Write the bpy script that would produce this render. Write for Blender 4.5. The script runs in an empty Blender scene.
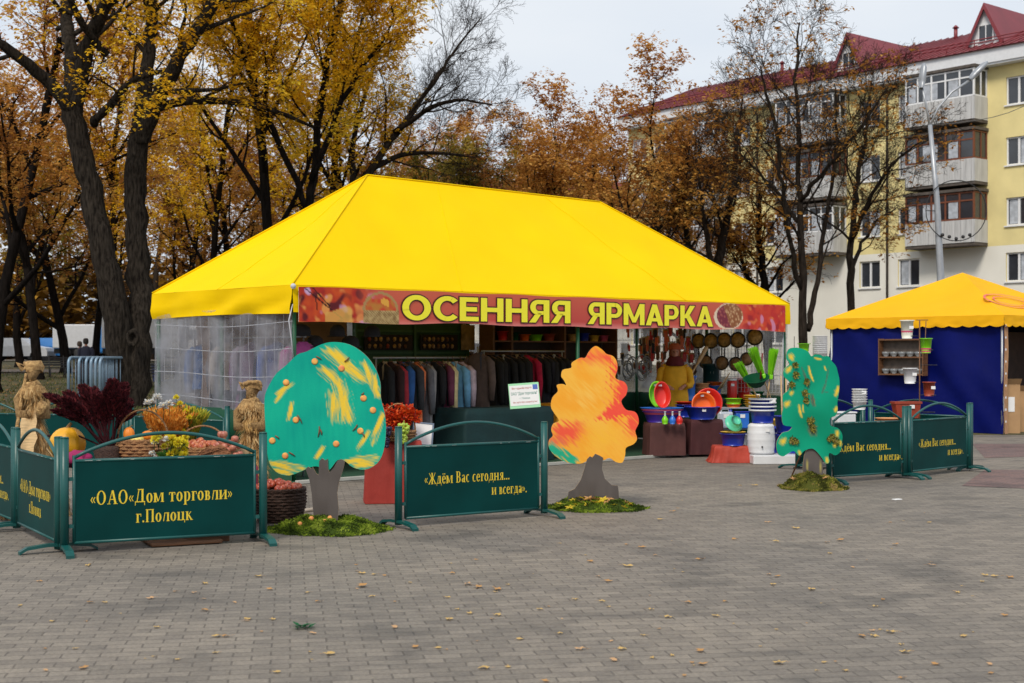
import bpy, bmesh, math, random
from mathutils import Vector, Matrix, noise
from mathutils.geometry import delaunay_2d_cdt
R = math.radians
random.seed(7)
scene = bpy.context.scene
COL = scene.collection

# ------------------------------------------------------------------ camera maths
FOC, HY, EYE = 1400.0, 355.0, 1.6
def P(x, y, D): return Vector(((x-512)/FOC*D, D, EYE+(HY-y)/FOC*D))
def GD(y, z=0): return FOC*(EYE-z)/(y-HY)            # distance of a point of height z seen at row y
def G(x, y, z=0):
    D = GD(y, z); return Vector(((x-512)/FOC*D, D, z))
# main tent frame
TF = Vector((-2.71, 17.36)); TU = Vector((.738, .675)); TV = Vector((-.675, .738)); TANG = math.atan2(.675, .738)
TL, TW = 10.1, 3.5
def TA(x, b):
    r = (x-512)/FOC
    return (r*(TF.y+b*TV.y)-TF.x-b*TV.x)/(TU.x-r*TU.y)
def T(a, b, z=0): return Vector((TF.x+a*TU.x+b*TV.x, TF.y+a*TU.y+b*TV.y, z))
def TW_(x, y, b):                                     # pixel on the plane b -> (a, z, distance)
    a = TA(x, b); D = T(a, b).y
    return a, EYE+(HY-y)/FOC*D, D
def TB(x, a):                                         # pixel column on the plane a -> b
    r = (x-512)/FOC
    return (TF.x+a*TU.x-r*(TF.y+a*TU.y))/(r*TV.y-TV.x)

# ------------------------------------------------------------------ materials
MATS = {}
def nd(nt, t, **kw):
    n = nt.nodes.new(t)
    for k, v in kw.items():
        if hasattr(n, k): setattr(n, k, v)
    return n
def mat(name, col, rough=.6, var=.12, scale=6, bump=0, bscale=40, metal=0, spec=.5, col2=None, trans=0, stretch=None):
    if name in MATS: return MATS[name]
    m = bpy.data.materials.new(name); m.use_nodes = True; MATS[name] = m
    nt = m.node_tree; L = nt.links; b = nt.nodes['Principled BSDF']
    b.inputs['Roughness'].default_value = rough; b.inputs['Metallic'].default_value = metal
    b.inputs['Specular IOR Level'].default_value = spec
    tc = nd(nt, 'ShaderNodeTexCoord'); n = nd(nt, 'ShaderNodeTexNoise')
    n.inputs['Scale'].default_value = scale; n.inputs['Detail'].default_value = 5
    src = tc.outputs['Object']
    if stretch:
        mp = nd(nt, 'ShaderNodeMapping'); mp.inputs['Scale'].default_value = stretch
        L.new(src, mp.inputs['Vector']); src = mp.outputs['Vector']
    L.new(src, n.inputs['Vector'])
    cr = nd(nt, 'ShaderNodeValToRGB')
    c1 = tuple(c*(1-var) for c in col); c2 = col2 or tuple(min(1, c*(1+var)) for c in col)
    cr.color_ramp.elements[0].position = .3; cr.color_ramp.elements[1].position = .7
    cr.color_ramp.elements[0].color = (*c1, 1); cr.color_ramp.elements[1].color = (*c2, 1)
    L.new(n.outputs['Fac'], cr.inputs['Fac']); L.new(cr.outputs['Color'], b.inputs['Base Color'])
    if bump:
        n2 = nd(nt, 'ShaderNodeTexNoise'); n2.inputs['Scale'].default_value = bscale; n2.inputs['Detail'].default_value = 4
        L.new(src, n2.inputs['Vector'])
        bp = nd(nt, 'ShaderNodeBump'); bp.inputs['Strength'].default_value = bump; bp.inputs['Distance'].default_value = .05 if 'bark' in name else .02
        L.new(n2.outputs['Fac'], bp.inputs['Height']); L.new(bp.outputs['Normal'], b.inputs['Normal'])
    if trans:
        out = nt.nodes['Material Output']; t = nd(nt, 'ShaderNodeBsdfTranslucent'); mx = nd(nt, 'ShaderNodeMixShader')
        mx.inputs[0].default_value = trans
        L.new(cr.outputs['Color'], t.inputs['Color']); L.new(b.outputs[0], mx.inputs[1]); L.new(t.outputs[0], mx.inputs[2])
        L.new(mx.outputs[0], out.inputs['Surface'])
    return m
def leafmat(name, cols, trans=.35, rough=.6):
    m = bpy.data.materials.new(name); m.use_nodes = True; nt = m.node_tree; L = nt.links
    b = nt.nodes['Principled BSDF']; b.inputs['Roughness'].default_value = rough; b.inputs['Specular IOR Level'].default_value = .25
    a = nd(nt, 'ShaderNodeAttribute'); a.attribute_name = 'tint'
    cr = nd(nt, 'ShaderNodeValToRGB'); e = cr.color_ramp.elements
    while len(e) < len(cols): e.new(.5)
    for i, c in enumerate(cols):
        e[i].position = i/(len(cols)-1); e[i].color = (*c, 1)
    L.new(a.outputs['Fac'], cr.inputs['Fac']); L.new(cr.outputs['Color'], b.inputs['Base Color'])
    t = nd(nt, 'ShaderNodeBsdfTranslucent'); mx = nd(nt, 'ShaderNodeMixShader'); mx.inputs[0].default_value = trans
    L.new(cr.outputs['Color'], t.inputs['Color']); L.new(b.outputs[0], mx.inputs[1]); L.new(t.outputs[0], mx.inputs[2])
    L.new(mx.outputs[0], nt.nodes['Material Output'].inputs['Surface'])
    return m
def paintmat(name, rough=.5, bump=.25):
    m = bpy.data.materials.new(name); m.use_nodes = True; nt = m.node_tree; L = nt.links
    b = nt.nodes['Principled BSDF']; b.inputs['Roughness'].default_value = rough; b.inputs['Specular IOR Level'].default_value = .15
    a = nd(nt, 'ShaderNodeAttribute'); a.attribute_name = 'paint'
    L.new(a.outputs['Color'], b.inputs['Base Color'])
    tc = nd(nt, 'ShaderNodeTexCoord'); n = nd(nt, 'ShaderNodeTexNoise'); n.inputs['Scale'].default_value = 60
    L.new(tc.outputs['Object'], n.inputs['Vector'])
    bp = nd(nt, 'ShaderNodeBump'); bp.inputs['Strength'].default_value = bump; bp.inputs['Distance'].default_value = .004
    L.new(n.outputs['Fac'], bp.inputs['Height']); L.new(bp.outputs['Normal'], b.inputs['Normal'])
    return m

# ------------------------------------------------------------------ mesh builder
class MB:
    def __init__(s): s.v = []; s.f = []; s.m = []; s.t = None; s.sm = []
    def vt(s, p): s.v.append((p[0], p[1], p[2])); return len(s.v)-1
    def fc(s, idx, m=0, smooth=False): s.f.append(tuple(idx)); s.m.append(m); s.sm.append(smooth)
    def poly(s, pts, m=0): s.fc([s.vt(p) for p in pts], m)
    def box(s, x0, x1, y0, y1, z0, z1, m=0, M=None):
        c = [Vector((x, y, z)) for z in (z0, z1) for y in (y0, y1) for x in (x0, x1)]
        if M: c = [M @ p for p in c]
        i = [s.vt(p) for p in c]
        for q in ((0,2,3,1),(4,5,7,6),(0,1,5,4),(2,6,7,3),(0,4,6,2),(1,3,7,5)): s.fc([i[k] for k in q], m)
    def bbox(s, x0, x1, y0, y1, z0, z1, r=.01, m=0, M=None):   # box with chamfered edges
        bm = bmesh.new(); bmesh.ops.create_cube(bm, size=1)
        for v in bm.verts: v.co = Vector((x0+(v.co.x+.5)*(x1-x0), y0+(v.co.y+.5)*(y1-y0), z0+(v.co.z+.5)*(z1-z0)))
        bmesh.ops.bevel(bm, geom=list(bm.edges), offset=r, segments=2, affect='EDGES', profile=.5)
        s.addbm(bm, m, M)
    def addbm(s, bm, m=0, M=None, smooth=False):
        bm.verts.index_update(); base = len(s.v)
        for v in bm.verts: s.vt(M @ v.co if M else v.co)
        for f in bm.faces: s.fc([base+v.index for v in f.verts], m, smooth)
        bm.free()
    def tube(s, pts, rad, n=8, m=0, cap=True, smooth=True):
        pts = [Vector(p) for p in pts]
        if not isinstance(rad, (list, tuple)): rad = [rad]*len(pts)
        rings = []; prev = None
        for i, p in enumerate(pts):
            d = (pts[min(i+1, len(pts)-1)]-pts[max(i-1, 0)])
            if d.length < 1e-9: d = Vector((0,0,1))
            d.normalize()
            if prev is None:
                a = d.orthogonal().normalized()
            else:
                a = prev-d*prev.dot(d)
                a = a.normalized() if a.length > 1e-6 else d.orthogonal().normalized()
            prev = a; b = d.cross(a)
            rings.append([s.vt(p+(a*math.cos(2*math.pi*k/n)+b*math.sin(2*math.pi*k/n))*rad[i]) for k in range(n)])
        for i in range(len(rings)-1):
            for k in range(n):
                s.fc((rings[i][k], rings[i][(k+1)%n], rings[i+1][(k+1)%n], rings[i+1][k]), m, smooth)
        if cap: s.fc(rings[0][::-1], m); s.fc(rings[-1], m)
    def lathe(s, prof, n=20, m=0, M=None, sx=1, sy=1, smooth=True, jit=0):
        rings = []
        for r, z in prof:
            if r < 1e-6:
                p = Vector((0,0,z)); rings.append([s.vt(M @ p if M else p)])
            else:
                rr = []
                for k in range(n):
                    a = 2*math.pi*k/n; q = r*(1+jit*noise.noise((math.cos(a)*3, math.sin(a)*3, z*6)))
                    p = Vector((q*math.cos(a)*sx, q*math.sin(a)*sy, z)); rr.append(s.vt(M @ p if M else p))
                rings.append(rr)
        for a, b in zip(rings, rings[1:]):
            if len(a) == 1 and len(b) == 1: continue
            for k in range(n):
                if len(a) == 1: s.fc((a[0], b[k], b[(k+1)%n]), m, smooth)
                elif len(b) == 1: s.fc((a[k], a[(k+1)%n], b[0]), m, smooth)
                else: s.fc((a[k], a[(k+1)%n], b[(k+1)%n], b[k]), m, smooth)
    def ball(s, c, r, m=0, n=10, sz=1, jit=0, seed=0):
        c = Vector(c); base = len(s.v)
        pr = [(r*math.sin(math.pi*i/n), -r*sz*math.cos(math.pi*i/n)) for i in range(n+1)]
        pr[0] = (0, pr[0][1]); pr[-1] = (0, pr[-1][1])
        s.lathe(pr, n=max(8, n), m=m)
        for i in range(base, len(s.v)):
            p = Vector(s.v[i])
            if jit: p *= 1+jit*noise.noise(p*(2.0/r)+Vector((seed, 0, 0)))
            s.v[i] = tuple(p+c)
    def kite(s, c, d, n, L, w, m=0, tint=None):
        d = Vector(d).normalized(); n = Vector(n); sd = d.cross(n)
        if sd.length < 1e-5: sd = d.orthogonal()
        sd.normalize(); up = sd.cross(d)
        c = Vector(c)
        i = [s.vt(c), s.vt(c+d*L*.45+sd*w*.5+up*w*.12), s.vt(c+d*L), s.vt(c+d*L*.45-sd*w*.5+up*w*.12)]
        s.fc(i, m)
        if s.t is None: s.t = {}
        s.t[len(s.f)-1] = random.random() if tint is None else tint
    def xform(s, M): s.v = [tuple(M @ Vector(p)) for p in s.v]; return s
    def build(s, name, mats, parent=None, loc=None, rz=0, smooth=None):
        me = bpy.data.meshes.new(name); me.from_pydata(s.v, [], s.f)
        if not isinstance(mats, (list, tuple)): mats = [mats]
        for m in mats: me.materials.append(m)
        me.polygons.foreach_set('material_index', s.m)
        me.polygons.foreach_set('use_smooth', [bool(x) if smooth is None else smooth for x in s.sm])
        if s.t is not None:
            at = me.attributes.new('tint', 'FLOAT', 'FACE'); at.data.foreach_set('value', [s.t.get(i, .5) for i in range(len(s.f))])
        me.update(); o = bpy.data.objects.new(name, me); COL.objects.link(o)
        if parent: o.parent = parent
        if loc is not None: o.location = loc
        o.rotation_euler[2] = rz
        return o
def tag(o, label=None, cat=None, group=None, kind=None):
    if label: o['label'] = label
    if cat: o['category'] = cat
    if group: o['group'] = group
    if kind: o['kind'] = kind
    return o
def thing(name, label, cat, loc=(0,0,0), rz=0, group=None):
    o = bpy.data.objects.new(name, None); COL.objects.link(o); o.location = loc; o.rotation_euler[2] = rz
    o.empty_display_size = .1
    return tag(o, label, cat, group)
def dup(root, loc, rz=0, label=None, sc=None, group=None):
    kids = [c for c in bpy.data.objects if c.parent == root]
    r = root.copy(); COL.objects.link(r); r.location = loc; r.rotation_euler[2] = rz
    if sc: r.scale = sc if isinstance(sc, (tuple, list)) else (sc, sc, sc)
    if label: r['label'] = label
    if group: r['group'] = group
    for c in kids:
        k = c.copy(); COL.objects.link(k); k.parent = r
        for g in [g for g in bpy.data.objects if g.parent == c]:
            h = g.copy(); COL.objects.link(h); h.parent = k
    return r
def frame(p, d, up=(0,0,1)):                                    # matrix whose z axis is d
    z = Vector(d).normalized(); x = Vector(up).cross(z)
    if x.length < 1e-5: x = z.orthogonal()
    x.normalize(); y = z.cross(x)
    M = Matrix((x, y, z)).transposed().to_4x4(); M.translation = Vector(p); return M

# ------------------------------------------------------------------ painted sheets
def painted(outline, step, fn, thick, name, mat_, parent, edge=None, holes=None):
    """flat board (x,z) with a fine grid of painted points; front at y=0 facing -y"""
    n = len(outline); pts = [Vector(p) for p in outline]; edges = [(i, (i+1)%n) for i in range(n)]
    xs = [p[0] for p in outline]; zs = [p[1] for p in outline]
    def inside(x, z):
        c = False; j = n-1
        for i in range(n):
            xi, zi = outline[i]; xj, zj = outline[j]
            if (zi > z) != (zj > z) and x < (xj-xi)*(z-zi)/(zj-zi)+xi: c = not c
            j = i
        return c
    x = min(xs)+step/2
    while x < max(xs):
        z = min(zs)+step/2
        while z < max(zs):
            if inside(x, z): pts.append(Vector((x, z)))
            z += step
        x += step
    v, e, f, *_ = delaunay_2d_cdt(pts, edges, [], 1, 1e-5)
    mb = MB(); nv = len(v)
    for p in v: mb.vt((p[0], 0, p[1]))
    for q in f:
        a, b, c = (v[k] for k in q[:3])
        ar = (b[0]-a[0])*(c[1]-a[1])-(c[0]-a[0])*(b[1]-a[1])
        mb.fc(q if ar > 0 else q[::-1], 0)
    bo = len(mb.v)
    for p in outline: mb.vt((p[0], thick, p[1]))
    fo = len(mb.v)
    for p in outline: mb.vt((p[0], 0, p[1]))
    mb.fc([bo+i for i in range(n)], 1)
    for i in range(n): mb.fc((fo+i, fo+(i+1)%n, bo+(i+1)%n, bo+i), 1)
    o = mb.build(name, [mat_, edge or mat_], parent)
    at = o.data.color_attributes.new('paint', 'FLOAT_COLOR', 'POINT')
    for i in range(len(mb.v)):
        if i < nv: c = fn(v[i][0], v[i][1])
        else: c = fn(mb.v[i][0], mb.v[i][2])
        at.data[i].color = (c[0], c[1], c[2], 1)
    return o
def mix(a, b, t):
    t = max(0, min(1, t)); return tuple(a[i]*(1-t)+b[i]*t for i in range(3))
def nz(x, y, s=1, o=0): return noise.noise((x*s+o, y*s-o, o*.37))
def segd(x, y, a, b):
    dx, dy = b[0]-a[0], b[1]-a[1]; L = dx*dx+dy*dy
    t = max(0, min(1, ((x-a[0])*dx+(y-a[1])*dy)/L)); return math.hypot(x-a[0]-t*dx, y-a[1]-t*dy), t
def smooth_outline(pts, k=3):
    out = []; n = len(pts)
    for i in range(n):
        p0, p1, p2, p3 = pts[i-1], pts[i], pts[(i+1)%n], pts[(i+2)%n]
        for j in range(k):
            t = j/k
            out.append(tuple(.5*((2*p1[c])+(-p0[c]+p2[c])*t+(2*p0[c]-5*p1[c]+4*p2[c]-p3[c])*t*t+(-p0[c]+3*p1[c]-3*p2[c]+p3[c])*t**3) for c in (0,1)))
    return out

# ------------------------------------------------------------------ serif letters (drawn from strokes)
def glyph_pieces(ch):
    X = .68; W = .15; t = .06
    pc = []
    def Q(*p): pc.append(list(p))
    def H(x0, x1, y, h=t): Q((x0, y-h/2), (x1, y-h/2), (x1, y+h/2), (x0, y+h/2))
    def Ln(x0, y0, x1, y1, w):
        Q((x0-w/2, y0), (x0+w/2, y0), (x1+w/2, y1), (x1-w/2, y1))
    def S(x, y0, y1, top=True, bot=True):
        Q((x-W/2, y0), (x+W/2, y0), (x+W/2, y1), (x-W/2, y1))
        if bot: H(x-.14, x+.14, y0+.02, .045)
        if top: H(x-.14, x+.10, y1-.02, .045)
    def O(cx, cy, rx, ry, a0=0, a1=360, wx=.15, wy=.06):
        n = max(6, int(abs(a1-a0)/20))
        for i in range(n):
            q = []
            for a, s_ in ((a0+(a1-a0)*i/n, 0), (a0+(a1-a0)*(i+1)/n, 0), (a0+(a1-a0)*(i+1)/n, 1), (a0+(a1-a0)*i/n, 1)):
                q.append((cx+(rx-s_*wx)*math.cos(R(a)), cy+(ry-s_*wy)*math.sin(R(a))))
            pc.append(q)
    adv = .6
    if ch == 'О': O(.38,.5,.36,.52); adv = .82
    elif ch == 'А': Ln(.12,0,.4,1,.06); Ln(.66,0,.42,1,.16); H(.2,.58,.34); H(0,.26,.02,.045); H(.5,.82,.02,.045); adv = .84
    elif ch == 'Д': Ln(.2,.08,.36,1,.07); S(.64,.08,1,True,False); H(.26,.72,.98); H(.03,.84,.08,.07); Ln(.06,-.18,.06,.08,.05); Ln(.81,-.18,.81,.08,.05); adv = .9
    elif ch == 'о': O(.27,.34,.25,.36); adv = .57
    elif ch == 'м': S(.13,0,X); S(.72,0,X); Ln(.36,.05,.17,X,.1); Ln(.36,.05,.64,X,.05); adv = .88
    elif ch == 'т': S(.28,0,X,False); H(.04,.52,.65); Ln(.05,.48,.05,.65,.05); Ln(.51,.48,.51,.65,.05); adv = .58
    elif ch == 'р': S(.15,-.28,X); O(.33,.34,.23,.36,-110,110); adv = .61
    elif ch == 'г': S(.16,0,X); H(.1,.44,.65); Ln(.43,.46,.43,.65,.05); adv = .48
    elif ch == 'в': S(.15,0,X); O(.27,.5,.16,.19,-90,90,.12); O(.27,.18,.2,.2,-90,90,.13); H(.15,.3,.34); H(.15,.28,.65); H(.15,.28,.03); adv = .53
    elif ch == 'л': Ln(.1,0,.22,X,.07); S(.48,0,X); H(.16,.5,.65); adv = .63
    elif ch == 'и': S(.14,0,X); S(.55,0,X); Ln(.2,.1,.5,.58,.06); adv = .7
    elif ch == 'П': S(.17,0,1); S(.63,0,1); H(.2,.6,.97); adv = .82
    elif ch == 'ц': S(.14,.03,X); S(.5,.03,X); H(.1,.66,.03); Ln(.65,-.18,.65,.03,.05); adv = .7
    elif ch == 'к': S(.14,0,X); Ln(.2,.34,.46,X,.07); Ln(.52,0,.26,.4,.14); H(.4,.62,.02,.045); adv = .6
    elif ch == 'Ж': S(.5,0,1); Ln(.42,.5,.12,1,.07); Ln(.58,.5,.88,1,.07); Ln(.08,0,.42,.52,.12); Ln(.92,0,.58,.52,.12); H(0,.2,.02,.045); H(.8,1,.02,.045); adv = 1.02
    elif ch in 'её': 
        O(.26,.34,.24,.36,5,325,.14); H(.1,.48,.38)
        if ch == 'ё': Q((.1,.8),(.2,.8),(.2,.9),(.1,.9)); Q((.32,.8),(.42,.8),(.42,.9),(.32,.9))
        adv = .53
    elif ch == 'В': S(.17,0,1); O(.36,.75,.22,.25,-90,90,.14); O(.36,.27,.27,.28,-90,90,.15); H(.2,.4,.51); H(.2,.4,.97); H(.2,.4,.03); adv = .72
    elif ch == 'а': O(.2,.18,.17,.19,0,360,.12); Q((.3,0),(.44,0),(.44,.52),(.3,.52)); O(.24,.48,.19,.2,0,160,.1); H(.4,.52,.02,.04); adv = .53
    elif ch == 'с': O(.27,.34,.25,.36,50,310,.15); adv = .5
    elif ch == 'д': Ln(.16,.06,.26,X,.06); S(.46,.06,X,True,False); H(.2,.5,.65); H(.02,.62,.05,.06); Ln(.04,-.18,.04,.05,.05); Ln(.6,-.18,.6,.05,.05); adv = .66
    elif ch == 'н': S(.14,0,X); S(.54,0,X); H(.2,.5,.35); adv = .69
    elif ch == 'я': S(.44,0,X); O(.32,.5,.2,.19,90,270,.13); Ln(.1,0,.34,.34,.1); H(.3,.44,.33); H(.3,.44,.66); adv = .6
    elif ch == '«':
        for x in (0, .18): Ln(x+.16,.56,x+.03,.35,.07); Ln(x+.16,.14,x+.03,.35,.07)
        adv = .42
    elif ch == '»':
        for x in (0, .18): Ln(x+.03,.56,x+.16,.35,.07); Ln(x+.03,.14,x+.16,.35,.07)
        adv = .42
    elif ch == '.': Q((.05,0),(.19,0),(.19,.14),(.05,.14)); adv = .25
    elif ch == '"': Ln(.08,.75,.08,1,.06); Ln(.2,.75,.2,1,.06); adv = .3
    elif ch == ' ': adv = .3
    return pc, adv
def serif_text(mb, text, cx, cz, width, cap, y=0, align='c', m=0):
    pieces = []; x = 0
    for ch in text:
        pc, adv = glyph_pieces(ch)
        for q in pc: pieces.append([(p[0]+x, p[1]) for p in q])
        x += adv+.03
    sx = width/x; x0 = cx-width/2 if align == 'c' else cx-width
    for i, q in enumerate(pieces):
        yy = y-.0003*(i % 12)
        pts = [(x0+p[0]*sx, yy, cz-cap/2+p[1]*cap) for p in q]
        ar = sum(pts[k][0]*pts[(k+1)%len(pts)][2]-pts[(k+1)%len(pts)][0]*pts[k][2] for k in range(len(pts)))
        mb.poly(pts if ar > 0 else pts[::-1], m)
def bold_pieces(ch):
    pc = []; W = .235
    def Q(*p): pc.append(list(p))
    def V(x, y0=0, y1=1, w=W): Q((x,y0),(x+w,y0),(x+w,y1),(x,y1))
    def H(x0, x1, y, h=.185): Q((x0,y-h/2),(x1,y-h/2),(x1,y+h/2),(x0,y+h/2))
    def O(cx, cy, rx, ry, a0, a1, wx=W, wy=.19, n=None):
        n = n or max(6, int(abs(a1-a0)/12))
        for i in range(n):
            t0, t1 = R(a0+(a1-a0)*i/n), R(a0+(a1-a0)*(i+1)/n)
            Q((cx+rx*math.cos(t0),cy+ry*math.sin(t0)),(cx+rx*math.cos(t1),cy+ry*math.sin(t1)),(cx+(rx-wx)*math.cos(t1),cy+(ry-wy)*math.sin(t1)),(cx+(rx-wx)*math.cos(t0),cy+(ry-wy)*math.sin(t0)))
    if ch == 'О': O(.5,.5,.5,.52,0,360); a = 1.0
    elif ch == 'С': O(.5,.5,.5,.52,42,318); a = .86
    elif ch == 'Е': V(0); H(.1,.68,.908); H(.1,.64,.5); H(.1,.7,.092); a = .7
    elif ch == 'Н': V(0); V(.62); H(.1,.7,.5); a = .86
    elif ch == 'Я':
        V(.56); H(.35,.6,.908,.185); H(.35,.6,.43,.16); O(.35,.67,.33,.33,90,270,.22,.175)
        Q((-.02,0),(.25,0),(.5,.42),(.26,.42)); a = .8
    elif ch == 'Р': V(0); H(.2,.45,.908,.185); H(.2,.45,.40,.17); O(.42,.655,.34,.345,-90,90,.22,.175); a = .76
    elif ch == 'М': V(0); V(.82); Q((.0,1),(.25,1),(.62,.12),(.44,.12)); Q((.81,1),(1.055,1),(.61,.12),(.43,.12)); a = 1.055
    elif ch == 'А': Q((-.02,0),(.24,0),(.55,1),(.32,1)); Q((.89,0),(.63,0),(.32,1),(.55,1)); H(.2,.7,.27,.16); a = .87
    elif ch == 'К': V(0); Q((.18,.42),(.38,.36),(.8,1),(.52,1)); Q((.24,.55),(.46,.62),(.86,0),(.56,0)); a = .84
    else: a = .3
    return pc, a
def bold_text(text, x0, x1, z0, z1, y, grow, name, mat_, parent):
    x = 0; pcs = []
    for ch in text:
        pc, a = bold_pieces(ch)
        for q in pc: pcs.append([(p[0]+x, p[1]) for p in q])
        x += a+.085
    x -= .085; sx = (x1-x0)/x; sz = z1-z0; mb = MB()
    for i, q in enumerate(pcs):
        pts = [Vector((x0+p[0]*sx, z0+p[1]*sz)) for p in q]
        ar = sum(pts[k].x*pts[(k+1)%4].y-pts[(k+1)%4].x*pts[k].y for k in range(4))
        if ar < 0: pts = pts[::-1]
        if grow:
            new = []
            for k in range(4):
                e1 = (pts[k]-pts[k-1]).normalized(); e2 = (pts[(k+1)%4]-pts[k]).normalized()
                n = Vector((e1.y,-e1.x))+Vector((e2.y,-e2.x)); n = n/max(.35, n.length_squared/2) if n.length > .2 else n
                new.append(pts[k]+n*grow)
            pts = new
        yy = y-.00025*(i % 16); mb.poly([(p.x, yy, p.y) for p in pts])
    return mb.build(name, mat_, parent)
def font_text(text, x0, x1, z0, z1, y, bold, name, mat_, parent, depth=.002, grow=0):
    cu = bpy.data.curves.new(name, 'FONT'); cu.body = text; cu.size = 1; cu.offset = bold; cu.extrude = 0; cu.resolution_u = 4
    cu.space_character = 1.0+bold*1.6
    o = bpy.data.objects.new('tmp', cu); COL.objects.link(o)
    dg = bpy.context.evaluated_depsgraph_get(); me = bpy.data.meshes.new_from_object(o.evaluated_get(dg))
    bpy.data.objects.remove(o)
    xs = [v.co.x for v in me.vertices]; ys = [v.co.y for v in me.vertices]
    a, b, c, d = min(xs), max(xs), min(ys), max(ys)
    x0 -= grow; x1 += grow; z0 -= grow; z1 += grow
    for v in me.vertices: v.co = Vector((x0+(v.co.x-a)/(b-a)*(x1-x0), y, z0+(v.co.y-c)/(d-c)*(z1-z0)))
    me.name = name; me.materials.clear(); me.materials.append(mat_)
    ob = bpy.data.objects.new(name, me); COL.objects.link(ob)
    if parent: ob.parent = parent
    return ob

# common materials
M_green = mat('barrier_green_paint', (.004, .075, .07), .38, .15, 4, bump=.05)
M_panel = mat('barrier_panel', (.001, .038, .036), .5, .2, 2, spec=.1)
M_letter = mat('yellow_lettering', (.75, .55, .03), .5, .05)
M_white = mat('white_plastic', (.72, .73, .75), .35, .05)
M_tag = mat('white_paper', (.8, .8, .8), .7, .03)
M_blue = mat('blue_plastic', (.01, .03, .33), .3, .1)
M_lblue = mat('light_blue_plastic', (.03, .16, .6), .3, .1)
M_red = mat('red_plastic', (.62, .02, .012), .32, .1)
M_orange = mat('orange_plastic', (.8, .13, .01), .3, .1)
M_lime = mat('lime_plastic', (.2, .6, .01), .35, .1)
M_mint = mat('mint_plastic', (.1, .6, .38), .35, .08)
M_dgreen = mat('dark_green_plastic', (.001, .05, .02), .65, .1, spec=.1)
M_peach = mat('peach_clay', (.62, .3, .13), .7, .08)
M_terra = mat('terracotta_plastic', (.3, .045, .02), .5, .1)
M_yel = mat('yellow_plastic', (.7, .42, .04), .4, .08)
M_pink = mat('pink_plastic', (.6, .08, .16), .35, .08)
M_wood = mat('pale_wood', (.5, .33, .17), .6, .2, 8, stretch=(12, 12, 1))
M_dwood = mat('brown_wood', (.16, .07, .03), .6, .25, 6, stretch=(1, 8, 8), bump=.2)
M_iron = mat('black_iron', (.012, .012, .014), .5, .2, 8)
M_steel = mat('grey_steel', (.35, .37, .4), .4, .12, 5, metal=.4)
M_wicker = mat('wicker', (.3, .15, .06), .75, .45, 30, bump=.9, bscale=90)
M_dwicker = mat('dark_wicker', (.045, .02, .012), .7, .4, 40, bump=.9, bscale=90)
M_straw = mat('straw', (.40, .2, .065), .85, .5, 30, bump=1, bscale=90, col2=(.66,.42,.17))
M_burlap = mat('burlap', (.42, .24, .1), .9, .3, 16, bump=1, bscale=120, col2=(.64,.42,.2))
M_skin = mat('skin', (.45, .2, .13), .5, .08)
M_black = mat('black_cloth', (.012, .011, .014), .9, .2)
M_bark = mat('bark', (.022, .017, .014), .95, .7, 5, bump=1, bscale=14, stretch=(4, 4, .7), spec=.08, col2=(.055,.045,.036))
M_barkd = mat('dark_bark', (.012, .0095, .0085), .95, .6, 4, bump=1, bscale=12, stretch=(4, 4, .7), spec=.06)
exec_parts = []
# ================================================================== camera, sky, sun
cam = bpy.data.cameras.new('camera'); co = bpy.data.objects.new('camera', cam); COL.objects.link(co)
co.location = (0, 0, EYE); co.rotation_euler = (R(90), 0, 0)
cam.sensor_width = 36; cam.lens = FOC/1024*36; cam.shift_y = (HY-341.5)/1024; cam.clip_end = 3000; cam.clip_start = .1
cam.dof.use_dof = True; cam.dof.focus_distance = 15; cam.dof.aperture_fstop = 4.0
scene.camera = co
w = bpy.data.worlds.new('World'); scene.world = w; w.use_nodes = True; nt = w.node_tree; L = nt.links
SUN_EL, SUN_AZ = R(48), R(200)
bgn = nt.nodes['Background']; sky = nd(nt, 'ShaderNodeTexSky'); sky.sky_type = 'NISHITA'; sky.sun_disc = False
sky.sun_elevation = SUN_EL; sky.sun_rotation = SUN_AZ; sky.dust_density = 3; sky.air_density = 1
tc = nd(nt, 'ShaderNodeTexCoord'); n1 = nd(nt, 'ShaderNodeTexNoise'); mp = nd(nt, 'ShaderNodeMapping')
mp.inputs['Scale'].default_value = (1, 1, 3.0); n1.inputs['Scale'].default_value = 2.2; n1.inputs['Detail'].default_value = 6; n1.inputs['Roughness'].default_value = .45
L.new(tc.outputs['Generated'], mp.inputs['Vector']); L.new(mp.outputs['Vector'], n1.inputs['Vector'])
cr = nd(nt, 'ShaderNodeValToRGB'); cr.color_ramp.elements[0].position = .32; cr.color_ramp.elements[1].position = .68
cr.color_ramp.elements[0].color = (6.9, 7.8, 9.0, 1); cr.color_ramp.elements[1].color = (9.4, 9.7, 10.0, 1)   # pale cloud sheet
L.new(n1.outputs['Fac'], cr.inputs['Fac'])
mx = nd(nt, 'ShaderNodeMixRGB'); mx.inputs['Fac'].default_value = .88
L.new(sky.outputs['Color'], mx.inputs['Color1']); L.new(cr.outputs['Color'], mx.inputs['Color2'])
L.new(mx.outputs['Color'], bgn.inputs['Color']); bgn.inputs['Strength'].default_value = .093
sl = bpy.data.lights.new('sun', 'SUN'); so = bpy.data.objects.new('sun', sl); COL.objects.link(so)
sl.energy = 2.3; sl.angle = R(16); sl.color = (1, .92, .8)
sd = Vector((math.sin(SUN_AZ)*math.cos(SUN_EL), math.cos(SUN_AZ)*math.cos(SUN_EL), math.sin(SUN_EL)))
so.rotation_euler = sd.to_track_quat('Z', 'Y').to_euler(); so.location = (0, 0, 40)
scene.view_settings.view_transform = 'Standard'; scene.view_settings.look = 'None'; scene.view_settings.exposure = .12; scene.view_settings.gamma = 1
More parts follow.
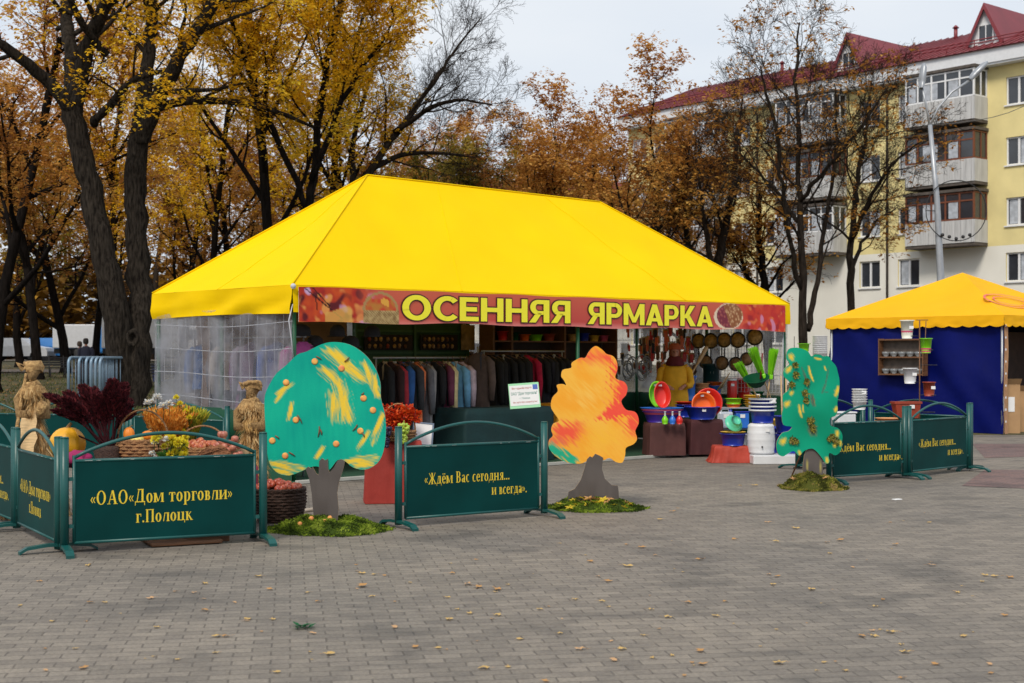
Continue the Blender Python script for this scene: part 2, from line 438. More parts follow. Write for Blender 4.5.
scene.render.engine = 'CYCLES'; scene.cycles.max_bounces = 5; scene.cycles.diffuse_bounces = 2; scene.cycles.glossy_bounces = 2; scene.cycles.transmission_bounces = 4; scene.cycles.transparent_max_bounces = 8

# ================================================================== ground
def pavemat(name, c1, c2, mortar, rot):
    m = bpy.data.materials.new(name); m.use_nodes = True; nt = m.node_tree; L = nt.links; b = nt.nodes['Principled BSDF']
    tc = nd(nt, 'ShaderNodeTexCoord'); mp = nd(nt, 'ShaderNodeMapping'); mp.inputs['Rotation'].default_value = (0, 0, rot)
    L.new(tc.outputs['Object'], mp.inputs['Vector'])
    wn = nd(nt, 'ShaderNodeTexNoise'); wn.inputs['Scale'].default_value = 9; L.new(mp.outputs['Vector'], wn.inputs['Vector'])
    wm = nd(nt, 'ShaderNodeMixRGB'); wm.blend_type = 'LINEAR_LIGHT'; wm.inputs['Fac'].default_value = .008
    L.new(mp.outputs['Vector'], wm.inputs['Color1']); L.new(wn.outputs['Color'], wm.inputs['Color2'])
    bt = nd(nt, 'ShaderNodeTexBrick'); bt.inputs['Scale'].default_value = 1; bt.inputs['Brick Width'].default_value = .2
    bt.inputs['Row Height'].default_value = .105; bt.inputs['Mortar Size'].default_value = .006; bt.inputs['Mortar Smooth'].default_value = .4
    bt.inputs['Color1'].default_value = (*c1, 1); bt.inputs['Color2'].default_value = (*c2, 1); bt.inputs['Mortar'].default_value = (*mortar, 1)
    L.new(wm.outputs['Color'], bt.inputs['Vector'])
    def layer(prev, scale, lo, hi, dark, det=6, st=(1,1,1)):
        q = nd(nt, 'ShaderNodeMapping'); q.inputs['Scale'].default_value = st; L.new(tc.outputs['Object'], q.inputs['Vector'])
        n = nd(nt, 'ShaderNodeTexNoise'); n.inputs['Scale'].default_value = scale; n.inputs['Detail'].default_value = det
        L.new(q.outputs['Vector'], n.inputs['Vector'])
        r = nd(nt, 'ShaderNodeValToRGB'); r.color_ramp.elements[0].position = lo; r.color_ramp.elements[1].position = hi
        r.color_ramp.elements[0].color = (*dark, 1); r.color_ramp.elements[1].color = (1, 1, 1, 1)
        L.new(n.outputs['Fac'], r.inputs['Fac'])
        mm = nd(nt, 'ShaderNodeMixRGB'); mm.blend_type = 'MULTIPLY'; mm.inputs['Fac'].default_value = 1
        L.new(prev, mm.inputs['Color1']); L.new(r.outputs['Color'], mm.inputs['Color2']); return mm.outputs['Color']
    c = layer(bt.outputs['Color'], .35, .3, .62, (.72, .74, .78))
    c = layer(c, 6, .3, .55, (.82, .82, .84), 4)
    c = layer(c, 1.1, .34, .45, (.68, .69, .71), 8, (1, 1.3, 1))
    c = layer(c, 45, .3, .6, (.72, .72, .72), 3)
    L.new(c, b.inputs['Base Color']); b.inputs['Roughness'].default_value = .75; b.inputs['Specular IOR Level'].default_value = .35
    bp = nd(nt, 'ShaderNodeBump'); bp.inputs['Strength'].default_value = .6; bp.inputs['Distance'].default_value = .006
    iv = nd(nt, 'ShaderNodeMath'); iv.operation = 'SUBTRACT'; iv.inputs[0].default_value = 1; L.new(bt.outputs['Fac'], iv.inputs[1])
    n3 = nd(nt, 'ShaderNodeTexNoise'); n3.inputs['Scale'].default_value = 70; L.new(tc.outputs['Object'], n3.inputs['Vector'])
    ad = nd(nt, 'ShaderNodeMath'); ad.operation = 'MULTIPLY_ADD'; L.new(n3.outputs['Fac'], ad.inputs[0]); ad.inputs[1].default_value = .5; L.new(iv.outputs[0], ad.inputs[2])
    L.new(ad.outputs[0], bp.inputs['Height']); L.new(bp.outputs['Normal'], b.inputs['Normal'])
    return m
def sheet(name, pts, m, z=0):
    mb = MB(); mb.poly([(p[0], p[1], z) for p in pts], 0); return tag(mb.build(name, m), kind='structure')
sheet('ground', [(-1500,-300),(1500,-300),(1500,2500),(-1500,2500)], mat('earth', (.09,.075,.05), .9, .3, .5, bump=.5, bscale=3), -.03)
sheet('paving', [(-60,-20),(60,-20),(60,62),(-60,62)], pavemat('grey_pavers', (.285,.246,.200), (.212,.184,.152), (.148,.127,.104), R(-9)), 0)
rp = pavemat('red_pavers', (.26,.155,.135), (.19,.13,.12), (.12,.1,.09), R(35))
sheet('paving_band', [G(962,486)[:2], G(985,470)[:2], G(1100,470)[:2], G(1100,492)[:2]], rp, .004)
sheet('paving_border', [G(985,458)[:2], G(972,444)[:2], G(1130,444)[:2], G(1130,454)[:2]], rp, .004)

def gz(x, y):                                                      # park ground height
    s = max(0, min(1, (y-29)/12)); e = max(0, min(1, (14-x)/6.0))
    return (.02*min(max(y-29, 0), 60)+.05*nz(x, y, .2)*s)*e
M_lawn = mat('lawn_soil', (.05,.055,.018), .95, .5, 1.2, bump=1, bscale=12, col2=(.105,.085,.03))
mb = MB(); NX, NY = 70, 60
for j in range(NY+1):
    for i in range(NX+1):
        y = 28+j*j*.032; x = -70+i*1.2
        z = gz(x, y)-(.02 if j == 0 or i == NX else -.012)
        mb.vt((x, y, z))
for j in range(NY):
    for i in range(NX):
        a = j*(NX+1)+i; mb.fc((a, a+1, a+NX+2, a+NX+1), 0, True)
tag(mb.build('lawn', M_lawn), kind='structure')
M_path = mat('path_gravel', (.22,.18,.145), .9, .2, 2)
mb = MB()
for y0, y1, xa, xb in ((66, 70, -60, 5), (92, 100, -65, 8)):
    for i in range(40):
        xs = [xa+(xb-xa)*k/40 for k in (i, i+1)]
        mb.poly([(xs[0], y0, gz(xs[0], y0)+.05), (xs[1], y0, gz(xs[1], y0)+.05), (xs[1], y1, gz(xs[1], y1)+.06), (xs[0], y1, gz(xs[0], y1)+.06)])
tag(mb.build('park_path', M_path), kind='structure')
M_grass = leafmat('grass_blades', [(.03,.05,.012), (.06,.085,.02), (.1,.11,.03)], .3)
mb = MB()
for i in range(14000):
    y = 29+random.random()**1.6*38; x = random.uniform(-.42, .02)*y
    mb.kite((x, y, gz(x, y)+.01), (random.uniform(-.5,.5), random.uniform(-.5,.5), 1), (0,1,.2), random.uniform(.05,.12), .03)
tag(mb.build('grass', M_grass), 'short park grass growing under the trees left of the stall', 'grass', kind='stuff')
M_litter = leafmat('litter_leaves', [(.28,.16,.03), (.4,.26,.05), (.16,.08,.03), (.32,.12,.03)], .1)
mb = MB()
for i in range(7000):
    y = 29+random.random()**1.4*50; x = random.uniform(-.45, .02)*y
    a = random.uniform(0, 6.28)
    mb.kite((x, y, gz(x, y)+.03), (math.cos(a), math.sin(a), random.uniform(-.2,.4)), (0,0,1), random.uniform(.06,.13), .08)
tag(mb.build('leaf_litter', M_litter), 'yellow and brown fallen leaves covering the park lawn', 'leaves', kind='stuff')

# single leaves on the paving
M_dry = leafmat('dry_leaves', [(.5,.33,.12), (.62,.42,.14), (.42,.2,.07), (.6,.38,.2)], .1)
def leaf_mesh(seed):
    rs = random.Random(seed); mb = MB(); n = 10; pts = []
    for i in range(n):
        a = 2*math.pi*i/n; r = (1 if i % 2 == 0 else .55)*rs.uniform(.75, 1.15)*.05
        pts.append((r*math.cos(a), r*.8*math.sin(a), .006+rs.uniform(0, .014)))
    c = mb.vt((0, 0, .012)); ids = [mb.vt(p) for p in pts]
    for i in range(n): mb.fc((c, ids[i], ids[(i+1)%n]), 0)
    mb.t = {i: rs.choice((.1,.35,.6,.9)) for i in range(n)}
    for i in range(n): mb.t[i] = mb.t[0]
    mb.kite((.04,0,.008), (1, .2, .1), (0,0,1), .045, .008, tint=.6)
    return mb
protos = [leaf_mesh(s).build('fallen_leaf', M_dry) for s in range(6)]
fx = [(90,603),(52,622),(105,603),(157,628),(205,611),(235,603),(270,590),(248,620),(273,620),(308,593),(318,602),(313,634),(362,587),(372,597),(362,574),(374,575),(452,574),(468,585),(478,588),(449,620),(470,614),(498,616),(497,590),(46,671),(83,669),(88,566),(330,655),(217,637),(226,637),(151,599),(175,592),(205,584),(258,577),(20,606),(40,582),(395,628),(415,648),(484,669),(277,673),(575,600),(590,562),(598,577),(609,582),(602,602),(628,567),(651,610),(725,602),(769,575),(777,577),(773,585),(830,554),(875,607),(883,600),(932,566),(895,545),(958,593),(985,576),(995,577),(1010,578),(955,592),(862,637),(874,637),(891,633),(963,637),(1005,616),(614,661),(702,665),(672,656),(779,664),(824,663),(936,665),(990,665),(700,652),(622,650),(643,636),(668,618),(735,540),(827,543),(840,541),(776,542),(796,529),(929,523),(890,523),(768,523),(672,512),(740,486),(755,486),(660,520),(700,560),(655,556),(642,548),(812,590),(905,653),(716,617),(688,603),(580,650),(546,682),(560,634),(520,640),(540,610)]
used = set()
for i in range(190):
    if i < len(fx): x, y = fx[i]
    else: x = random.uniform(0, 1024); y = 500+random.random()*182
    if i >= len(fx) and (x < 560 and y < 560): continue
    k = i % 6; p = G(x, y); s = random.uniform(.5, 1.0)*(.8 if y > 590 else 1.05) if i < len(fx) else random.uniform(.2, .5)
    o = protos[k] if k not in used else protos[k].copy()
    if k in used: COL.objects.link(o)
    used.add(k); o.location = (p.x, p.y, .002); o.rotation_euler[2] = random.uniform(0, 6.28); o.scale = (s, s, s)
    tag(o, 'small dry yellow brown leaf lying alone on the grey paving', 'leaf', 'fallen leaves scattered on the paving')
mb = MB()
for k in range(14):
    a = random.uniform(0, 6.28); mb.kite((random.uniform(-.03,.03), random.uniform(-.03,.03), .005), (math.cos(a), math.sin(a), .3), (0,0,1), .07, .03)
tag(mb.build('green_sprig', leafmat('sprig_green', [(.01,.1,.03),(.02,.16,.06)]), loc=G(303, 628)), 'small dark green sprig lying on the paving before the stall', 'sprig')
mb = MB(); mb.bbox(-.05,.05,-.03,.03,.002,.012,.003)
tag(mb.build('paper_scrap', M_tag, loc=G(897, 500)+Vector((0,0,0)), rz=.5), 'little white paper scrap on the paving right of the cutout trees', 'litter')

# ================================================================== apartment building
M_wall = mat('yellow_render', (.76,.65,.31), .9, .09, .9, bump=.15, bscale=60)
M_wallw = mat('white_render', (.77,.755,.69), .9, .06, .5, bump=.1, bscale=60)
M_corn = mat('white_cornice', (.7,.72,.75), .7, .05)
M_roof = mat('red_metal_roof', (.2,.022,.03), .5, .15, 1, spec=.6)
M_fr = mat('window_frame_white', (.75,.76,.78), .5, .04)
M_frb = mat('brown_window_frame', (.17,.05,.02), .6, .15)
M_glass = mat('window_glass', (.03,.035,.045), .08, .5, .8, spec=.8)
M_cur = mat('white_curtain', (.42,.45,.5), .6, .25, 5)
M_par = mat('grey_white_cladding', (.5,.5,.5), .8, .16, 1.5, stretch=(6, 6, .6))
M_conc = mat('dark_concrete', (.09,.075,.065), .9, .3)
bld = thing('apartment_building', 'long yellow five storey apartment house with white ground floors and red metal roof', 'building', (23.3, 64.7, 0), math.atan2(.769, -.639))
BX0, BX1, EV = -14.0, 25.5, 15.1
def bt_(px):
    r = (px-512)/FOC; return (23.3-r*64.7)/(.639+.769*r)
rows = [(2.2, 3.6), (5.0, 6.35), (7.6, 8.9), (10.4, 11.7), (13.2, 14.5)]
wcols = [-9.0, -6.0, -3.2, -.1, 5.8, 8.1, 14.3, 16.6, 22.8, 24.6]
bcols = [3.35, 11.4, 19.5]
def wall(mb):
    x0, x1 = BX0, BX1; zs = [0]+[z for r in rows for z in r]+[EV]; xw = [(c-.62, c+.62) for c in wcols]
    def q(a, b, c, d):
        if b-a < 1e-4: return
        if c < 6.7 < d:
            q(a, b, c, 6.7); q(a, b, 6.7, d); return
        mb.poly([(b,0,c),(a,0,c),(a,0,d),(b,0,d)], 1 if d <= 6.71 else 0)
    for k in range(0, len(zs)-1, 2): q(x0, x1, zs[k], zs[k+1])
    for (z0, z1) in rows:
        e = x0
        for a, b in xw:
            q(e, a, z0, z1); e = b
            for s_ in ([(a,0,z0),(a,-.2,z0),(a,-.2,z1),(a,0,z1)], [(b,0,z0),(b,0,z1),(b,-.2,z1),(b,-.2,z0)], [(a,0,z0),(b,0,z0),(b,-.2,z0),(a,-.2,z0)], [(a,0,z1),(a,-.2,z1),(b,-.2,z1),(b,0,z1)]): mb.poly(s_, 0)
        q(e, x1, z0, z1)
    mb.poly([(x0,0,0),(x0,-12,0),(x0,-12,EV),(x0,0,EV)], 0); mb.poly([(x1,0,0),(x1,0,EV),(x1,-12,EV),(x1,-12,0)], 0)
    mb.poly([(x0,-12,0),(x1,-12,0),(x1,-12,EV),(x0,-12,EV)], 0)
mb = MB(); wall(mb); mb.build('wall', [M_wall, M_wallw], bld)
fr = MB(); 
for a, b, c, d in ((-.62,.62,0,.07),(-.62,.62,1.28,1.35),(-.62,-.55,.07,1.28),(.55,.62,.07,1.28),(-.05,.05,.07,1.28)): fr.box(a, b, -.16, -.08, c, d)
fr.box(-.68,.68,-.1,.08,-.06,-.002)
sash = MB(); sash.box(-.5,-.05,-.155,-.1,.98,1.02)
first = None
rr = random.Random(3)
for ri, (z0, z1) in enumerate(rows):
    for ci, c in enumerate(wcols):
        if first is None:
            f = fr.build('window', M_fr, bld); g = MB(); g.poly([(.55,-.14,.07),(-.55,-.14,.07),(-.55,-.14,1.28),(.55,-.14,1.28)]); p = g.build('pane', M_glass, f)
            cu1 = MB()
            cu1.box(.08, .5, -.139, -.135, .1, 1.26)
            cu1.build('curtain', M_cur, f); first = f; o = f
        else:
            o = first.copy(); COL.objects.link(o)
            for ch in [x for x in bpy.data.objects if x.parent == first]:
                if ch.name.startswith('curtain') and rr.random() < .3: continue
                k = ch.copy(); COL.objects.link(k); k.parent = o
                if ch.name.startswith('curtain'): k.location.x = rr.choice((0, -.58))
        o.parent = bld; o.location = (c, 0, z0); o.scale = (1, 1, (z1-z0)/1.35)
balcfirst = {}
for ci, c in enumerate(bcols):
    for ri, zb in enumerate((4.0, 6.85, 9.7, 12.6)):
        if ri == 0: continue
        brown = (ri < 3) if ci == 0 else (ri == 2)
        key = brown
        if key not in balcfirst:
            b = MB(); b.box(-1.9,1.9,.005,1.1,-.12,.0,0)
            bo = b.build('balcony', M_conc, bld); b = MB(); b.box(-1.95,1.95,.005,1.2,2.42,2.55,0); b.build('ledge', M_conc, bo)
            q = MB(); n = 26
            for k in range(n):
                x = -1.88+3.76*k/n; q.box(x, x+3.76/n-.012, 1.1, 1.13+.012*(k%2), .02, 1.08)
            q.box(-1.9,-1.87,.01,1.1,.02,1.08); q.box(1.87,1.9,.01,1.1,.02,1.08); q.build('parapet', M_par, bo)
            g = MB(); m_ = M_frb if brown else M_fr
            for x in (-1.88,-1.14,-.38,.38,1.14,1.8): g.box(x, x+.08, 1.04, 1.12, 1.1, 2.4)
            for x in (-1.88, 1.8):
                g.box(x, x+.08, .02, .1, 1.1, 2.4); g.box(x, x+.08, .5, .56, 1.1, 2.4)
            for z in (1.09, 1.95, 2.32): g.box(-1.8,1.8,1.05,1.11,z,z+.07)
            for x in (-1.88, 1.8):
                for z in (1.09, 2.32): g.box(x, x+.08, .1, 1.05, z, z+.07)
            g.build('glazing_frame', m_, bo)
            g = MB(); g.poly([(1.8,1.08,1.1),(-1.8,1.08,1.1),(-1.8,1.08,2.38),(1.8,1.08,2.38)])
            for x in (-1.84, 1.84): g.poly([(x,.02,1.1),(x,1.05,1.1),(x,1.05,2.38),(x,.02,2.38)])
            g.build('pane', M_glass, bo)
            for x, w_ in ((-1.0,.5),(.1,.35),(.5,.4),(1.3,.4)): g = MB(); g.box(x, x+w_, 1.085, 1.09, 1.18, 1.95); g.build('curtain', M_cur, bo)
            balcfirst[key] = bo
        else:
            bo = balcfirst[key].copy(); COL.objects.link(bo)
            for ch in [x for x in bpy.data.objects if x.parent == balcfirst[key]]:
                k = ch.copy(); COL.objects.link(k); k.parent = bo
        bo.parent = bld; bo.location = (c, 0, zb); bo['label'] = 'glazed balcony with brown wooden frames' if brown else 'glazed balcony with white frames'
mb = MB(); mb.box(BX0-.3, BX1+.3, .003, .55, EV, EV+.12); mb.box(BX0-.3, BX1+.3, .45, .62, EV+.1, EV+.75); mb.build('cornice', M_corn, bld)
mb = MB(); x0, x1 = BX0-.4, BX1+.4; ze, zr = EV+.76, EV+3.3
mb.poly([(x1,.75,ze),(x0,.75,ze),(x0,-6,zr),(x1,-6,zr)]); mb.poly([(x0,-12.6,ze),(x1,-12.6,ze),(x1,-6,zr),(x0,-6,zr)])
mb.poly([(x0,.75,ze-.03),(x1,.75,ze-.03),(x1,-12.6,ze-.03),(x0,-12.6,ze-.03)])
mb.poly([(x0,.75,ze),(x0,-12.6,ze),(x0,-6,zr)]); mb.poly([(x1,.75,ze),(x1,-6,zr),(x1,-12.6,ze)])
sl_ = (zr-ze)/6.75
k = x0
while k < x1:
    mb.tube([(k,.74,ze+.03),(k,-6,zr+.03)], .028, 4); k += .42
roof = mb.build('roof', M_roof, bld)
mb = MB()
for zo in (.18, .32): mb.tube([(x0,.1,ze+.3+zo),(x1,.1,ze+.3+zo)], .03, 5)
k = x0
while k < x1: mb.tube([(k,.1,ze+.2),(k,.1,ze+.64)], .025, 4); k += 1.5
mb.build('snow_guard', M_roof, roof)
for c in (1.9, 9.8):
    d = MB(); hw, h, yf = 1.0, 1.9, -.6; zb = ze+sl_*(.75-yf)
    d.poly([(c+hw,yf,zb),(c-hw,yf,zb),(c,yf,zb+h)], 1)
    yb = yf-h/sl_; e = .22
    d.poly([(c-hw-e,yf+.25,zb-.4),(c,yf+.25,zb+h+.05),(c,yb,zb+h+.05),(c-hw-e,yf-.9,zb-.1)], 0)
    d.poly([(c,yf+.25,zb+h+.05),(c+hw+e,yf+.25,zb-.4),(c+hw+e,yf-.9,zb-.1),(c,yb,zb+h+.05)], 0)
    d.poly([(c-hw-e,yf+.25,zb-.4),(c-hw,yf+.25,zb-.4),(c,yf+.25,zb+h-.25),(c,yf+.25,zb+h+.05)], 0)
    d.poly([(c+hw+e,yf+.25,zb-.4),(c,yf+.25,zb+h+.05),(c,yf+.25,zb+h-.25),(c+hw,yf+.25,zb-.4)], 0)
    do = d.build('dormer', [M_roof, M_corn], roof)
    e = MB(); e.box(c-.42,c+.42,yf+.002,yf+.05,zb+.1,zb+.98); e.build('window_frame', M_fr, roof)
    e = MB(); e.box(c-.34,c-.03,yf+.05,yf+.06,zb+.18,zb+.9); e.box(c+.03,c+.34,yf+.05,yf+.06,zb+.18,zb+.9); e.build('pane', M_glass, roof)
for c in (6.5, 18):
    e = MB(); e.tube([(c,-5.2,zr-.5),(c,-5.2,zr+.25)],.1,10); e.tube([(c,-5.2,zr+.25),(c,-5.2,zr+.4)],[.18,.04],10); e.build('vent_pipe', M_roof, roof)
for c in (7.0, 15.4): 
    e = MB(); e.tube([(c,.08,.2),(c,.08,EV-.4),(c,.5,EV)], .06, 8); e.build('downpipe', M_conc, bld)
# a low red-roofed house behind the park
def house(name, label, loc, rz, w_, d_, h, rh, wm, rm):
    t = thing(name, label, 'house', loc, rz); m = MB(); m.box(-w_/2, w_/2, -d_/2, d_/2, 0, h); m.build('wall', wm, t)
    m = MB(); e = .5
    m.poly([(-w_/2-e,-d_/2-e,h),(w_/2+e,-d_/2-e,h),(w_/2+e,0,h+rh),(-w_/2-e,0,h+rh)]); m.poly([(w_/2+e,d_/2+e,h),(-w_/2-e,d_/2+e,h),(-w_/2-e,0,h+rh),(w_/2+e,0,h+rh)])
    m.poly([(-w_/2-e,-d_/2-e,h),(-w_/2-e,0,h+rh),(-w_/2-e,d_/2+e,h)]); m.poly([(w_/2+e,-d_/2-e,h),(w_/2+e,d_/2+e,h),(w_/2+e,0,h+rh)])
    m.build('roof', rm, t)
    for i in range(int(w_/3)):
        for z in ([1.2] if h < 5 else [1.2, 4.2, 7.2][:int(h/3)]):
            x = -w_/2+1.5+i*3; q = MB(); q.box(x-.6,x+.6,-d_/2-.05,-d_/2+.02,z,z+1.4); f = q.build('window', M_fr, t)
            q = MB(); q.box(x-.5,x+.5,-d_/2-.06,-d_/2-.05,z+.1,z+1.3); q.build('pane', M_glass, f)
    return t
house('brick_house', 'distant house with a red tiled roof showing through trees behind the yellow tent', (2, 112, 0), .1, 26, 9, 11.5, 4, M_wallw, M_roof)

# ================================================================== street lamp
c0 = P(941, 300, 37); t = thing('street_lamp', 'tall grey two armed street lamp standing before the apartment house', 'street lamp', (c0.x, 37, 0))
def rel(x, y, D=37, dx=0): p = P(x, y, D); return Vector((p.x-c0.x, 0, p.z))
m = MB(); m.tube([(0,0,0),(0,0,2.6)], [.13,.12], 14); pl = [rel(941,285), rel(937,200), rel(930,125)]; m.tube([(0,0,2.6)]+pl, [.115,.1,.075,.055], 12); m.build('pole', M_steel, t)
m = MB(); m.tube([rel(930,128), rel(926,105), rel(922,86)], .03, 8); m.build('arm', M_steel, t)
m = MB(); m.tube([rel(930,126), rel(938,108), rel(952,92), rel(973,78)], .03, 8); m.build('arm', M_steel, t)
for (a, b) in (((921,90),(923,72)), ((968,81),(979,70))):
    p, q = rel(*a), rel(*b); h = MB(); h.lathe([(0,0),(.1,.05),(.17,.25),(.14,.6),(.05,.72),(0,.73)], 12, M=frame(p, q-p), sy=.55); h.build('lamp_head', M_steel, t)
m = MB(); rc = rel(955,211); m.tube([rc+Vector((.8*math.cos(a), -.1, .8*math.sin(a))) for a in [2*math.pi*k/32 for k in range(33)]], .013, 6, cap=False)
m.tube([rc+Vector((-.8,-.1,0)), rel(938,211)], .012, 5); m.build('ring_ornament', M_iron, t)
for k in range(5): m = MB(); m.ball(rc+Vector((-.36+.18*k,-.1,-.74+.05*abs(k-2))), .05, n=6); m.build('bulb', M_iron, t)
# overhead wire
m = MB(); a, b = P(930,125,37), P(1100,30,64)
m.tube([a.lerp(b, k/12)-Vector((0,0,1.2*math.sin(math.pi*k/12))) for k in range(13)], .012, 4, cap=False)
tag(m.build('overhead_wire', M_iron), 'thin overhead wire running from the street lamp to the right', 'wire')
# ================================================================== trees
def branch(wood, tips, p, d, Lh, r, lvl, maxl, cfg, rs):
    nseg = max(3, 7-lvl); pts = [Vector(p)]; rad = [r]; d = Vector(d).normalized(); dirs = [d.copy()]
    for i in range(nseg):
        j = cfg['jit']*(.6+.35*lvl)
        d = (d+Vector((rs.gauss(0,j), rs.gauss(0,j), rs.gauss(0,j)+cfg['up'] if lvl else rs.gauss(0,j*.3)))).normalized()
        pts.append(pts[-1]+d*Lh/nseg); rad.append(max(.007 if lvl < 3 else .0045, r*(1-(i+1)/nseg*(.55 if lvl == 0 else .75)))); dirs.append(d.copy())
    wood.tube(pts, rad, (9,6,4,3,3,3)[lvl], cap=False)
    spawn(wood, tips, pts, rad, dirs, Lh, lvl, maxl, cfg, rs)
def spawn(wood, tips, pts, rad, dirs, Lh, lvl, maxl, cfg, rs, t0=None):
    n = len(pts)-1
    if lvl >= maxl or (lvl >= cfg.get('leaf_from', 2)):
        for i in range(1, len(pts)): tips.append((pts[i], dirs[i], lvl))
    if lvl >= maxl: return
    k = cfg['kids'][lvl]; az = rs.uniform(0, 6.28)
    start = (cfg['bare'] if lvl == 0 else .2) if t0 is None else t0
    for c in range(k):
        f = start+(1-start)*(c+rs.random()*.8)/k; f = min(f, .99); i = min(int(f*n), n-1); u = f*n-i
        p = pts[i].lerp(pts[i+1], u); rr_ = rad[i]*(1-u)+rad[i+1]*u; dd = dirs[i]
        az += 2.4+rs.uniform(-.5,.5)
        a = dd.orthogonal().normalized(); b = dd.cross(a); out = a*math.cos(az)+b*math.sin(az)
        sp = cfg['spread'][lvl]*rs.uniform(.75,1.2); nd_ = dd*math.cos(sp)+out*math.sin(sp)
        LL = Lh*cfg['ratio'][lvl]*(1.15-.6*f if lvl == 0 else 1.05-.4*f)*rs.uniform(.8,1.2)
        branch(wood, tips, p, nd_, LL, rr_*cfg.get('thin', .6), lvl+1, maxl, cfg, rs)
def crown(tips, n, size, spread, rs, keep=None, droop=.5):
    mb = MB(); sel = [t for t in tips if keep is None or keep(t[0])]
    if not sel: return mb
    cl = {}; n = int(n*1.5); k = 0
    while k < n:
        ti = rs.randrange(len(sel)); p, d, l = sel[ti]
        if ti not in cl: cl[ti] = max(0, min(1, .5+.9*noise.noise(p*.35)+rs.uniform(-.15,.15)))
        q = p+Vector((rs.gauss(0,spread), rs.gauss(0,spread), rs.gauss(-spread*.3,spread*.6)))*rs.uniform(.15,1)
        m = rs.choice((3,4,5,6)); a0 = rs.uniform(0,6.28); tn = cl[ti]+rs.uniform(-.22,.22); tx, ty = rs.uniform(-.5,.5), rs.uniform(-.5,.5); sz = size*rs.uniform(.55,1.05)
        for j in range(m):
            a = a0+j*rs.uniform(.8,1.3); z = -droop*rs.uniform(0,1.5)
            mb.kite(q+Vector((rs.gauss(0,size*.3),rs.gauss(0,size*.3),rs.gauss(0,size*.25))), (math.cos(a), math.sin(a), z), (tx, ty, 1), sz*rs.uniform(.7,1.2), sz*rs.uniform(.45,.65), tint=max(0, min(1, tn+rs.uniform(-.08,.08)))); k += 1
    return mb
def make_tree(seed, H, r, cfg, nleaf, lsize, lspread, barkm, leafm, lean=(0,0), keep=None):
    rs = random.Random(seed); wood = MB(); tips = []
    wood.tube([(0,0,-.4),(0,0,.02),(0,0,.3)], [r*1.7,r*1.45,r*1.05], 9, cap=False)
    branch(wood, tips, (0,0,.25), (lean[0], lean[1], 1), H*cfg.get('top', .8), r, 0, cfg['lv'], cfg, rs)
    return wood, crown(tips, nleaf, lsize, lspread, rs, keep)
L_gold = leafmat('golden_leaves', [(.42,.22,.008), (.76,.43,.015), (.92,.58,.03), (.92,.68,.06)], .5)
L_orange = leafmat('orange_brown_leaves', [(.24,.09,.02), (.46,.2,.04), (.64,.32,.07), (.72,.44,.11)], .45)
L_olive = leafmat('olive_leaves', [(.13,.12,.02), (.24,.2,.03), (.42,.3,.04), (.58,.4,.06)], .45)
L_rust = leafmat('rust_leaves', [(.2,.08,.02), (.36,.15,.025), (.52,.24,.035), (.64,.35,.06)], .45)
C_park = dict(jit=.10, up=.05, kids=(9,6,5,4), spread=(.75,.7,.7,.7), ratio=(.5,.55,.5,.5), bare=.22, lv=3, leaf_from=2)
C_tall = dict(jit=.08, up=.07, kids=(12,6,5,4), spread=(.6,.7,.7,.7), ratio=(.36,.5,.5,.5), bare=.25, lv=3, leaf_from=2, top=.9)
C_wide = dict(jit=.13, up=.06, kids=(7,7,6,5), spread=(.7,.65,.7,.7), ratio=(.7,.6,.5,.5), bare=.12, lv=3, leaf_from=2, top=.65)
variants = {}
def variant(key, *a, **k):
    variants[key] = make_tree(*a, **k)
variant('gold', 11, 17, .17, C_tall, 16000, .17, .34, M_barkd, L_gold)
variant('park_orange', 12, 14, .2, C_park, 14000, .18, .42, M_barkd, L_orange)
variant('park_rust', 13, 13, .21, C_wide, 14000, .18, .42, M_barkd, L_rust)
variant('olive', 14, 13, .2, C_wide, 13000, .18, .38, M_barkd, L_olive)
variant('chestnut', 15, 13, .18, C_wide, 13000, .2, .38, M_barkd, L_orange)
lm = {'gold': L_gold, 'park_orange': L_orange, 'park_rust': L_rust, 'olive': L_olive, 'chestnut': L_orange}
placed = {}
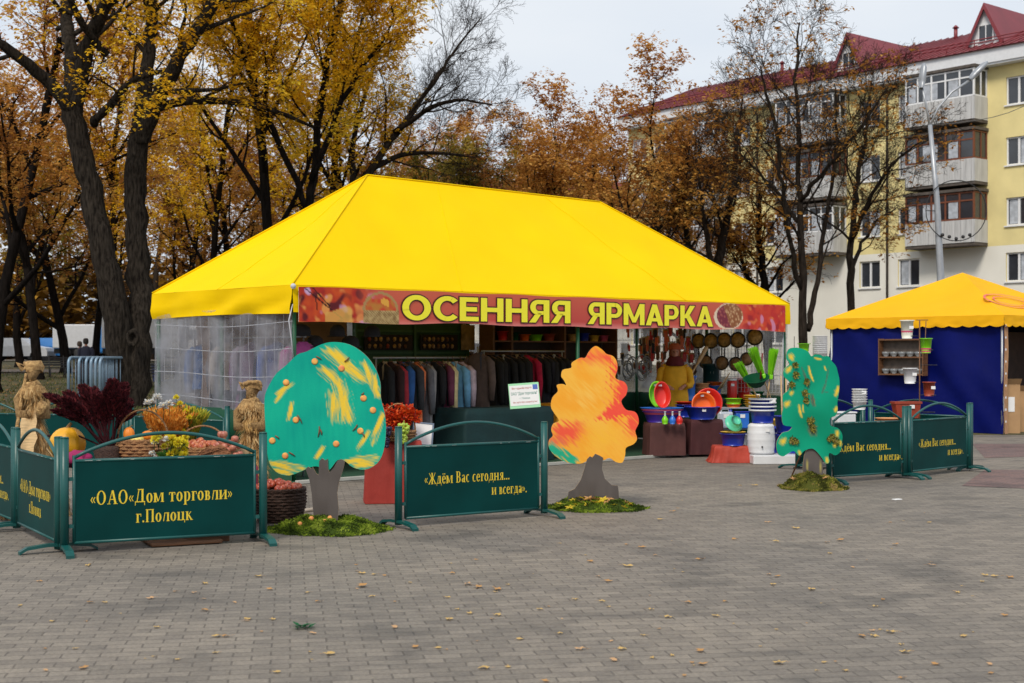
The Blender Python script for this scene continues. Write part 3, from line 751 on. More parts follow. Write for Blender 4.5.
TREES = [ # pixel column, distance, variant, scale, rotation, label, group
 (278, 44, 'gold', 1.12, .4, 'tall golden tree with a straight dark trunk rising behind the left tent slope', None),
 (322, 52, 'gold', 1.02, 2.6, 'golden tree whose crown hangs over the peak of the yellow tent', None),
 (430, 64, 'park_orange', .95, 5.1, 'orange tree filling the gap behind the tent peak, right of the olive one', None),
 (520, 70, 'olive', .95, 1.4, 'olive tree behind the middle of the tent roof, between rusty ones', None),
 (590, 60, 'chestnut', .84, 5.4, 'orange chestnut in the gap left of the tallest chestnut', None),
 (208, 56, 'gold', .95, 4.0, 'golden tree standing just right of the big forked trunk', None),
 (372, 60, 'park_orange', .98, 1.0, 'orange brown tree behind the left peak of the yellow tent', None),
 (440, 58, 'olive', .92, 2.0, 'olive green and brown tree behind the bare leaning branches', None),
 (500, 62, 'park_rust', 1.02, 5.0, 'rusty brown tree behind the middle of the yellow tent roof', None),
 (556, 54, 'chestnut', .9, .7, 'orange chestnut behind the yellow tent roof, left of the taller one', None),
 (648, 50, 'chestnut', .95, 3.6, 'tallest orange chestnut against the sky just left of the apartment house', None),
 (700, 56, 'park_rust', .66, .9, 'small rusty tree in front of the far end of the apartment house', None),
 (600, 66, 'park_orange', .85, 2.2, 'orange brown tree in the second row between the two chestnuts', None),
 (-6, 46, 'park_orange', 1.05, 4.2, 'dark trunked orange tree cut by the left edge of the photo', None),
 (38, 58, 'park_orange', 1.05, .2, 'orange tree with a stout dark trunk beside the far park bench', None),
 (66, 66, 'park_rust', 1.1, 1.2, 'rusty forked tree behind the stacked crowd barriers', None),
 (20, 76, 'olive', 1.15, 2.9, 'olive tree deeper in the park near the left edge', None),
 (95, 84, 'park_orange', 1.15, 3.3, 'orange tree far back in the park left of the forked trunk', None),
 (182, 72, 'park_rust', 1.05, 5.3, 'rusty tree far back between the forked trunk and the tent', None),
 (235, 76, 'park_orange', 1.1, 1.9, 'orange tree deep in the park behind the tent corner', None),
 (300, 82, 'park_rust', 1.15, .5, 'rusty tree deep in the park behind the golden crowns', None),
 (400, 84, 'olive', 1.1, 4.6, 'olive tree in the back row behind the tent peak', None),
 (-70, 62, 'gold', 1.0, 1.6, 'golden tree reaching in over the left edge of the photo', None),
 (120, 60, 'gold', .9, 5.6, 'golden crown seen between the two forked trunks', None),
 (470, 86, 'park_orange', 1.0, .6, 'orange tree in the back row behind the rusty brown one', None),
 (-170, 58, 'park_orange', 1.0, 2.3, 'orange tree further left along the park edge', None),
 (-280, 54, 'gold', .95, .9, 'golden tree at the far left of the park', None),
 (-230, 74, 'park_rust', 1.1, 4.1, 'rusty tree in the second row at the far left', None),
 (-120, 80, 'olive', 1.1, 3.1, 'olive tree in the second row left of the photo', None),
 (-380, 64, 'park_orange', 1.0, 5.2, 'orange tree furthest left in the park', None),
 (545, 88, 'park_rust', .95, 3.1, 'rusty tree in the back row behind the left chestnut', None),
]
for px, D, key, s, rot, lab, grp in TREES:
    x = (px-512)/FOC*D; z = gz(x, D)
    if key not in placed:
        wd, cw = variants[key]
        t = thing('park_tree', lab, 'tree', (x, D, z), rot, grp)
        wd.build('trunk', M_barkd, t); cw.build('crown', lm[key], t, smooth=False); t.scale = (s,)*3; placed[key] = t
    else: dup(placed[key], (x, D, z), rot, lab, s)

# trees with limbs laid out by hand: lists of (px, py, depth offset, radius px)
def limb_tree(name, label, base, D, limbs, cfg, seed, nleaf, lsize, lspread, barkm, leafm, keep=None, lv=3, sublen=3.0, rk=1.0):
    rs = random.Random(seed); z0 = gz(base, D); t = thing(name, label, 'tree', (base, D, z0)); wood = MB(); tips = []
    k = D/FOC
    for lb in limbs:
        pts = []; rad = []
        for (x, y, dy, rp) in lb['p']:
            q = P(x, y, D); q = q+Vector((0, dy, 0)); q -= Vector((base, D, z0)); pts.append(q); rad.append(rp*k*rk)
        fine = []; fr_ = []
        for i in range(len(pts)-1):
            p0 = pts[max(i-1,0)]; p1 = pts[i]; p2 = pts[i+1]; p3 = pts[min(i+2,len(pts)-1)]
            for j in range(4):
                u = j/4; fine.append(.5*((2*p1)+(-p0+p2)*u+(2*p0-5*p1+4*p2-p3)*u*u+(-p0+3*p1-3*p2+p3)*u**3)+Vector((rs.gauss(0,.03),rs.gauss(0,.03),0))); fr_.append((rad[i]*(1-u)+rad[i+1]*u)*rs.uniform(.95,1.06))
        fine.append(pts[-1]); fr_.append(rad[-1]); dirs = [(fine[min(i+1,len(fine)-1)]-fine[max(i-1,0)]).normalized() for i in range(len(fine))]
        wood.tube(fine, fr_, lb.get('n', 10), cap=True)
        c2 = dict(cfg); c2['kids'] = (lb.get('kids', 7),)+tuple(cfg['kids'][1:])
        for q in range(len(fine)-5, len(fine)):
            tips.append((fine[q], dirs[q], 3))
        if lb.get('kids', 7): spawn(wood, tips, fine, fr_, dirs, lb.get('sub', sublen), 0, lv, c2, rs, t0=lb.get('t0', .3))
    wood.build('trunk', barkm, t)
    c = crown(tips, nleaf, lsize, lspread, rs, keep)
    if c.f: c.build('crown', leafm, t, smooth=False)
    return t
C_big = dict(jit=.12, up=.03, kids=(8,6,5,4), spread=(.8,.7,.7,.7), ratio=(1.0,.62,.55,.5), bare=.2, lv=3, leaf_from=2, thin=.42)
BIG = [
 dict(p=[(116,432,0,20),(119,395,0,16.5),(120,350,0,14.5),(112,290,-.2,13),(101,230,-.3,11.5),(90,175,-.3,11),(78,128,-.3,10.5),(72,100,-.3,10)], n=16, kids=0),
 dict(p=[(130,430,.2,19),(131,395,.2,16),(134,345,.3,14),(136,290,.5,12.5),(130,230,.6,11),(130,175,.6,11),(135,130,.6,10),(139,95,.6,9)], n=16, kids=0),
 dict(p=[(78,115,-.3,8),(55,85,-.8,6),(30,62,-1.4,5),(5,48,-2,4.5),(-30,35,-2.8,3.5),(-70,0,-3.5,2)], kids=8, t0=.35),
 dict(p=[(74,110,-.3,9),(70,70,.2,7.5),(62,35,.6,7),(52,0,1.2,6),(40,-60,2,4),(30,-120,2.8,2)], kids=8, t0=.4),
 dict(p=[(76,112,-.3,8.5),(86,70,-.3,8),(100,35,-.6,7),(128,-2,-1.2,6),(160,-60,-2,3.5),(190,-110,-3,1.5)], kids=9, t0=.3),
 dict(p=[(139,100,.6,8.5),(137,60,1,7),(138,20,1.4,6.5),(139,-20,1.6,5),(150,-90,2,2.5)], kids=9, t0=.3),
 dict(p=[(136,140,.5,8.5),(150,110,.2,8),(170,78,-.2,7.5),(200,40,-.7,6.5),(228,5,-1.2,5.5),(262,-40,-2,3.5),(300,-90,-3,1.5)], kids=10, t0=.25),
 dict(p=[(152,108,.2,5),(175,96,.8,4.5),(220,92,1.4,3.6),(262,98,2,2.6),(300,112,2.6,1.4)], kids=7, t0=.2, sub=2),
 dict(p=[(96,125,-.2,4.5),(120,112,-1,4),(148,92,-1.6,3.2),(182,88,-2.2,2.2)], kids=5, t0=.3, sub=1.8),
 dict(p=[(112,60,-.6,4),(96,30,-1.6,3.4),(88,0,-2.2,2.6),(84,-40,-3,1.4)], kids=5, t0=.3, sub=2),
]
C_bigs = dict(C_big)
big = limb_tree('forked_tree', 'huge dark tree with two stout forked trunks left of the yellow tent', -10.75, 38, BIG, C_big, 5, 12000, .16, .3, M_bark, L_gold, lv=3, sublen=2.8)
m = MB()
kp = P(133,338,37.45)-Vector((-10.75,38,gz(-10.75,38)))
m.lathe([(.12,-.2),(.15,0),(.17,.08),(.14,.12),(.09,.09),(.07,-.02),(0,-.04)], 14, M=frame(kp, (0.1,-1,.1)), jit=.3, sy=1.4); m.build('knot', M_bark, big)
C_bare = dict(jit=.16, up=.06, kids=(10,8,6,4,3), spread=(.7,.65,.65,.6,.6), ratio=(1,.6,.55,.55,.5), bare=.2, leaf_from=2, thin=.4)
low = lambda zmax, prob, rs_: (lambda p: p.z < zmax or rs_.random() < prob)
rsx = random.Random(9); M_barkb = mat('brown_bark', (.03, .023, .018), .95, .6, 4, bump=1, bscale=12, stretch=(4, 4, .7), spec=.06)
limb_tree('chestnut_tree', 'nearly bare dark tree with three tall stems in front of the apartment house', 9.3, 45,
 [dict(p=[(806,440,0,7),(803,330,0,6),(801,229,0,4.4),(800,170,.3,3.4),(801,119,.5,2.7),(802,60,.8,2.2),(806,15,1,1)], kids=12, t0=.3, sub=3.3),
  dict(p=[(800,290,0,3.8),(790,258,-.5,3.4),(780,218,-1,2.9),(772,180,-1.4,2.4),(768,145,-1.6,3),(755,105,-2,1.8),(748,80,-2.2,.8)], kids=9, t0=.2, sub=3),
  dict(p=[(808,330,0,4.4),(818,292,.4,3.8),(828,245,.8,3.3),(838,195,1.2,2.6),(847,152,1.6,2.8),(852,110,2,1.6),(850,70,2.2,.8)], kids=10, t0=.2, sub=3),
  dict(p=[(801,200,0,3.2),(822,170,-.8,2.6),(845,140,-1.6,1.8),(870,100,-2.2,.9)], kids=8, t0=.2, sub=2.3),
  dict(p=[(800,225,0,3),(782,190,.8,2.4),(760,160,1.4,1.7),(735,130,2,.8)], kids=8, t0=.2, sub=2.3)],
 C_bare, 21, 3400, .17, .25, M_barkb, L_rust, keep=low(6, .25, rsx), lv=4, rk=.74)
limb_tree('bare_tree', 'thin bare tree right of the three stemmed one, before the downpipe', 11.4, 47,
 [dict(p=[(851,430,0,5.6),(850,330,0,5.2),(850,270,0,4.7),(855,220,.3,3.9),(861,180,.5,3),(868,150,.8,3),(876,110,1,1.8),(880,75,1.2,.8)], kids=15, t0=.35, sub=3),
  dict(p=[(852,240,0,3.2),(862,205,-.7,2.6),(880,172,-1.4,1.8),(905,150,-2,.8)], kids=8, t0=.2, sub=2),
  dict(p=[(851,270,0,3),(870,240,1,2.2),(892,215,1.7,1.4),(915,200,2,.6)], kids=6, t0=.2, sub=1.8)],
 C_bare, 22, 1200, .17, .25, M_barkb, L_rust, keep=low(6, .15, rsx), lv=4, rk=.78)
limb_tree('slender_tree', 'slender leaning tree behind the right end of the yellow tent roof', 7.2, 49,
 [dict(p=[(716,430,0,6),(716,300,0,5.2),(722,250,.3,4.6),(730,215,.5,3.8),(738,170,.8,2.8),(742,130,1,1.8),(748,90,1.2,.8)], kids=14, t0=.35, sub=3),
  dict(p=[(717,290,0,3.5),(705,250,-.7,2.8),(697,210,-1.4,2),(690,175,-2,.8)], kids=9, t0=.2, sub=2.4),
  dict(p=[(688,430,.3,4),(690,280,.3,3.6),(688,235,.3,3),(684,190,.3,1.8)], kids=9, t0=.4, sub=2.4)],
 C_bare, 23, 3800, .18, .3, M_barkb, L_orange, keep=low(8, .35, rsx), lv=4)
limb_tree('young_chestnut', 'rust leaved chestnut growing low between the slender and three stemmed trees', 9.4, 51,
 [dict(p=[(770,440,0,5),(768,330,0,4.5),(764,280,0,3.8),(760,235,.3,2.8),(762,190,.3,1.6)], kids=14, t0=.3, sub=2.6),
  dict(p=[(768,320,0,3),(752,280,.5,2.4),(742,245,1,1.5)], kids=8, t0=.2, sub=2)],
 C_bare, 24, 3600, .2, .3, M_barkd, L_rust, lv=3)
limb_tree('leaning_bare_tree', 'bare tree leaning right into the open sky above the tent peak', -6.0, 50,
 [dict(p=[(300,420,0,7.5),(318,300,0,6.5),(345,220,.2,5.3),(375,160,.4,4.2),(405,118,.6,3.3),(432,78,.8,2.4),(452,48,1,1.6),(480,10,1.2,.8)], kids=14, t0=.4, sub=3.2),
  dict(p=[(395,130,.5,3.6),(425,112,-.2,2.8),(458,104,-.8,2),(492,112,-1.4,.8)], kids=9, t0=.2, sub=2.2),
  dict(p=[(370,168,.4,4),(400,150,1.2,3),(440,146,1.8,2),(486,150,2.4,.8)], kids=9, t0=.2, sub=2.2),
  dict(p=[(352,205,.2,4),(350,140,1,3.2),(362,80,1.6,2.4),(380,20,2,1.2)], kids=10, t0=.2, sub=2.5)],
 C_bare, 25, 3200, .16, .3, M_barkb, L_gold, keep=lambda p: p.x < 2.4, lv=4, rk=.85)
limb_tree('overhanging_tree', 'golden leaved tree spreading high above the left slope of the yellow tent', -6.3, 41,
 [dict(p=[(296,430,0,6.5),(299,330,0,6),(306,230,0,5.2),(312,180,.2,4.8),(318,120,.2,4.3),(326,60,.2,3.8),(338,0,.4,4),(350,-60,.6,2)], kids=12, t0=.5, sub=3.4),
  dict(p=[(312,180,0,4),(335,130,-.7,3.4),(362,85,-1.4,2.6),(392,50,-2,1.4),(400,20,-2.2,.8)], kids=10, t0=.25, sub=2.2),
  dict(p=[(307,210,0,4),(285,150,-.7,3.4),(262,95,-1.4,2.6),(245,40,-2,2),(230,-10,-2.4,1)], kids=11, t0=.2, sub=2.6)],
 C_bare, 26, 15000, .16, .34, M_barkd, L_gold, keep=lambda p: p.z > 3.5, lv=3, rk=.85)

# far-off wood closing the park
mb = MB(); rs = random.Random(77); mb.t = {}
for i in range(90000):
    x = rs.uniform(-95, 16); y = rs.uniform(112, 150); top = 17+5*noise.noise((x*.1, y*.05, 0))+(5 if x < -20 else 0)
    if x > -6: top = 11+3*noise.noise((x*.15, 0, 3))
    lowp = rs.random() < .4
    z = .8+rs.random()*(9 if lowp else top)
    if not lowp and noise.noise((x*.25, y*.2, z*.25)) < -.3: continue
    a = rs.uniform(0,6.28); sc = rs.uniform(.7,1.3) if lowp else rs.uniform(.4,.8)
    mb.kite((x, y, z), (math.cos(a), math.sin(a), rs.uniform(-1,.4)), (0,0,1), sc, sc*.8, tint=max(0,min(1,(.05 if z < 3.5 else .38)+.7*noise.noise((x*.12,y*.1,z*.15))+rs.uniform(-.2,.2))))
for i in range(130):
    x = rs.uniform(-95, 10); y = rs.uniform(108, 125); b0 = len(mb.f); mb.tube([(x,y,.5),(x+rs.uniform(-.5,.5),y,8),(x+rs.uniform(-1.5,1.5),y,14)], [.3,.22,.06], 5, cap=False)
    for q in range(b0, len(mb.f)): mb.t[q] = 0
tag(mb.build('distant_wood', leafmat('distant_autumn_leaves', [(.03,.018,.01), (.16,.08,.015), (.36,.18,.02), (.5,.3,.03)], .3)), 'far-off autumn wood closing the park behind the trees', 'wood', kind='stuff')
# ================================================================== main tent
M_yfab = mat('yellow_tent_fabric', (.92,.60,.0), .7, .045, .7, bump=.5, bscale=3.5, trans=.08, spec=.08)
M_ofab = mat('orange_yellow_tent_fabric', (.88,.45,.01), .7, .04, 1, bump=.4, bscale=4, trans=.08, spec=.1)
M_pole = mat('green_tent_frame', (.006,.09,.035), .45, .1, 4)
M_skirt = mat('green_tarpaulin', (.006,.075,.035), .5, .2, 2, bump=.4, bscale=5)
M_carpet = mat('green_floor', (.01,.06,.03), .9, .2, 3)
def meshsheet(name, alpha):
    m = bpy.data.materials.new(name); m.use_nodes = True; nt = m.node_tree; L = nt.links; out = nt.nodes['Material Output']; b = nt.nodes['Principled BSDF']
    b.inputs['Base Color'].default_value = (.62,.62,.64,1); b.inputs['Roughness'].default_value = .25
    tr = nd(nt,'ShaderNodeBsdfTransparent'); tl = nd(nt,'ShaderNodeBsdfTranslucent'); tl.inputs['Color'].default_value = (.7,.7,.7,1)
    m1 = nd(nt,'ShaderNodeMixShader'); m1.inputs[0].default_value = .5; L.new(b.outputs[0], m1.inputs[1]); L.new(tl.outputs[0], m1.inputs[2])
    tc = nd(nt,'ShaderNodeTexCoord'); n = nd(nt,'ShaderNodeTexNoise'); n.inputs['Scale'].default_value = 2.5; n.inputs['Detail'].default_value = 5; L.new(tc.outputs['Object'], n.inputs['Vector'])
    r = nd(nt,'ShaderNodeValToRGB'); r.color_ramp.elements[0].position = .35; r.color_ramp.elements[1].position = .7
    r.color_ramp.elements[0].color = (alpha*.5,)*3+(1,); r.color_ramp.elements[1].color = (min(1,alpha*1.7),)*3+(1,)
    L.new(n.outputs['Fac'], r.inputs['Fac']); m2 = nd(nt,'ShaderNodeMixShader'); L.new(r.outputs['Color'], m2.inputs[0]); L.new(tr.outputs[0], m2.inputs[1]); L.new(m1.outputs[0], m2.inputs[2])
    bp = nd(nt,'ShaderNodeBump'); bp.inputs['Strength'].default_value = .4; bp.inputs['Distance'].default_value = .05; L.new(n.outputs['Fac'], bp.inputs['Height']); L.new(bp.outputs['Normal'], b.inputs['Normal'])
    L.new(m2.outputs[0], out.inputs['Surface']); return m
M_film = meshsheet('clear_reinforced_film', .45)
M_film.node_tree.nodes['Principled BSDF'].inputs['Base Color'].default_value = (.46,.48,.56,1)
M_filmb = meshsheet('cloudy_reinforced_film', .5)
M_thread = mat('white_thread', (.5,.51,.55), .6, .05)
tent = thing('yellow_market_tent', 'large yellow hip roofed market tent with an open front full of goods', 'market tent', (TF.x, TF.y, 0), TANG)
ZE, ZV = 2.47, 2.13
RA, RB, RZ, RZ2 = 2.43, 7.27, 4.2, 4.17; RY = TW/2
mb = MB()
def roofgrid(c00, c10, c01, c11, nu, nv, sag=.05, m=0, wr=.04, seed=0):
    idx = []
    for j in range(nv+1):
        row = []
        for i in range(nu+1):
            u, v = i/nu, j/nv
            p = (Vector(c00)*(1-u)+Vector(c10)*u)*(1-v)+(Vector(c01)*(1-u)+Vector(c11)*u)*v
            q = math.sin(math.pi*u)*math.sin(math.pi*min(v, .999))
            p.z -= sag*q; w_ = noise.noise(p*1.3+Vector((seed,0,0)))*wr+noise.noise(p*4+Vector((seed,3,0)))*wr*.3
            e = min(u, 1-u, v, 1-v)*8; p.z += w_*min(1, e)
            row.append(mb.vt(p))
        idx.append(row)
    for j in range(nv):
        for i in range(nu):
            mb.fc((idx[j][i], idx[j][i+1], idx[j+1][i+1], idx[j+1][i]), m, True)
e = .04
A_, B_, C_, D_ = (-e,-e,ZE), (TL+e,-e,ZE), (TL+e,TW+e,ZE), (-e,TW+e,ZE); R1, R2 = (RA,RY,RZ), (RB,RY,RZ2)
roofgrid(A_, B_, R1, R2, 40, 16, .06, seed=1); roofgrid(D_, A_, R1, R1, 16, 16, .07, seed=2); roofgrid(B_, C_, R2, R2, 16, 16, .07, seed=3); roofgrid(C_, D_, R2, R1, 40, 16, .06, seed=4)
roof_ = mb.build('canopy', M_yfab, tent)
def seam(c0, c1, a0, a1, u, sag, seed, wr=.04):
    pts = []
    for j in range(25):
        v = j/24; p = (Vector(c0)*(1-u)+Vector(c1)*u)*(1-v)+(Vector(a0)*(1-u)+Vector(a1)*u)*v
        p.z -= sag*math.sin(math.pi*u)*math.sin(math.pi*min(v,.999)); w_ = noise.noise(p*1.3+Vector((seed,0,0)))*wr+noise.noise(p*4+Vector((seed,3,0)))*wr*.3
        p.z += w_*min(1, min(u,1-u,v,1-v)*8)+.002; pts.append(p)
    m = MB(); m.tube(pts, .006, 5); m.build('seam', M_yfab, roof_)
for u in (.27,.73): seam(A_, B_, R1, R2, u, .06, 1)
seam(D_, A_, R1, R1, .5, .07, 2)
for c_0, c_1 in ((A_,R1),(B_,R2),(D_,R1),(R1,R2)):
    m = MB(); m.tube([Vector(c_0).lerp(Vector(c_1), k/12)+Vector((0,0,.012)) for k in range(13)], .011, 6); m.build('ridge_seam', M_yfab, roof_)
mb = MB()
def valance(p0, p1, ztop, zbot, n, amp, out, seed, m=0, rnd=None):
    p0, p1 = Vector(p0), Vector(p1); rows = []
    for j in range(7):
        row = []
        for i in range(n+1):
            u = i/n; v = j/6; p = p0.lerp(p1, u); z = ztop+(zbot-ztop)*v
            if rnd: z = ztop+(rnd(u)-ztop)*v
            f = noise.noise(Vector((u*n*.16+seed, v*2.2+u*3, seed)))*amp*(.15+v)+math.sin(u*17+v*2.5+seed)*amp*.35*v
            row.append(mb.vt((p.x+out[0]*(f+.01*v), p.y+out[1]*(f+.01*v), z)))
        rows.append(row)
    for j in range(6):
        for i in range(n): mb.fc((rows[j][i], rows[j+1][i], rows[j+1][i+1], rows[j][i+1]), m, True)
ze = ZE-.002
valance((-e,TW+e), (-e,-e), ze, ZV, 40, .05, (-1,0), 1.3, rnd=lambda u: ZV+.02*math.sin(u*3.1)-.02)
valance((-e,-e), (TL+e,-e), ze, ZV, 90, .02, (0,-1), 5.1)
valance((TL+e,-e), (TL+e,TW+e), ze, ZV, 40, .035, (1,0), 2.7)
valance((TL+e,TW+e), (-e,TW+e), ze, ZV, 90, .03, (0,1), 9)
mb.build('valance', M_yfab, roof_)
def pole(p, q, r=.028, n=8, name='frame_pole'):
    m = MB(); m.tube([p, q], r, n); return m.build(name, M_pole, tent)
for a, b in ((.03,.03), (TL-.03,.03), (.03,TW-.03), (TL-.03,TW-.03), (.03,TW*.5), (TL-.03,TW*.5), (5.05,TW-.03), (2.5,TW-.03), (7.6,TW-.03), (5.05,.06)):
    pole((a,b,0), (a,b,ZE-.05))
for p, q in (((0.03,.03,ZE-.1),(TL-.03,.03,ZE-.1)), ((.03,TW-.03,ZE-.1),(TL-.03,TW-.03,ZE-.1)), ((.03,.06,ZE-.13),(.03,TW-.06,ZE-.13)), ((TL-.03,.06,ZE-.13),(TL-.03,TW-.06,ZE-.13)),
             ((.06,.06,ZE-.08),(RA,RY,RZ-.12)), ((.06,TW-.06,ZE-.08),(RA,RY,RZ-.12)), ((TL-.06,.06,ZE-.08),(RB,RY,RZ2-.12)), ((TL-.06,TW-.06,ZE-.08),(RB,RY,RZ2-.12)), ((RA,RY,RZ-.12),(RB,RY,RZ2-.12)), ((5.05,.06,ZE-.08),(5.05,RY,RZ-.14)), ((5.05,TW-.06,ZE-.08),(5.05,RY,RZ-.14))): pole(p, q, .022)
def sidewall(p0, p1, z0, z1, film, thr, name='wall_film', nrm=(1,0), gx=.24, gz_=.33):
    p0, p1 = Vector(p0), Vector(p1); Lw = (p1-p0).length; n = int(Lw/.12); m = MB(); rows = []
    def wob(u, z): return noise.noise(Vector((u*Lw*1.2, z*1.3, 3)))*.035
    for j in range(13):
        z = z0+(z1-z0)*j/12; row = []
        for i in range(n+1):
            u = i/n; p = p0.lerp(p1, u); f = wob(u, z); row.append(m.vt((p.x+nrm[0]*f, p.y+nrm[1]*f, z)))
        rows.append(row)
    for j in range(12):
        for i in range(n): m.fc((rows[j][i], rows[j][i+1], rows[j+1][i+1], rows[j+1][i]), 0, True)
    o = m.build(name, film, tent); m = MB()
    k = gx/2
    while k < Lw:
        u = k/Lw; p = p0.lerp(p1, u); pts = [(p.x+nrm[0]*(wob(u,z)-.004), p.y+nrm[1]*(wob(u,z)-.004), z) for z in [z0+(z1-z0)*q/8 for q in range(9)]]
        m.tube(pts, .0028, 3, cap=False); k += gx
    z = z1-.2
    while z > z0:
        pts = []
        for i in range(n+1):
            u = i/n; p = p0.lerp(p1, u); pts.append((p.x+nrm[0]*(wob(u,z)-.004), p.y+nrm[1]*(wob(u,z)-.004), z+.03*math.sin(u*5+z)))
        m.tube(pts, .0055, 3, cap=False); z -= gz_
    m.build('grid_thread', thr, o); return o
def skirt(p0, p1, z1, nrm):
    p0, p1 = Vector(p0), Vector(p1); n = int((p1-p0).length/.15); m = MB(); rows = []
    for j in range(5):
        row = []
        for i in range(n+1):
            u = i/n; p = p0.lerp(p1, u); z = .02+(z1-.02)*j/4; f = noise.noise(Vector((u*n*.3, z, nrm[0]*4)))*.03
            row.append(m.vt((p.x+nrm[0]*f, p.y+nrm[1]*f, z)))
        rows.append(row)
    for j in range(4):
        for i in range(n): m.fc((rows[j][i], rows[j][i+1], rows[j+1][i+1], rows[j+1][i]), 0, True)
    return m.build('wall_skirt', M_skirt, tent)
sidewall((-.02,TW), (-.02,0), .88, 2.2, M_film, M_thread, nrm=(-1,0), gx=.2)
M_filmb.node_tree.nodes['Principled BSDF'].inputs['Base Color'].default_value = (.42,.41,.38,1)
sidewall((0,TW+.02), (TL,TW+.02), .88, 2.4, M_filmb, M_thread, nrm=(0,1), gx=.3)
sidewall((TL+.02,0), (TL+.02,TW), .88, 2.4, M_filmb, M_thread, nrm=(1,0), gx=.3)
skirt((-.02,TW), (-.02,0), .9, (-1,0)); skirt((0,TW+.02), (TL,TW+.02), .9, (0,1)); skirt((TL+.02,0), (TL+.02,TW), .9, (1,0))
mb = MB(); mb.bbox(-.06, TL-.6, -.06, TW+.03, .004, .035, .008); mb.build('floor', M_carpet, tent)
mb = MB(); mb.bbox(-.02, 8.6, -.12, -.062, .004, .05, .006); mb.build('floor_edge', mat('pale_edge_strip', (.42,.42,.38), .6, .1), tent)
mb = MB(); mb.tube([(-.03,-.03,ZV+.1),(-.1,-.05,ZV-.1),(-.04,-.02,ZV-.35),(.0,.0,ZV-.6)], .008, 5); mb.ball((-.05,-.07,ZE-.02), .035, n=6); mb.build('tie_cord', M_thread, tent)

# ------------------------------------------------------------------ banner
BZ0, BZ1 = 2.015, 2.45
aB0, aB1 = .03, TL-.13
def ba(px): return TA(px, -.07)
a_leaf, a_bk0, a_bk1, a_t0, a_t1, a_u0, a_u1, a_pot0, a_pot1 = ba(362), ba(361), ba(400), ba(401.5), ba(570), ba(587.5), ba(712), ba(716), ba(743)
def leaves_pic(x, z):
    q = nz(x, z, 5.5, 1)+.5*nz(x, z, 14, 2); h = nz(x, z, 9, 7)
    c = mix((.42,.03,.02), (.62,.09,.02), .5+q)
    c = mix(c, (.12,.015,.02), (nz(x,z,7,11)-.12)*4)
    c = mix(c, (.75,.3,.08), (h-.28)*5)
    c = mix(c, (.62,.4,.62), (nz(x,z,6,23)-.33)*7)
    return c
def banner(x, z):
    zz = (z-BZ0)/(BZ1-BZ0); base = mix((.52,.07,.06), (.60,.12,.07), zz+.4*nz(x,z,1.2)); base = mix(base, (.72,.22,.2), (.16-zz)*6); base = mix(base, (.66,.16,.08), (nz(x,0,.8,5))*1.4)
    c = base
    if x < a_bk0+.25:
        t = (x-(a_bk0-.1))/.35; c = mix(leaves_pic(x, z), base, t)
        for s_, e_ in (((ba(303),BZ1),(ba(342),BZ0+.05)), ((ba(312),BZ1),(ba(330),BZ0+.2)), ((ba(316),BZ0+.3),(ba(317),BZ0+.16))):
            d, _ = segd(x, z, s_, e_)
            if d < .008: c = (.03,.01,.01)
        if ba(325) < x < ba(352) and zz < .35+.3*nz(x,z,7,4): c = mix(c, (.7,.42,.1), .7)
    if a_bk0 < x < a_bk1:
        u = (x-a_bk0)/(a_bk1-a_bk0)
        if zz < .42 and .02+.05*(1-zz) < u < .98: c = mix((.5,.36,.16), (.22,.13,.05), .5+1.2*math.sin(x*150)*math.sin(z*170)*.5+nz(x,z,20))
        dx = (u-.5)/.46; dz = (zz-.38)/.55; rr_ = math.hypot(dx, dz)
        if dz > 0 and .86 < rr_ < 1.0: c = (.42,.26,.1)
        elif dz > 0 and rr_ < .84 and zz < .78+.2*nz(x,z,8,3):
            c = mix((.55,.06,.03), (.5,.2,.04), .5+1.5*nz(x,z,13,9))
            if .5 < u < .72 and abs(zz-(1.0-u*.6)) < .1: c = (.75,.38,.06)
    if x > a_pot0-.1:
        u = (x-a_pot0)/(a_pot1-a_pot0)
        t = (x-(a_pot1-.1))/.25
        if t > 0: c = mix(base, leaves_pic(x, z), t); c = mix(c, (.7,.03,.03), .45)
        ex = (u-.5)/.5; ez = (zz-.52)/.5
        if ex*ex+ez*ez < 1.0 or (ex+.25)**2+(ez+.1)**2 < .8:
            cell = 1-noise.voronoi(Vector((x*19,z*19,.3)))[0][0]*1.9; ex2 = ex+ez*.35
            c = mix((.28,.1,.04), (.8,.52,.28), cell)
            if ex2 < -.2: c = mix((.2,.03,.05), (.55,.16,.12), cell)
            if ex*ex+ez*ez > .86 and (ez < 0 or ex < 0): c = (.78,.62,.45)
    return c
bn = thing('fair_banner', 'long red banner with autumn fair lettering hung along the front of the yellow tent', 'banner', (T(0,-.07).x, T(0,-.07).y, 0), TANG)
ol = [(aB0+(aB1-aB0)*i/60, BZ0+.012*math.sin(i*.5)-.008*math.sin(i*.21+1)) for i in range(61)]+[(aB1-(aB1-aB0)*i/60, BZ1+.006*math.sin(i*.7)) for i in range(61)]
M_vinyl = paintmat('printed_vinyl', .35, .1)
painted(ol, .0165, banner, .004, 'printed_panel', M_vinyl, bn, M_tag)
M_yl = mat('bright_yellow_ink', (.95,.86,.03), .6, .02); M_dk = mat('dark_red_ink', (.07,.006,.008), .5, .1)
zt0, zt1 = BZ0+.05, BZ0+.375
for txt, x0, x1, dz in (('ОСЕННЯЯ', a_t0, a_t1, 0), ('ЯРМАРКА', a_u0, a_u1, -.005)):
    bold_text(txt, x0, x1, zt0+dz, zt1+dz, -.006, .017, 'lettering_outline', M_dk, bn)
    bold_text(txt, x0, x1, zt0+dz, zt1+dz, -.013, 0, 'lettering', M_yl, bn)

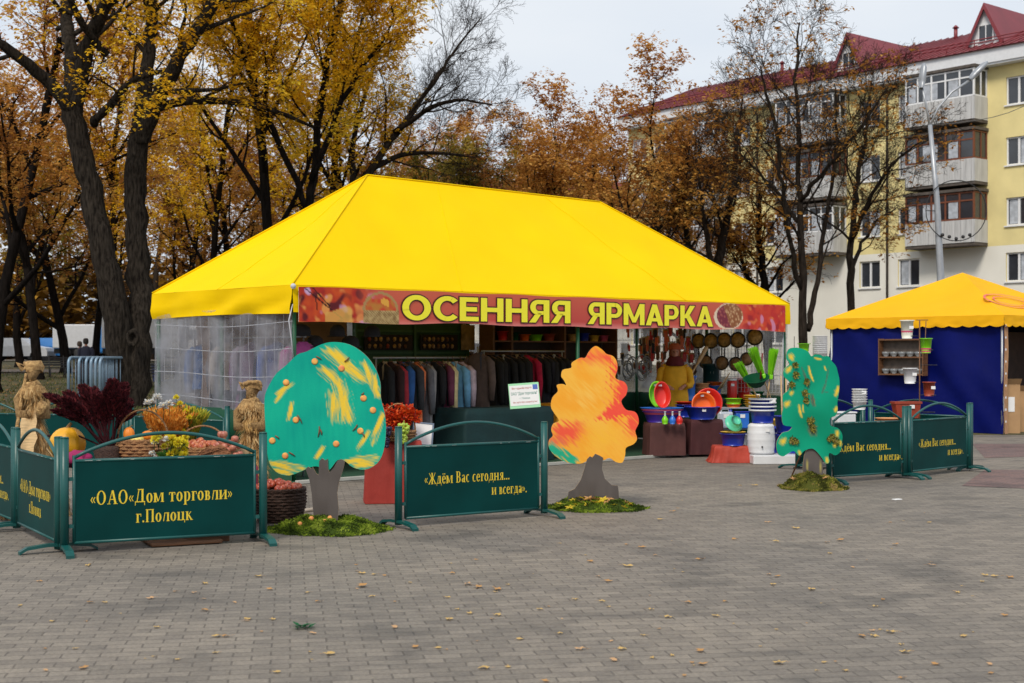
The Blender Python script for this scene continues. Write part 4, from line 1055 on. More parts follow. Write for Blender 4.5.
# ================================================================== barriers
BW = 1.64
def make_barrier(lines, label, loc, rz, W=BW, grp='green barriers with arched tops around the stalls'):
    t = thing('barrier', label, 'barrier', loc, rz, grp)
    for x in (0, W):
        m = MB(); m.tube([(x,0,.03),(x,0,.93)], .035, 14); m.tube([(x,0,.93),(x,0,.94)], [.037,.03], 14); m.build('post', M_green, t)
        m = MB()
        pts = [(0,-.31,.012),(0,-.25,.045),(0,-.1,.062),(0,.1,.062),(0,.25,.045),(0,.31,.012)]
        rows = []
        for (a, b, c) in pts: rows.append([m.vt((x-.032,b,c+.012)), m.vt((x+.032,b,c+.012)), m.vt((x+.032,b,c-.012)), m.vt((x-.032,b,c-.012))])
        for r0, r1 in zip(rows, rows[1:]):
            for k in range(4): m.fc((r0[k], r0[(k+1)%4], r1[(k+1)%4], r1[k]))
        m.fc(rows[0][::-1]); m.fc(rows[-1]); m.build('foot', M_green, t)
    x0, x1 = .075, W-.075
    m = MB(); 
    for p, q in (((x0,0,.085),(x1,0,.085)), ((x0,0,.745),(x1,0,.745)), ((x0,0,.085),(x0,0,.79)), ((x1,0,.085),(x1,0,.79))): m.tube([p, q], .014, 8)
    m.build('frame', M_green, t)
    m = MB(); n = 20; m.tube([(x0+(x1-x0)*i/n, 0, .77+.185*math.sin(math.pi*i/n)**.85) for i in range(n+1)], .015, 8); m.build('arch', M_green, t)
    m = MB(); m.box(x0+.012, x1-.012, -.006, .006, .097, .733); pn = m.build('panel', M_panel, t)
    y = -.0065; mid = (x0+x1)/2
    for (txt, c, z, wd, cap, al) in lines: m = MB(); serif_text(m, txt, mid+c, z, wd, cap, y, al); m.build('lettering', M_letter, pn)
    for x in (.035, W-.075):
        for z in (.22, .6): m = MB(); m.box(x, x+.04, -.012, .012, z-.015, z+.015); m.build('hinge_lug', M_green, t)
    m = MB(); rs = random.Random(int(loc[0]*100))
    for k in range(7):
        x = rs.uniform(x0+.05, x1-.1); m.box(x, x+rs.uniform(.01,.06), -.0155, -.0145, .744, .747)
    m.build('paint_chip', mat('chipped_paint', (.45,.5,.48), .7, .1), t)
    return t
TX1 = [('«ОАО«Дом торговли»', -.03, .44, 1.17, .112, 'c'), ('г.Полоцк', -.02, .275, .47, .105, 'c')]
TX2 = [('«Ждём Вас сегодня...', -.07, .44, .97, .105, 'c'), ('и всегда».', .62, .30, .42, .1, 'r')]
def bar(a, b, lines, label, **k):
    a, b = Vector(a[:2]), Vector(b[:2]); d = b-a
    return make_barrier(lines, label, (a.x, a.y, 0), math.atan2(d.y, d.x), W=d.length, **k)
bar((-3.6,11.26), (-2.13,11.98), TX1, 'green barrier facing the camera in front of the harvest baskets, yellow trade house lettering')
bar((-4.5,12.72), (-3.68,11.36), TX1, 'green barrier seen edge on at the left, running back from the front corner post')
bar((-5.45,14.2), (-4.56,12.84), TX2, 'green barrier cut by the left edge of the photo, behind the straw woman')
bar((-1.05,12.95), (.32,13.9), TX2, 'green barrier with lettering between the round green cutout tree and the orange one')
bar((-5.3,19.5), (-3.68,18.1), [], 'green barrier at the back of the harvest display beside the tent wall')
bar((-7.0,20.2), (-5.38,19.6), [], 'green barrier at the back behind the purple plumes')
bar((-8.6,20.6), (-7.08,20.25), [], 'green barrier furthest left at the back of the harvest display')
bar((3.95,17.45), (5.09,18.15), TX2, 'green lettered barrier partly behind the tall green cutout tree')
bar((5.16,18.2), (6.3,19.3), TX2, 'green lettered barrier rightmost, in front of the blue tent wall')
bar((6.36,19.42), (5.3,20.7), [], 'plain green barrier running back behind the rightmost lettered one')
bar((5.2,20.75), (4.0,19.6), [], 'plain green barrier behind the flower pots by the blue tent')
# ================================================================== plywood tree cutouts
def px_outline(pts, D, x0, y0, ox, oy, sc):                                  # crop pixels -> metres
    return [(((ox+x/sc)-x0)/FOC*D, (y0-(oy+y/sc))/FOC*D) for x, y in pts]
M_ply = paintmat('painted_plywood', .5, .3); M_edge = mat('plywood_edge', (.4,.28,.16), .8, .2)
GREY = (.085,.072,.066)
def moss(parent_label, loc, rx, ry, h, nb, extras, seed, mossc=None):
    rs = random.Random(seed); mb = MB()
    n = 26; rings = 7; ids = []
    for j in range(rings+1):
        row = []
        for i in range(n):
            a = 2*math.pi*i/n; r = (j/rings)*(1+.16*nz(math.cos(a), math.sin(a), 1.7, seed)); z = (h+.07*nz(math.cos(a)*r*rx*6, math.sin(a)*r*ry*6, 1, seed))*(1-(j/rings)**3)
            row.append(mb.vt((rx*r*math.cos(a), ry*r*math.sin(a), max(.003, z))))
        ids.append(row)
    for j in range(rings):
        for i in range(n): mb.fc((ids[j][i], ids[j][(i+1)%n], ids[j+1][(i+1)%n], ids[j+1][i]), 0, True)
    mb.t = {i: .1 for i in range(len(mb.f))}
    for i in range(nb):
        a = rs.uniform(0, 6.28); r = math.sqrt(rs.random())*(1.1+.1*rs.random())*(1+.22*nz(math.cos(a), math.sin(a), 1.7, seed)+.1*nz(math.cos(a), math.sin(a), 5, seed)); x, y = rx*r*math.cos(a), ry*r*math.sin(a)
        z = (h+.07*nz(x*6, y*6, 1, seed))*(1-min(1,r)**3)+rs.uniform(-.01,.012); b = rs.uniform(0,6.28)
        mb.kite((x, y, max(.002,z)), (math.cos(b)*.8, math.sin(b)*.8, rs.uniform(.2,1.3)), (math.sin(b),-math.cos(b),.4), rs.uniform(.012,.038), rs.uniform(.008,.018), tint=max(0,min(1,.42+1.3*nz(x,y,9,seed+2)+rs.uniform(-.3,.3))))
    o = mb.build('moss_mound', mossc or M_moss, None, loc); tag(o, parent_label, 'moss')
    for (nm, lab, cnt, m, s) in extras:
        pr = None
        for k in range(cnt):
            a = rs.uniform(3.3, 6.1) if cnt > 3 else rs.uniform(3.6, 5.8); r = rs.uniform(.25, .98); x, y = rx*r*math.cos(a), ry*r*math.sin(a)
            z = max(.01, h*(1-r**2.4))+.015
            if pr is None:
                q = MB()
                if nm == 'fallen_fruit': q.ball((0,0,0), .021, n=8)
                else:
                    for j in range(5):
                        aa = j*2*math.pi/5+.2; q.kite((0,0,.0), (math.cos(aa), math.sin(aa), .12), (0,0,1), s, s*.5, tint=.5)
                pr = q.build(nm, m); ob = pr
            else: ob = pr.copy(); COL.objects.link(ob)
            ob.location = (loc[0]+x, loc[1]+y, z+.01); ob.rotation_euler = (rs.uniform(.1,.7), rs.uniform(-.4,.4), rs.uniform(0,6.28)); f = rs.uniform(.7,1.2); ob.scale = (f,f,f)
            tag(ob, lab, 'fruit' if 'fruit' in nm else 'leaf', ('fallen fruit' if 'fruit' in nm else nm.split('_')[0]+' leaves')+' on the moss of one cutout tree')
    return o
M_moss = leafmat('green_moss', [(.025,.045,.004), (.08,.13,.01), (.17,.25,.015), (.27,.34,.04)], .2, .9)
M_mossb = leafmat('brown_green_moss', [(.05,.055,.008), (.14,.15,.02), (.27,.25,.035), (.33,.23,.09)], .2, .9)
M_yleaf = leafmat('yellow_maple', [(.7,.5,.03), (.75,.55,.04), (.8,.62,.06)], .3)
M_bleaf = leafmat('tan_maple', [(.5,.27,.1), (.55,.3,.12), (.6,.35,.14)], .2)
M_fruit = mat('blushed_apple', (.75,.2,.1), .6, .1, 22, col2=(.85,.5,.12), spec=.1)
# --- tree 1: round green with fruit
D1 = 12.85; X1 = (325-512)/FOC*D1
c1 = [(165,52),(210,30),(250,22),(300,30),(345,58),(378,98),(398,150),(400,200),(413,255),(416,310),(408,370),(388,408),(350,428),(310,420),(285,400),(262,398),(240,425),(222,432),(200,418),(176,420),(150,432),(110,446),(75,440),(48,412),(38,370),(34,310),(30,240),(32,190),(50,150),(70,120),(100,95),(135,62)]
s1 = [(193,610),(186,560),(181,500),(174,460),(162,425),(170,418),(180,425),(184,418),(196,440),(203,444),(205,400),(214,391),(224,398),(232,393),(233,425),(238,436),(252,420),(262,400),(275,394),(287,400),(280,430),(268,465),(262,500),(266,550),(262,610)]
o1 = px_outline(c1, D1, 325, 0, 255, 335, 3.178); z1b = (HY-(335+610/3.178))/FOC*D1+EYE
def fixz(o, D): return [(x, z+EYE+(HY)/FOC*D) for x, z in o]
o1 = fixz(o1, D1); t1 = fixz(px_outline(s1, D1, 325, 0, 255, 335, 3.178), D1)
t1 = [(x, z if z > .12 else -.0) for x, z in t1]
def cp(x, y, ox=255, oy=335, sc=3.178, D=D1, x0=325): 
    return ((ox+x/sc-x0)/FOC*D, EYE+(HY-(oy+y/sc))/FOC*D)
TEAL = (.0,.36,.25); YS = (.78,.52,.04)
strokes1 = [((232,50),(345,140),18),((255,55),(330,130),14),((215,108),(265,150),15),((262,150),(300,265),20),((245,190),(255,270),16),((280,200),(285,270),14),((345,90),(392,190),12),((378,130),(388,200),8),((405,250),(375,340),10),((398,260),(372,350),6),((360,305),(325,370),7),((290,405),(385,390),12),((320,418),(375,408),12),((50,410),(150,425),13),((60,432),(120,440),10),((115,215),(108,270),7),((70,190),(120,150),7),((65,215),(95,175),5),((215,355),(195,390),8)]
strokes1 = [(cp(*a), cp(*b), w_/3.178/FOC*D1) for a, b, w_ in strokes1]
def brush(c, x, z, strokes, col, ragged=.9, seed=0):
    for a, b, w_ in strokes:
        d, t = segd(x, z, a, b)
        if d > w_*2.2: continue
        L_ = max(1e-4, math.hypot(b[0]-a[0], b[1]-a[1])); ux, uz = (b[0]-a[0])/L_, (b[1]-a[1])/L_
        al = (x-a[0])*ux+(z-a[1])*uz; pe = -(x-a[0])*uz+(z-a[1])*ux
        q = noise.noise((al*7+seed, pe*75, seed))
        k = (w_*(1.25+ragged*q)*(1-.5*abs(t-.5))-d)/(w_*.8)+.45*q
        c = mix(c, mix(col, (.7,.62,.1), .3*max(0,q)), k*.8+.1*q)
    return c
def paint1(x, z):
    c = mix((.0,.30,.23), (.005,.41,.27), .5+.9*nz(x, z, 3)+.3*noise.noise((x*30, z*5, 1)))
    return brush(c, x, z, strokes1, YS)
def grey(x, z): return mix(GREY, (.11,.095,.088), .5+nz(x, z, 4)+.4*noise.noise((x*25, z*4, 2)))
T1 = thing('cutout_tree', 'round green painted plywood tree with yellow strokes and small fruit', 'cutout tree', (X1, D1, 0))
tr_ = painted(t1, .02, grey, .02, 'trunk', M_ply, T1, M_edge)
cr_ = painted(smooth_outline(o1), .0105, paint1, .02, 'crown', M_ply, T1, M_edge); cr_.location.y = -.0; 
tr_.location.y = -.024
for x, y in ((190,84),(275,106),(99,151),(345,201),(375,239),(130,270),(335,305),(55,336),(258,346),(96,384)):
    q = cp(x, y); m = MB(); m.lathe([(0,-.004),(.028,-.002),(.03,.003),(.022,.008),(.01,.01),(0,.0105)], 14, M=frame((q[0], -.001, q[1]), (0,-1,0))); m.build('painted_fruit', M_fruit, T1)
m = MB()
for a, b in (((195,68),(212,78)),((285,85),(300,70)),((135,255),(150,282)),((325,285),(310,305)),((340,310),(348,325)),((205,290),(200,325)),((208,300),(212,318)),((108,372),(128,385)),((65,320),(78,330)),((338,190),(346,182))):
    p, q = cp(*a), cp(*b); m.tube([(p[0],-.006,p[1]),((p[0]+q[0])/2+.006,-.012,(p[1]+q[1])/2),(q[0],-.006,q[1])], [.006,.007,.003], 5)
m.build('twig', M_dwood, T1)
m = MB(); m.box(-.03,.03,.02,.06,.02,.9); m.box(-.03,.03,.06,.5,.02,.06); m.build('brace', M_wood, T1)
moss('green moss mound at the foot of the round green cutout tree', (X1+.05, D1-.08, 0) , .50, .38, .11 , 11000, [('fallen_fruit','little reddish fruit lying in the moss under the round green cutout tree',4,M_fruit,0)], 3)
# --- tree 2: orange and red
D2 = 14.6; X2 = (593-512)/FOC*D2; K2 = 3.592
c2 = [(225,45),(240,40),(262,55),(275,68),(297,75),(312,95),(314,125),(306,150),(315,160),(338,168),(350,188),(345,215),(328,238),(345,268),(375,275),(388,292),(390,318),(378,345),(385,372),(372,392),(345,405),(342,430),(332,458),(308,456),(285,442),(262,450),(240,430),(214,445),(190,460),(160,462),(125,455),(88,432),(68,405),(68,378),(82,362),(76,340),(84,318),(104,308),(88,282),(75,258),(80,225),(100,202),(96,180),(118,176),(130,180),(120,160),(112,148),(118,125),(148,118),(150,100),(180,82),(198,82),(210,62)]
s2 = [(136,620),(135,590),(138,562),(160,552),(182,520),(195,480),(205,445),(215,435),(224,440),(234,426),(248,432),(262,440),(258,480),(268,515),(292,538),(314,540),(318,560),(319,620)]
o2 = fixz(px_outline(c2, D2, 593, 0, 530, 335, K2), D2); t2 = [(x, max(z, 0)) for x, z in fixz(px_outline(s2, D2, 593, 0, 530, 335, K2), D2)]
t2[0] = (t2[0][0], 0); t2[-1] = (t2[-1][0], 0)
def inv2(x, z): return ((x*FOC/D2+593-530)*K2, (HY-(z-EYE)*FOC/D2-335)*K2)
def paint2(x, z):
    u, v = inv2(x, z); n_ = nz(x, z, 5, 3); br = noise.noise(((u+v)*.015, (u-v)*.12, 4)); bh = noise.noise((u*.14, v*.02, 8))
    c = mix((.85,.36,.03), (.85,.45,.06), .5+n_+br*.5)
    edge = 285-(v-100)*.03-(60 if v > 250 else 0)*min(1,(v-250)/60)+30*bh
    if v < 300+40*br: c = mix(c, (.82,.08,.05), (u-edge+60*br)/30)
    if 230 < v < 400: c = mix(c, (.82,.09,.05), (u-(300+(v-250)*.35)+90*br)/40*min(1,(v-230)/30)*max(0,min(1,(385-v)/50)))
    c = mix(c, (.83,.10,.05), (1-abs(v-78-.1*(u-240))/40+.8*br)*(.8 if 170 < u < 290 else 0))
    d = math.hypot((u-135)/75, (v-350)/48); c = mix(c, (.82,.1,.05), (1.05-d+br*.9)*1.5)
    d = math.hypot((u-95)/45, (v-385)/30); c = mix(c, (.75,.16,.07), (1.0-d+br*.6)*1.2)
    d, t = segd(u, v, (82,405), (150,450)); c = mix(c, (.02,.38,.22), (24-d+22*br)/12)
    d = math.hypot((u-205)/60, (v-225)/50); c = mix(c, (.85,.5,.1), (1-d+br)*.6)
    d = math.hypot((u-260)/90, (v-370)/60); c = mix(c, (.85,.44,.04), (1-d+br)*.9)
    return c
T2 = thing('cutout_tree', 'orange and red painted plywood tree standing on a grey stepped trunk', 'cutout tree', (X2, D2, 0))
a_ = painted(t2, .02, grey, .02, 'trunk', M_ply, T2, M_edge); a_.location.y = -.024
painted(smooth_outline(o2), .0115, paint2, .02, 'crown', M_ply, T2, M_edge)
m = MB(); m.box(-.03,.03,.02,.06,.02,.8); m.box(-.03,.03,.06,.5,.02,.06); m.build('brace', M_wood, T2)
moss('moss mound with yellow leaves at the foot of the orange cutout tree', (X2+.02, D2+.0, 0), .45, .36, .09, 8000, [('maple_leaf','yellow maple leaf lying on the moss of the orange cutout tree',16,M_yleaf,.06), ('dry_leaf','tan dry leaf at the foot of the orange cutout tree',9,M_bleaf,.06)], 5)
# --- tree 3: tall green with moss tufts
D3 = 16.8; X3 = (811-512)/FOC*D3; K3 = 4.144
c3 = [(95,60),(125,52),(155,58),(178,70),(190,88),(205,80),(228,82),(240,88),(262,88),(275,108),(292,128),(300,155),(307,190),(305,235),(298,280),(300,310),(290,335),(268,345),(270,375),(300,385),(318,410),(318,440),(312,480),(290,498),(268,488),(262,500),(266,525),(250,532),(235,510),(210,480),(190,470),(160,480),(140,500),(118,480),(92,492),(75,502),(55,495),(46,465),(50,435),(70,405),(95,398),(110,380),(75,372),(68,330),(74,300),(72,250),(95,228),(100,195),(75,170),(78,140),(100,120),(86,95)]
s3 = [(158,600),(158,540),(163,500),(175,470),(190,462),(215,470),(236,500),(240,540),(243,600)]
o3 = fixz(px_outline(c3, D3, 811, 0, 765, 335, K3), D3); t3 = [(x, 0 if z < .22 else z) for x, z in fixz(px_outline(s3, D3, 811, 0, 765, 335, K3), D3)]
def cp3(x, y): return cp(x, y, 765, 335, K3, D3, 811)
kk = 1/K3/FOC*D3
st3 = [((105,85),(112,95),14),((90,150),(100,135),12),((85,290),(92,280),14),((105,245),(110,235),9),((180,130),(192,180),5),((190,165),(198,190),4),((245,130),(250,145),4),((140,290),(150,340),6),((155,290),(158,320),4),((290,250),(300,215),9),((290,315),(292,300),8),((70,445),(75,435),16),((298,400),(300,415),10),((285,460),(290,450),9),((255,510),(258,525),9),((140,480),(146,495),7),((205,95),(230,100),5),((310,440),(312,455),8)]
st3 = [(cp3(*a), cp3(*b), w_*kk) for a, b, w_ in st3]
gr3 = [(cp3(*a), cp3(*b), w_*kk) for a, b, w_ in [((150,135),(175,200),4),((175,200),(180,230),3),((262,130),(252,190),3),((252,190),(235,240),4),((235,240),(262,236),2),((192,250),(200,290),10),((188,375),(200,405),22)]]
def paint3(x, z):
    c = mix((.0,.22,.12), (.003,.33,.19), .5+nz(x, z, 3, 6)); c = brush(c, x, z, st3, YS, .5, 3); return brush(c, x, z, gr3, GREY, .3, 5)
def grey3(x, z):
    c = grey(x, z); return brush(c, x, z, [(cp3(178,505), cp3(176,560), 3*kk), (cp3(232,520), cp3(232,570), 2.5*kk)], (.4,.34,.1), .5)
T3 = thing('cutout_tree', 'tall green painted plywood tree with tufts of moss and yellow blots', 'cutout tree', (X3, D3, 0), .0)
a_ = painted(t3, .02, grey3, .02, 'trunk', M_ply, T3, M_edge); a_.location.y = .004
a2_ = painted(smooth_outline(o3), .0125, paint3, .02, 'crown', M_ply, T3, M_edge); a2_.location.y = -.022
rs = random.Random(4)
for (x, y, r) in ((122,125,10),(125,165,11),(108,205,9),(170,195,10),(165,240,12),(168,270,9),(185,355,14),(195,385,13),(110,435,13),(125,440,9),(275,420,11),(290,440,13),(265,430,8)):
    m = MB(); q = cp3(x, y)
    for k in range(70):
        a = rs.uniform(0,6.28); rr_ = r*kk*math.sqrt(rs.random()); p = (q[0]+rr_*math.cos(a), -.022-rs.uniform(0,.025), q[1]+rr_*1.1*math.sin(a)); b = rs.uniform(0,6.28)
        m.kite(p, (math.cos(b), -.6, math.sin(b)), (0,-1,0), .03, .015)
    m.build('moss_tuft', M_mossb, T3)
m = MB(); m.box(-.03,.03,.02,.06,.02,.9); m.tube([(-.02,.1,.6),(-.22,.25,.03)], .01, 5); m.build('brace', M_dwood, T3)
moss('brownish moss mound at the foot of the tall green cutout tree', (X3+.02, D3+.02, 0), .35, .38, .15, 7000, [('brown_leaf','orange brown leaf lying on the moss of the tall green cutout tree',4,M_bleaf,.05)], 8, M_mossb)
# ================================================================== blue and yellow tent on the right
M_bfab = mat('blue_tarpaulin', (.001,.0045,.095), .6, .15, 1.5, bump=.6, bscale=2.2, spec=.12)
BL = 4.13; CN = (9.82, 28.0)
bt = thing('blue_market_tent', 'smaller market tent with orange yellow roof and blue tarpaulin walls at the right', 'market tent', (CN[0], CN[1], 0), TANG)
def BT(a, b): return (CN[0]+a*TU.x+b*TV.x, CN[1]+a*TU.y+b*TV.y)
mb = MB(); zt = 2.4; pk = (BL/2, BL/2, 3.42); e = .05
cs = [(-e,-e,zt),(BL+e,-e,zt),(BL+e,BL+e,zt),(-e,BL+e,zt)]
for k in range(4): roofgrid(cs[k], cs[(k+1)%4], pk, pk, 20, 16, .05, seed=20+k)
can = mb.build('canopy', M_ofab, bt)
mb = MB()
def scal(u, n=14): return zt-.2-.035*abs(math.sin(math.pi*u*n))
for k in range(4):
    a, b = cs[k], cs[(k+1)%4]; o_ = [(0,-1),(1,0),(0,1),(-1,0)][k]
    valance(a[:2], b[:2], zt-.002, zt-.2, 112, .02, o_, 30+k, rnd=scal)
mb.build('valance', M_ofab, can)
def cloth(mb_, p0, p1, z0, z1, nrm, amp, seed, m=0, fr=1.2):
    p0, p1 = Vector(p0), Vector(p1); Lw = (p1-p0).length; n = max(4, int(Lw/.1)); rows = []
    for j in range(17):
        z = z0+(z1-z0)*j/16; row = []
        for i in range(n+1):
            u = i/n; p = p0.lerp(p1, u); f = noise.noise(Vector((u*Lw*fr+z*.5, z*.7, seed)))*amp+noise.noise(Vector((u*Lw*fr*2+z*2, z, seed+5)))*amp*.4
            row.append(mb_.vt((p.x+nrm[0]*f, p.y+nrm[1]*f, z)))
        rows.append(row)
    for j in range(16):
        for i in range(n): mb_.fc((rows[j][i], rows[j][i+1], rows[j+1][i+1], rows[j+1][i]), m, True)
for p0, p1, nn, sd_ in (((0,BL),(0,.0),(-1,0),2), ((0,BL),(BL,BL),(0,1),3), ((BL,0),(BL,BL),(1,0),4)):
    m = MB(); cloth(m, p0, p1, .02, 2.35, nn, .13, sd_); m.build('wall_tarpaulin', M_bfab, bt)
for a, b in ((.04,.04),(BL-.04,.04),(.04,BL-.04),(BL-.04,BL-.04)):
    m = MB(); m.tube([(a,b,0),(a,b,zt-.05)], .025, 8); m.build('frame_pole', M_steel, bt)
for p, q in (((.04,.04),(BL-.04,.04)),((.04,BL-.04),(BL-.04,BL-.04)),((.04,.04),(.04,BL-.04)),((BL-.04,.04),(BL-.04,BL-.04))):
    m = MB(); m.tube([(*p,zt-.08),(*q,zt-.08)], .02, 6); m.build('frame_pole', M_steel, bt)
m = MB(); cloth(m, (.02,-.03), (.16,-.03), .02, 2.3, (0,-1), .03, 9); m.build('tan_curtain', mat('tan_cloth', (.45,.24,.12), .8, .1), bt)
m = MB()
for k in range(9): m.box(-.012+.0,.012,-.07,-.055, .25+k*.24, .29+k*.24)
m.build('eyelet', M_white, bt)
# ring emblem on the right roof slope
m = MB(); sl2 = (3.42-2.4)/(BL/2)
for rr_, w_ in ((1.0,.09), (.66,.07)):
    for k in range(40):
        q = []
        for (t, rad) in ((k, rr_),(k+1, rr_),(k+1, rr_-w_),(k, rr_-w_)):
            an = 2*math.pi*t/40; a = 1.45+.95*rad*math.cos(an); b = .62+.32*rad*math.sin(an); q.append((a, b, 2.4+sl2*b*1.0+.03))
        m.poly(q)
m.build('ring_emblem', mat('red_ring_ink', (.75,.12,.08), .5, .05), can)
m = MB(); m.box(.25, 3.9, 1.2, 1.24, .03, 2.1); pass  # dark sheet added in place of the tent's shaded inside
tag(m.build('back_screen', mat('dark_brown_board', (.03,.015,.01), .8, .3), loc=(CN[0],CN[1],0), rz=TANG), 'dark brown sheet added for the dim inside of the blue walled tent', 'screen')
M_card = mat('cardboard', (.42,.25,.12), .8, .08, 5)
def cardbox(loc, w_, d_, h, rz, label, note=False):
    t = thing('cardboard_box', label, 'box', loc, rz, 'cardboard boxes in the blue walled tent'); m = MB(); m.bbox(-w_/2,w_/2,-d_/2,d_/2,0,h,.008); m.build('body', M_card, t)
    m = MB(); m.poly([(-w_/2,-d_/2,h),(w_/2,-d_/2,h),(w_/2,-d_/2-.1,h+.12),(-w_/2,-d_/2-.1,h+.12)]); m.build('flap', M_card, t)
    if note:
        for x in (-.12,.06):
            m = MB(); m.box(x,x+.13,-d_/2-.008,-d_/2-.003,h*.45,h*.75)
            m.build('note', M_tag, t)
p = BT(.55,.35); cardbox((p[0],p[1],0), .62,.5,1.0,TANG-.7,'tall cardboard box with white notes just inside the open side of the blue tent', True)
p = BT(1.25,.45); cardbox((p[0],p[1],0), .6,.5,.85,TANG-.6,'lower cardboard box right of the one with white notes in the blue tent')
p = BT(.5,.75); cardbox((p[0],p[1],1.0), .5,.4,.35,TANG-.5,'small cardboard box on top at the back of the open side of the blue tent')
# shelf window in the blue wall
wb0, wb1 = 1.55, 2.85
r_ = lambda px: ((px-512)/FOC*CN[1]-CN[0])/(TV.x-(px-512)/FOC*TV.y)
wb0, wb1 = r_(929), r_(886); Dw = BT(0,(wb0+wb1)/2)[1]; wz0, wz1 = EYE+(355-375)/FOC*Dw, EYE+(355-339)/FOC*Dw
sh = thing('wall_shelf', 'brown shelf with glass bowls hung on the blue tarpaulin wall', 'shelf', (CN[0],CN[1],0), TANG)
m = MB()
for z in (wz0, (wz0+wz1)/2-.02, wz1-.03): m.box(-.26,-.08,wb0,wb1,z,z+.03)
m.build('shelf_board', M_dwood, sh); m = MB(); m.box(-.1,-.08,wb0,wb1,wz0+.03,wz1-.03); m.build('back_panel', mat('grey_brown_panel', (.1,.075,.06), .7, .3, 9), sh)
for b in (wb0-.02, wb1):
    m = MB(); m.box(-.27,-.08,b,b+.02,wz0-.01,wz1+.01); m.build('side_panel', M_dwood, sh)
M_gl = mat('pale_glassware', (.2,.21,.22), .15, .1, 8)
for z in (wz0+.031, (wz0+wz1)/2+.011):
    for k in range(5):
        b = wb0+.14+k*(wb1-wb0-.25)/4; q = BT(-.17,b); m = MB(); m.lathe([(0,.0),(.04,0),(.08,.05),(.09,.1),(.085,.1),(.07,.05),(0,.015)], 14)
        tag(m.build('glass_bowl', M_gl, loc=(q[0],q[1],z)), 'pale glass bowl on the brown shelf of the blue wall', 'bowl', 'glass bowls on the wall shelf')

# ================================================================== generic goods
def item(name, label, cat, mb_, m, loc, rz=0, grp=None, tagat=None):
    o = mb_.build(name, m, None, loc, rz); tag(o, label, cat, grp); return o
def price(parent, p, s=.05, n=(0,-1,0)):
    m = MB(); M = frame(p, n); m.box(-s/2,s/2,-s*.35,s*.35,0,.003,0,M); return m.build('price_tag', M_tag, parent)
def bowl_mb(r, h, rb=None, sx=1, sy=1, th=.008, M=None, rim=.015):
    m = MB(); rb = rb or r*.65
    m.lathe([(0,0),(rb,0),(rb+(r-rb)*.3,h*.2),(r-.01,h*.92),(r+rim,h*.95),(r+rim,h),(r-.005,h),(rb+(r-rb)*.25,h*.22),(rb-.01,th*2),(0,th*2)], 28, sx=sx, sy=sy, M=M); return m
def bucket(name, label, loc, r, h, m_, rz=0, rb=None, handle=True, grp=None, tag_=True, cat='bucket', ht=.0):
    t = thing(name, label, cat, loc, rz, grp); bowl_mb(r, h, rb or r*.78).build('shell', m_, t)
    if handle:
        m = MB(); m.tube([(r*math.cos(a), -r*.55*math.sin(a)-.01, h*.93-r*.5*math.sin(a)) for a in [math.pi*k/10 for k in range(11)]], .005, 5); m.build('handle', M_white, t)
    if tag_: price(t, (0,-r*.92,h*.75), .06)
    return t
# draped boxes
M_bdr = mat('brown_drape', (.085,.028,.025), .8, .2, 3, bump=.5, bscale=8)
M_mdr = mat('maroon_drape', (.06,.012,.014), .8, .2, 3, bump=.5, bscale=8)
M_rdr = mat('red_drape', (.33,.03,.02), .75, .12, 3, bump=.5, bscale=6)
M_tdr = mat('dark_teal_drape', (.003,.03,.032), .8, .2, 3, bump=.4, bscale=6)
M_odr = mat('orange_drape', (.8,.33,.01), .7, .1, 3, bump=.4, bscale=6)
def draped(name, label, cat, loc, w_, d_, h, rz, m_, amp=.012, flare=.02, seed=1):
    m = MB(); n = 40; rows = []
    def per(u):
        L_ = 2*(w_+d_); s = u*L_
        for (x0,y0,x1,y1,l) in ((-w_/2,-d_/2,w_/2,-d_/2,w_),(w_/2,-d_/2,w_/2,d_/2,d_),(w_/2,d_/2,-w_/2,d_/2,w_),(-w_/2,d_/2,-w_/2,-d_/2,d_)):
            if s <= l+1e-9: return x0+(x1-x0)*s/l, y0+(y1-y0)*s/l
            s -= l
        return -w_/2, -d_/2
    n = 96
    for j in range(9):
        v = j/8; row = []
        for i in range(n):
            x, y = per(i/n); k = 1+(flare+amp*2*noise.noise(Vector((i*.23, v, seed))))*(1-v)*2/max(w_,.3); q = 1-(.04 if j == 8 else 0)
            row.append(m.vt((x*k*q, y*k*q, .004+h*v if j < 8 else h)))
        rows.append(row)
    for j in range(8):
        for i in range(n): m.fc((rows[j][i], rows[j][(i+1)%n], rows[j+1][(i+1)%n], rows[j+1][i]), 0, True)
    m.fc(rows[8]); return item(name, label, cat, m, m_, loc, rz)
def at(px, D, z): return (P(px, 355, D).x, D, z)
draped('draped_box', 'brown cloth covered box holding the stacked basins, left of the maroon one', 'display box', at(664,21.95,.036), .56,.45,.51,.16,M_bdr)
draped('draped_box', 'maroon cloth covered box holding the blue basin, right of the brown one', 'display box', at(702,22.2,.036), .54,.45,.55,.25,M_mdr, seed=4)
draped('draped_plinth', 'low plinth under crumpled bright red cloth at the right of the goods', 'display box', at(730,20.9,.002), .5,.36,.25,.0,mat('scarlet_drape', (.4,.04,.02), .7, .15, 4, bump=.6, bscale=9), amp=.05, flare=.06, seed=8)
draped('draped_stand', 'tall red cloth covered stand carrying the rowan and grape basket', 'display stand', at(394,15.25,.002), .6,.42,.67,.12,M_rdr, amp=.015, flare=.02, seed=3)
tb = T(TA(495,.75), .75); draped('draped_table', 'table covered to the floor in dark teal cloth in the tent opening', 'table', (tb.x,tb.y,.036), 1.75,.7,.80,TANG,M_tdr, seed=2)
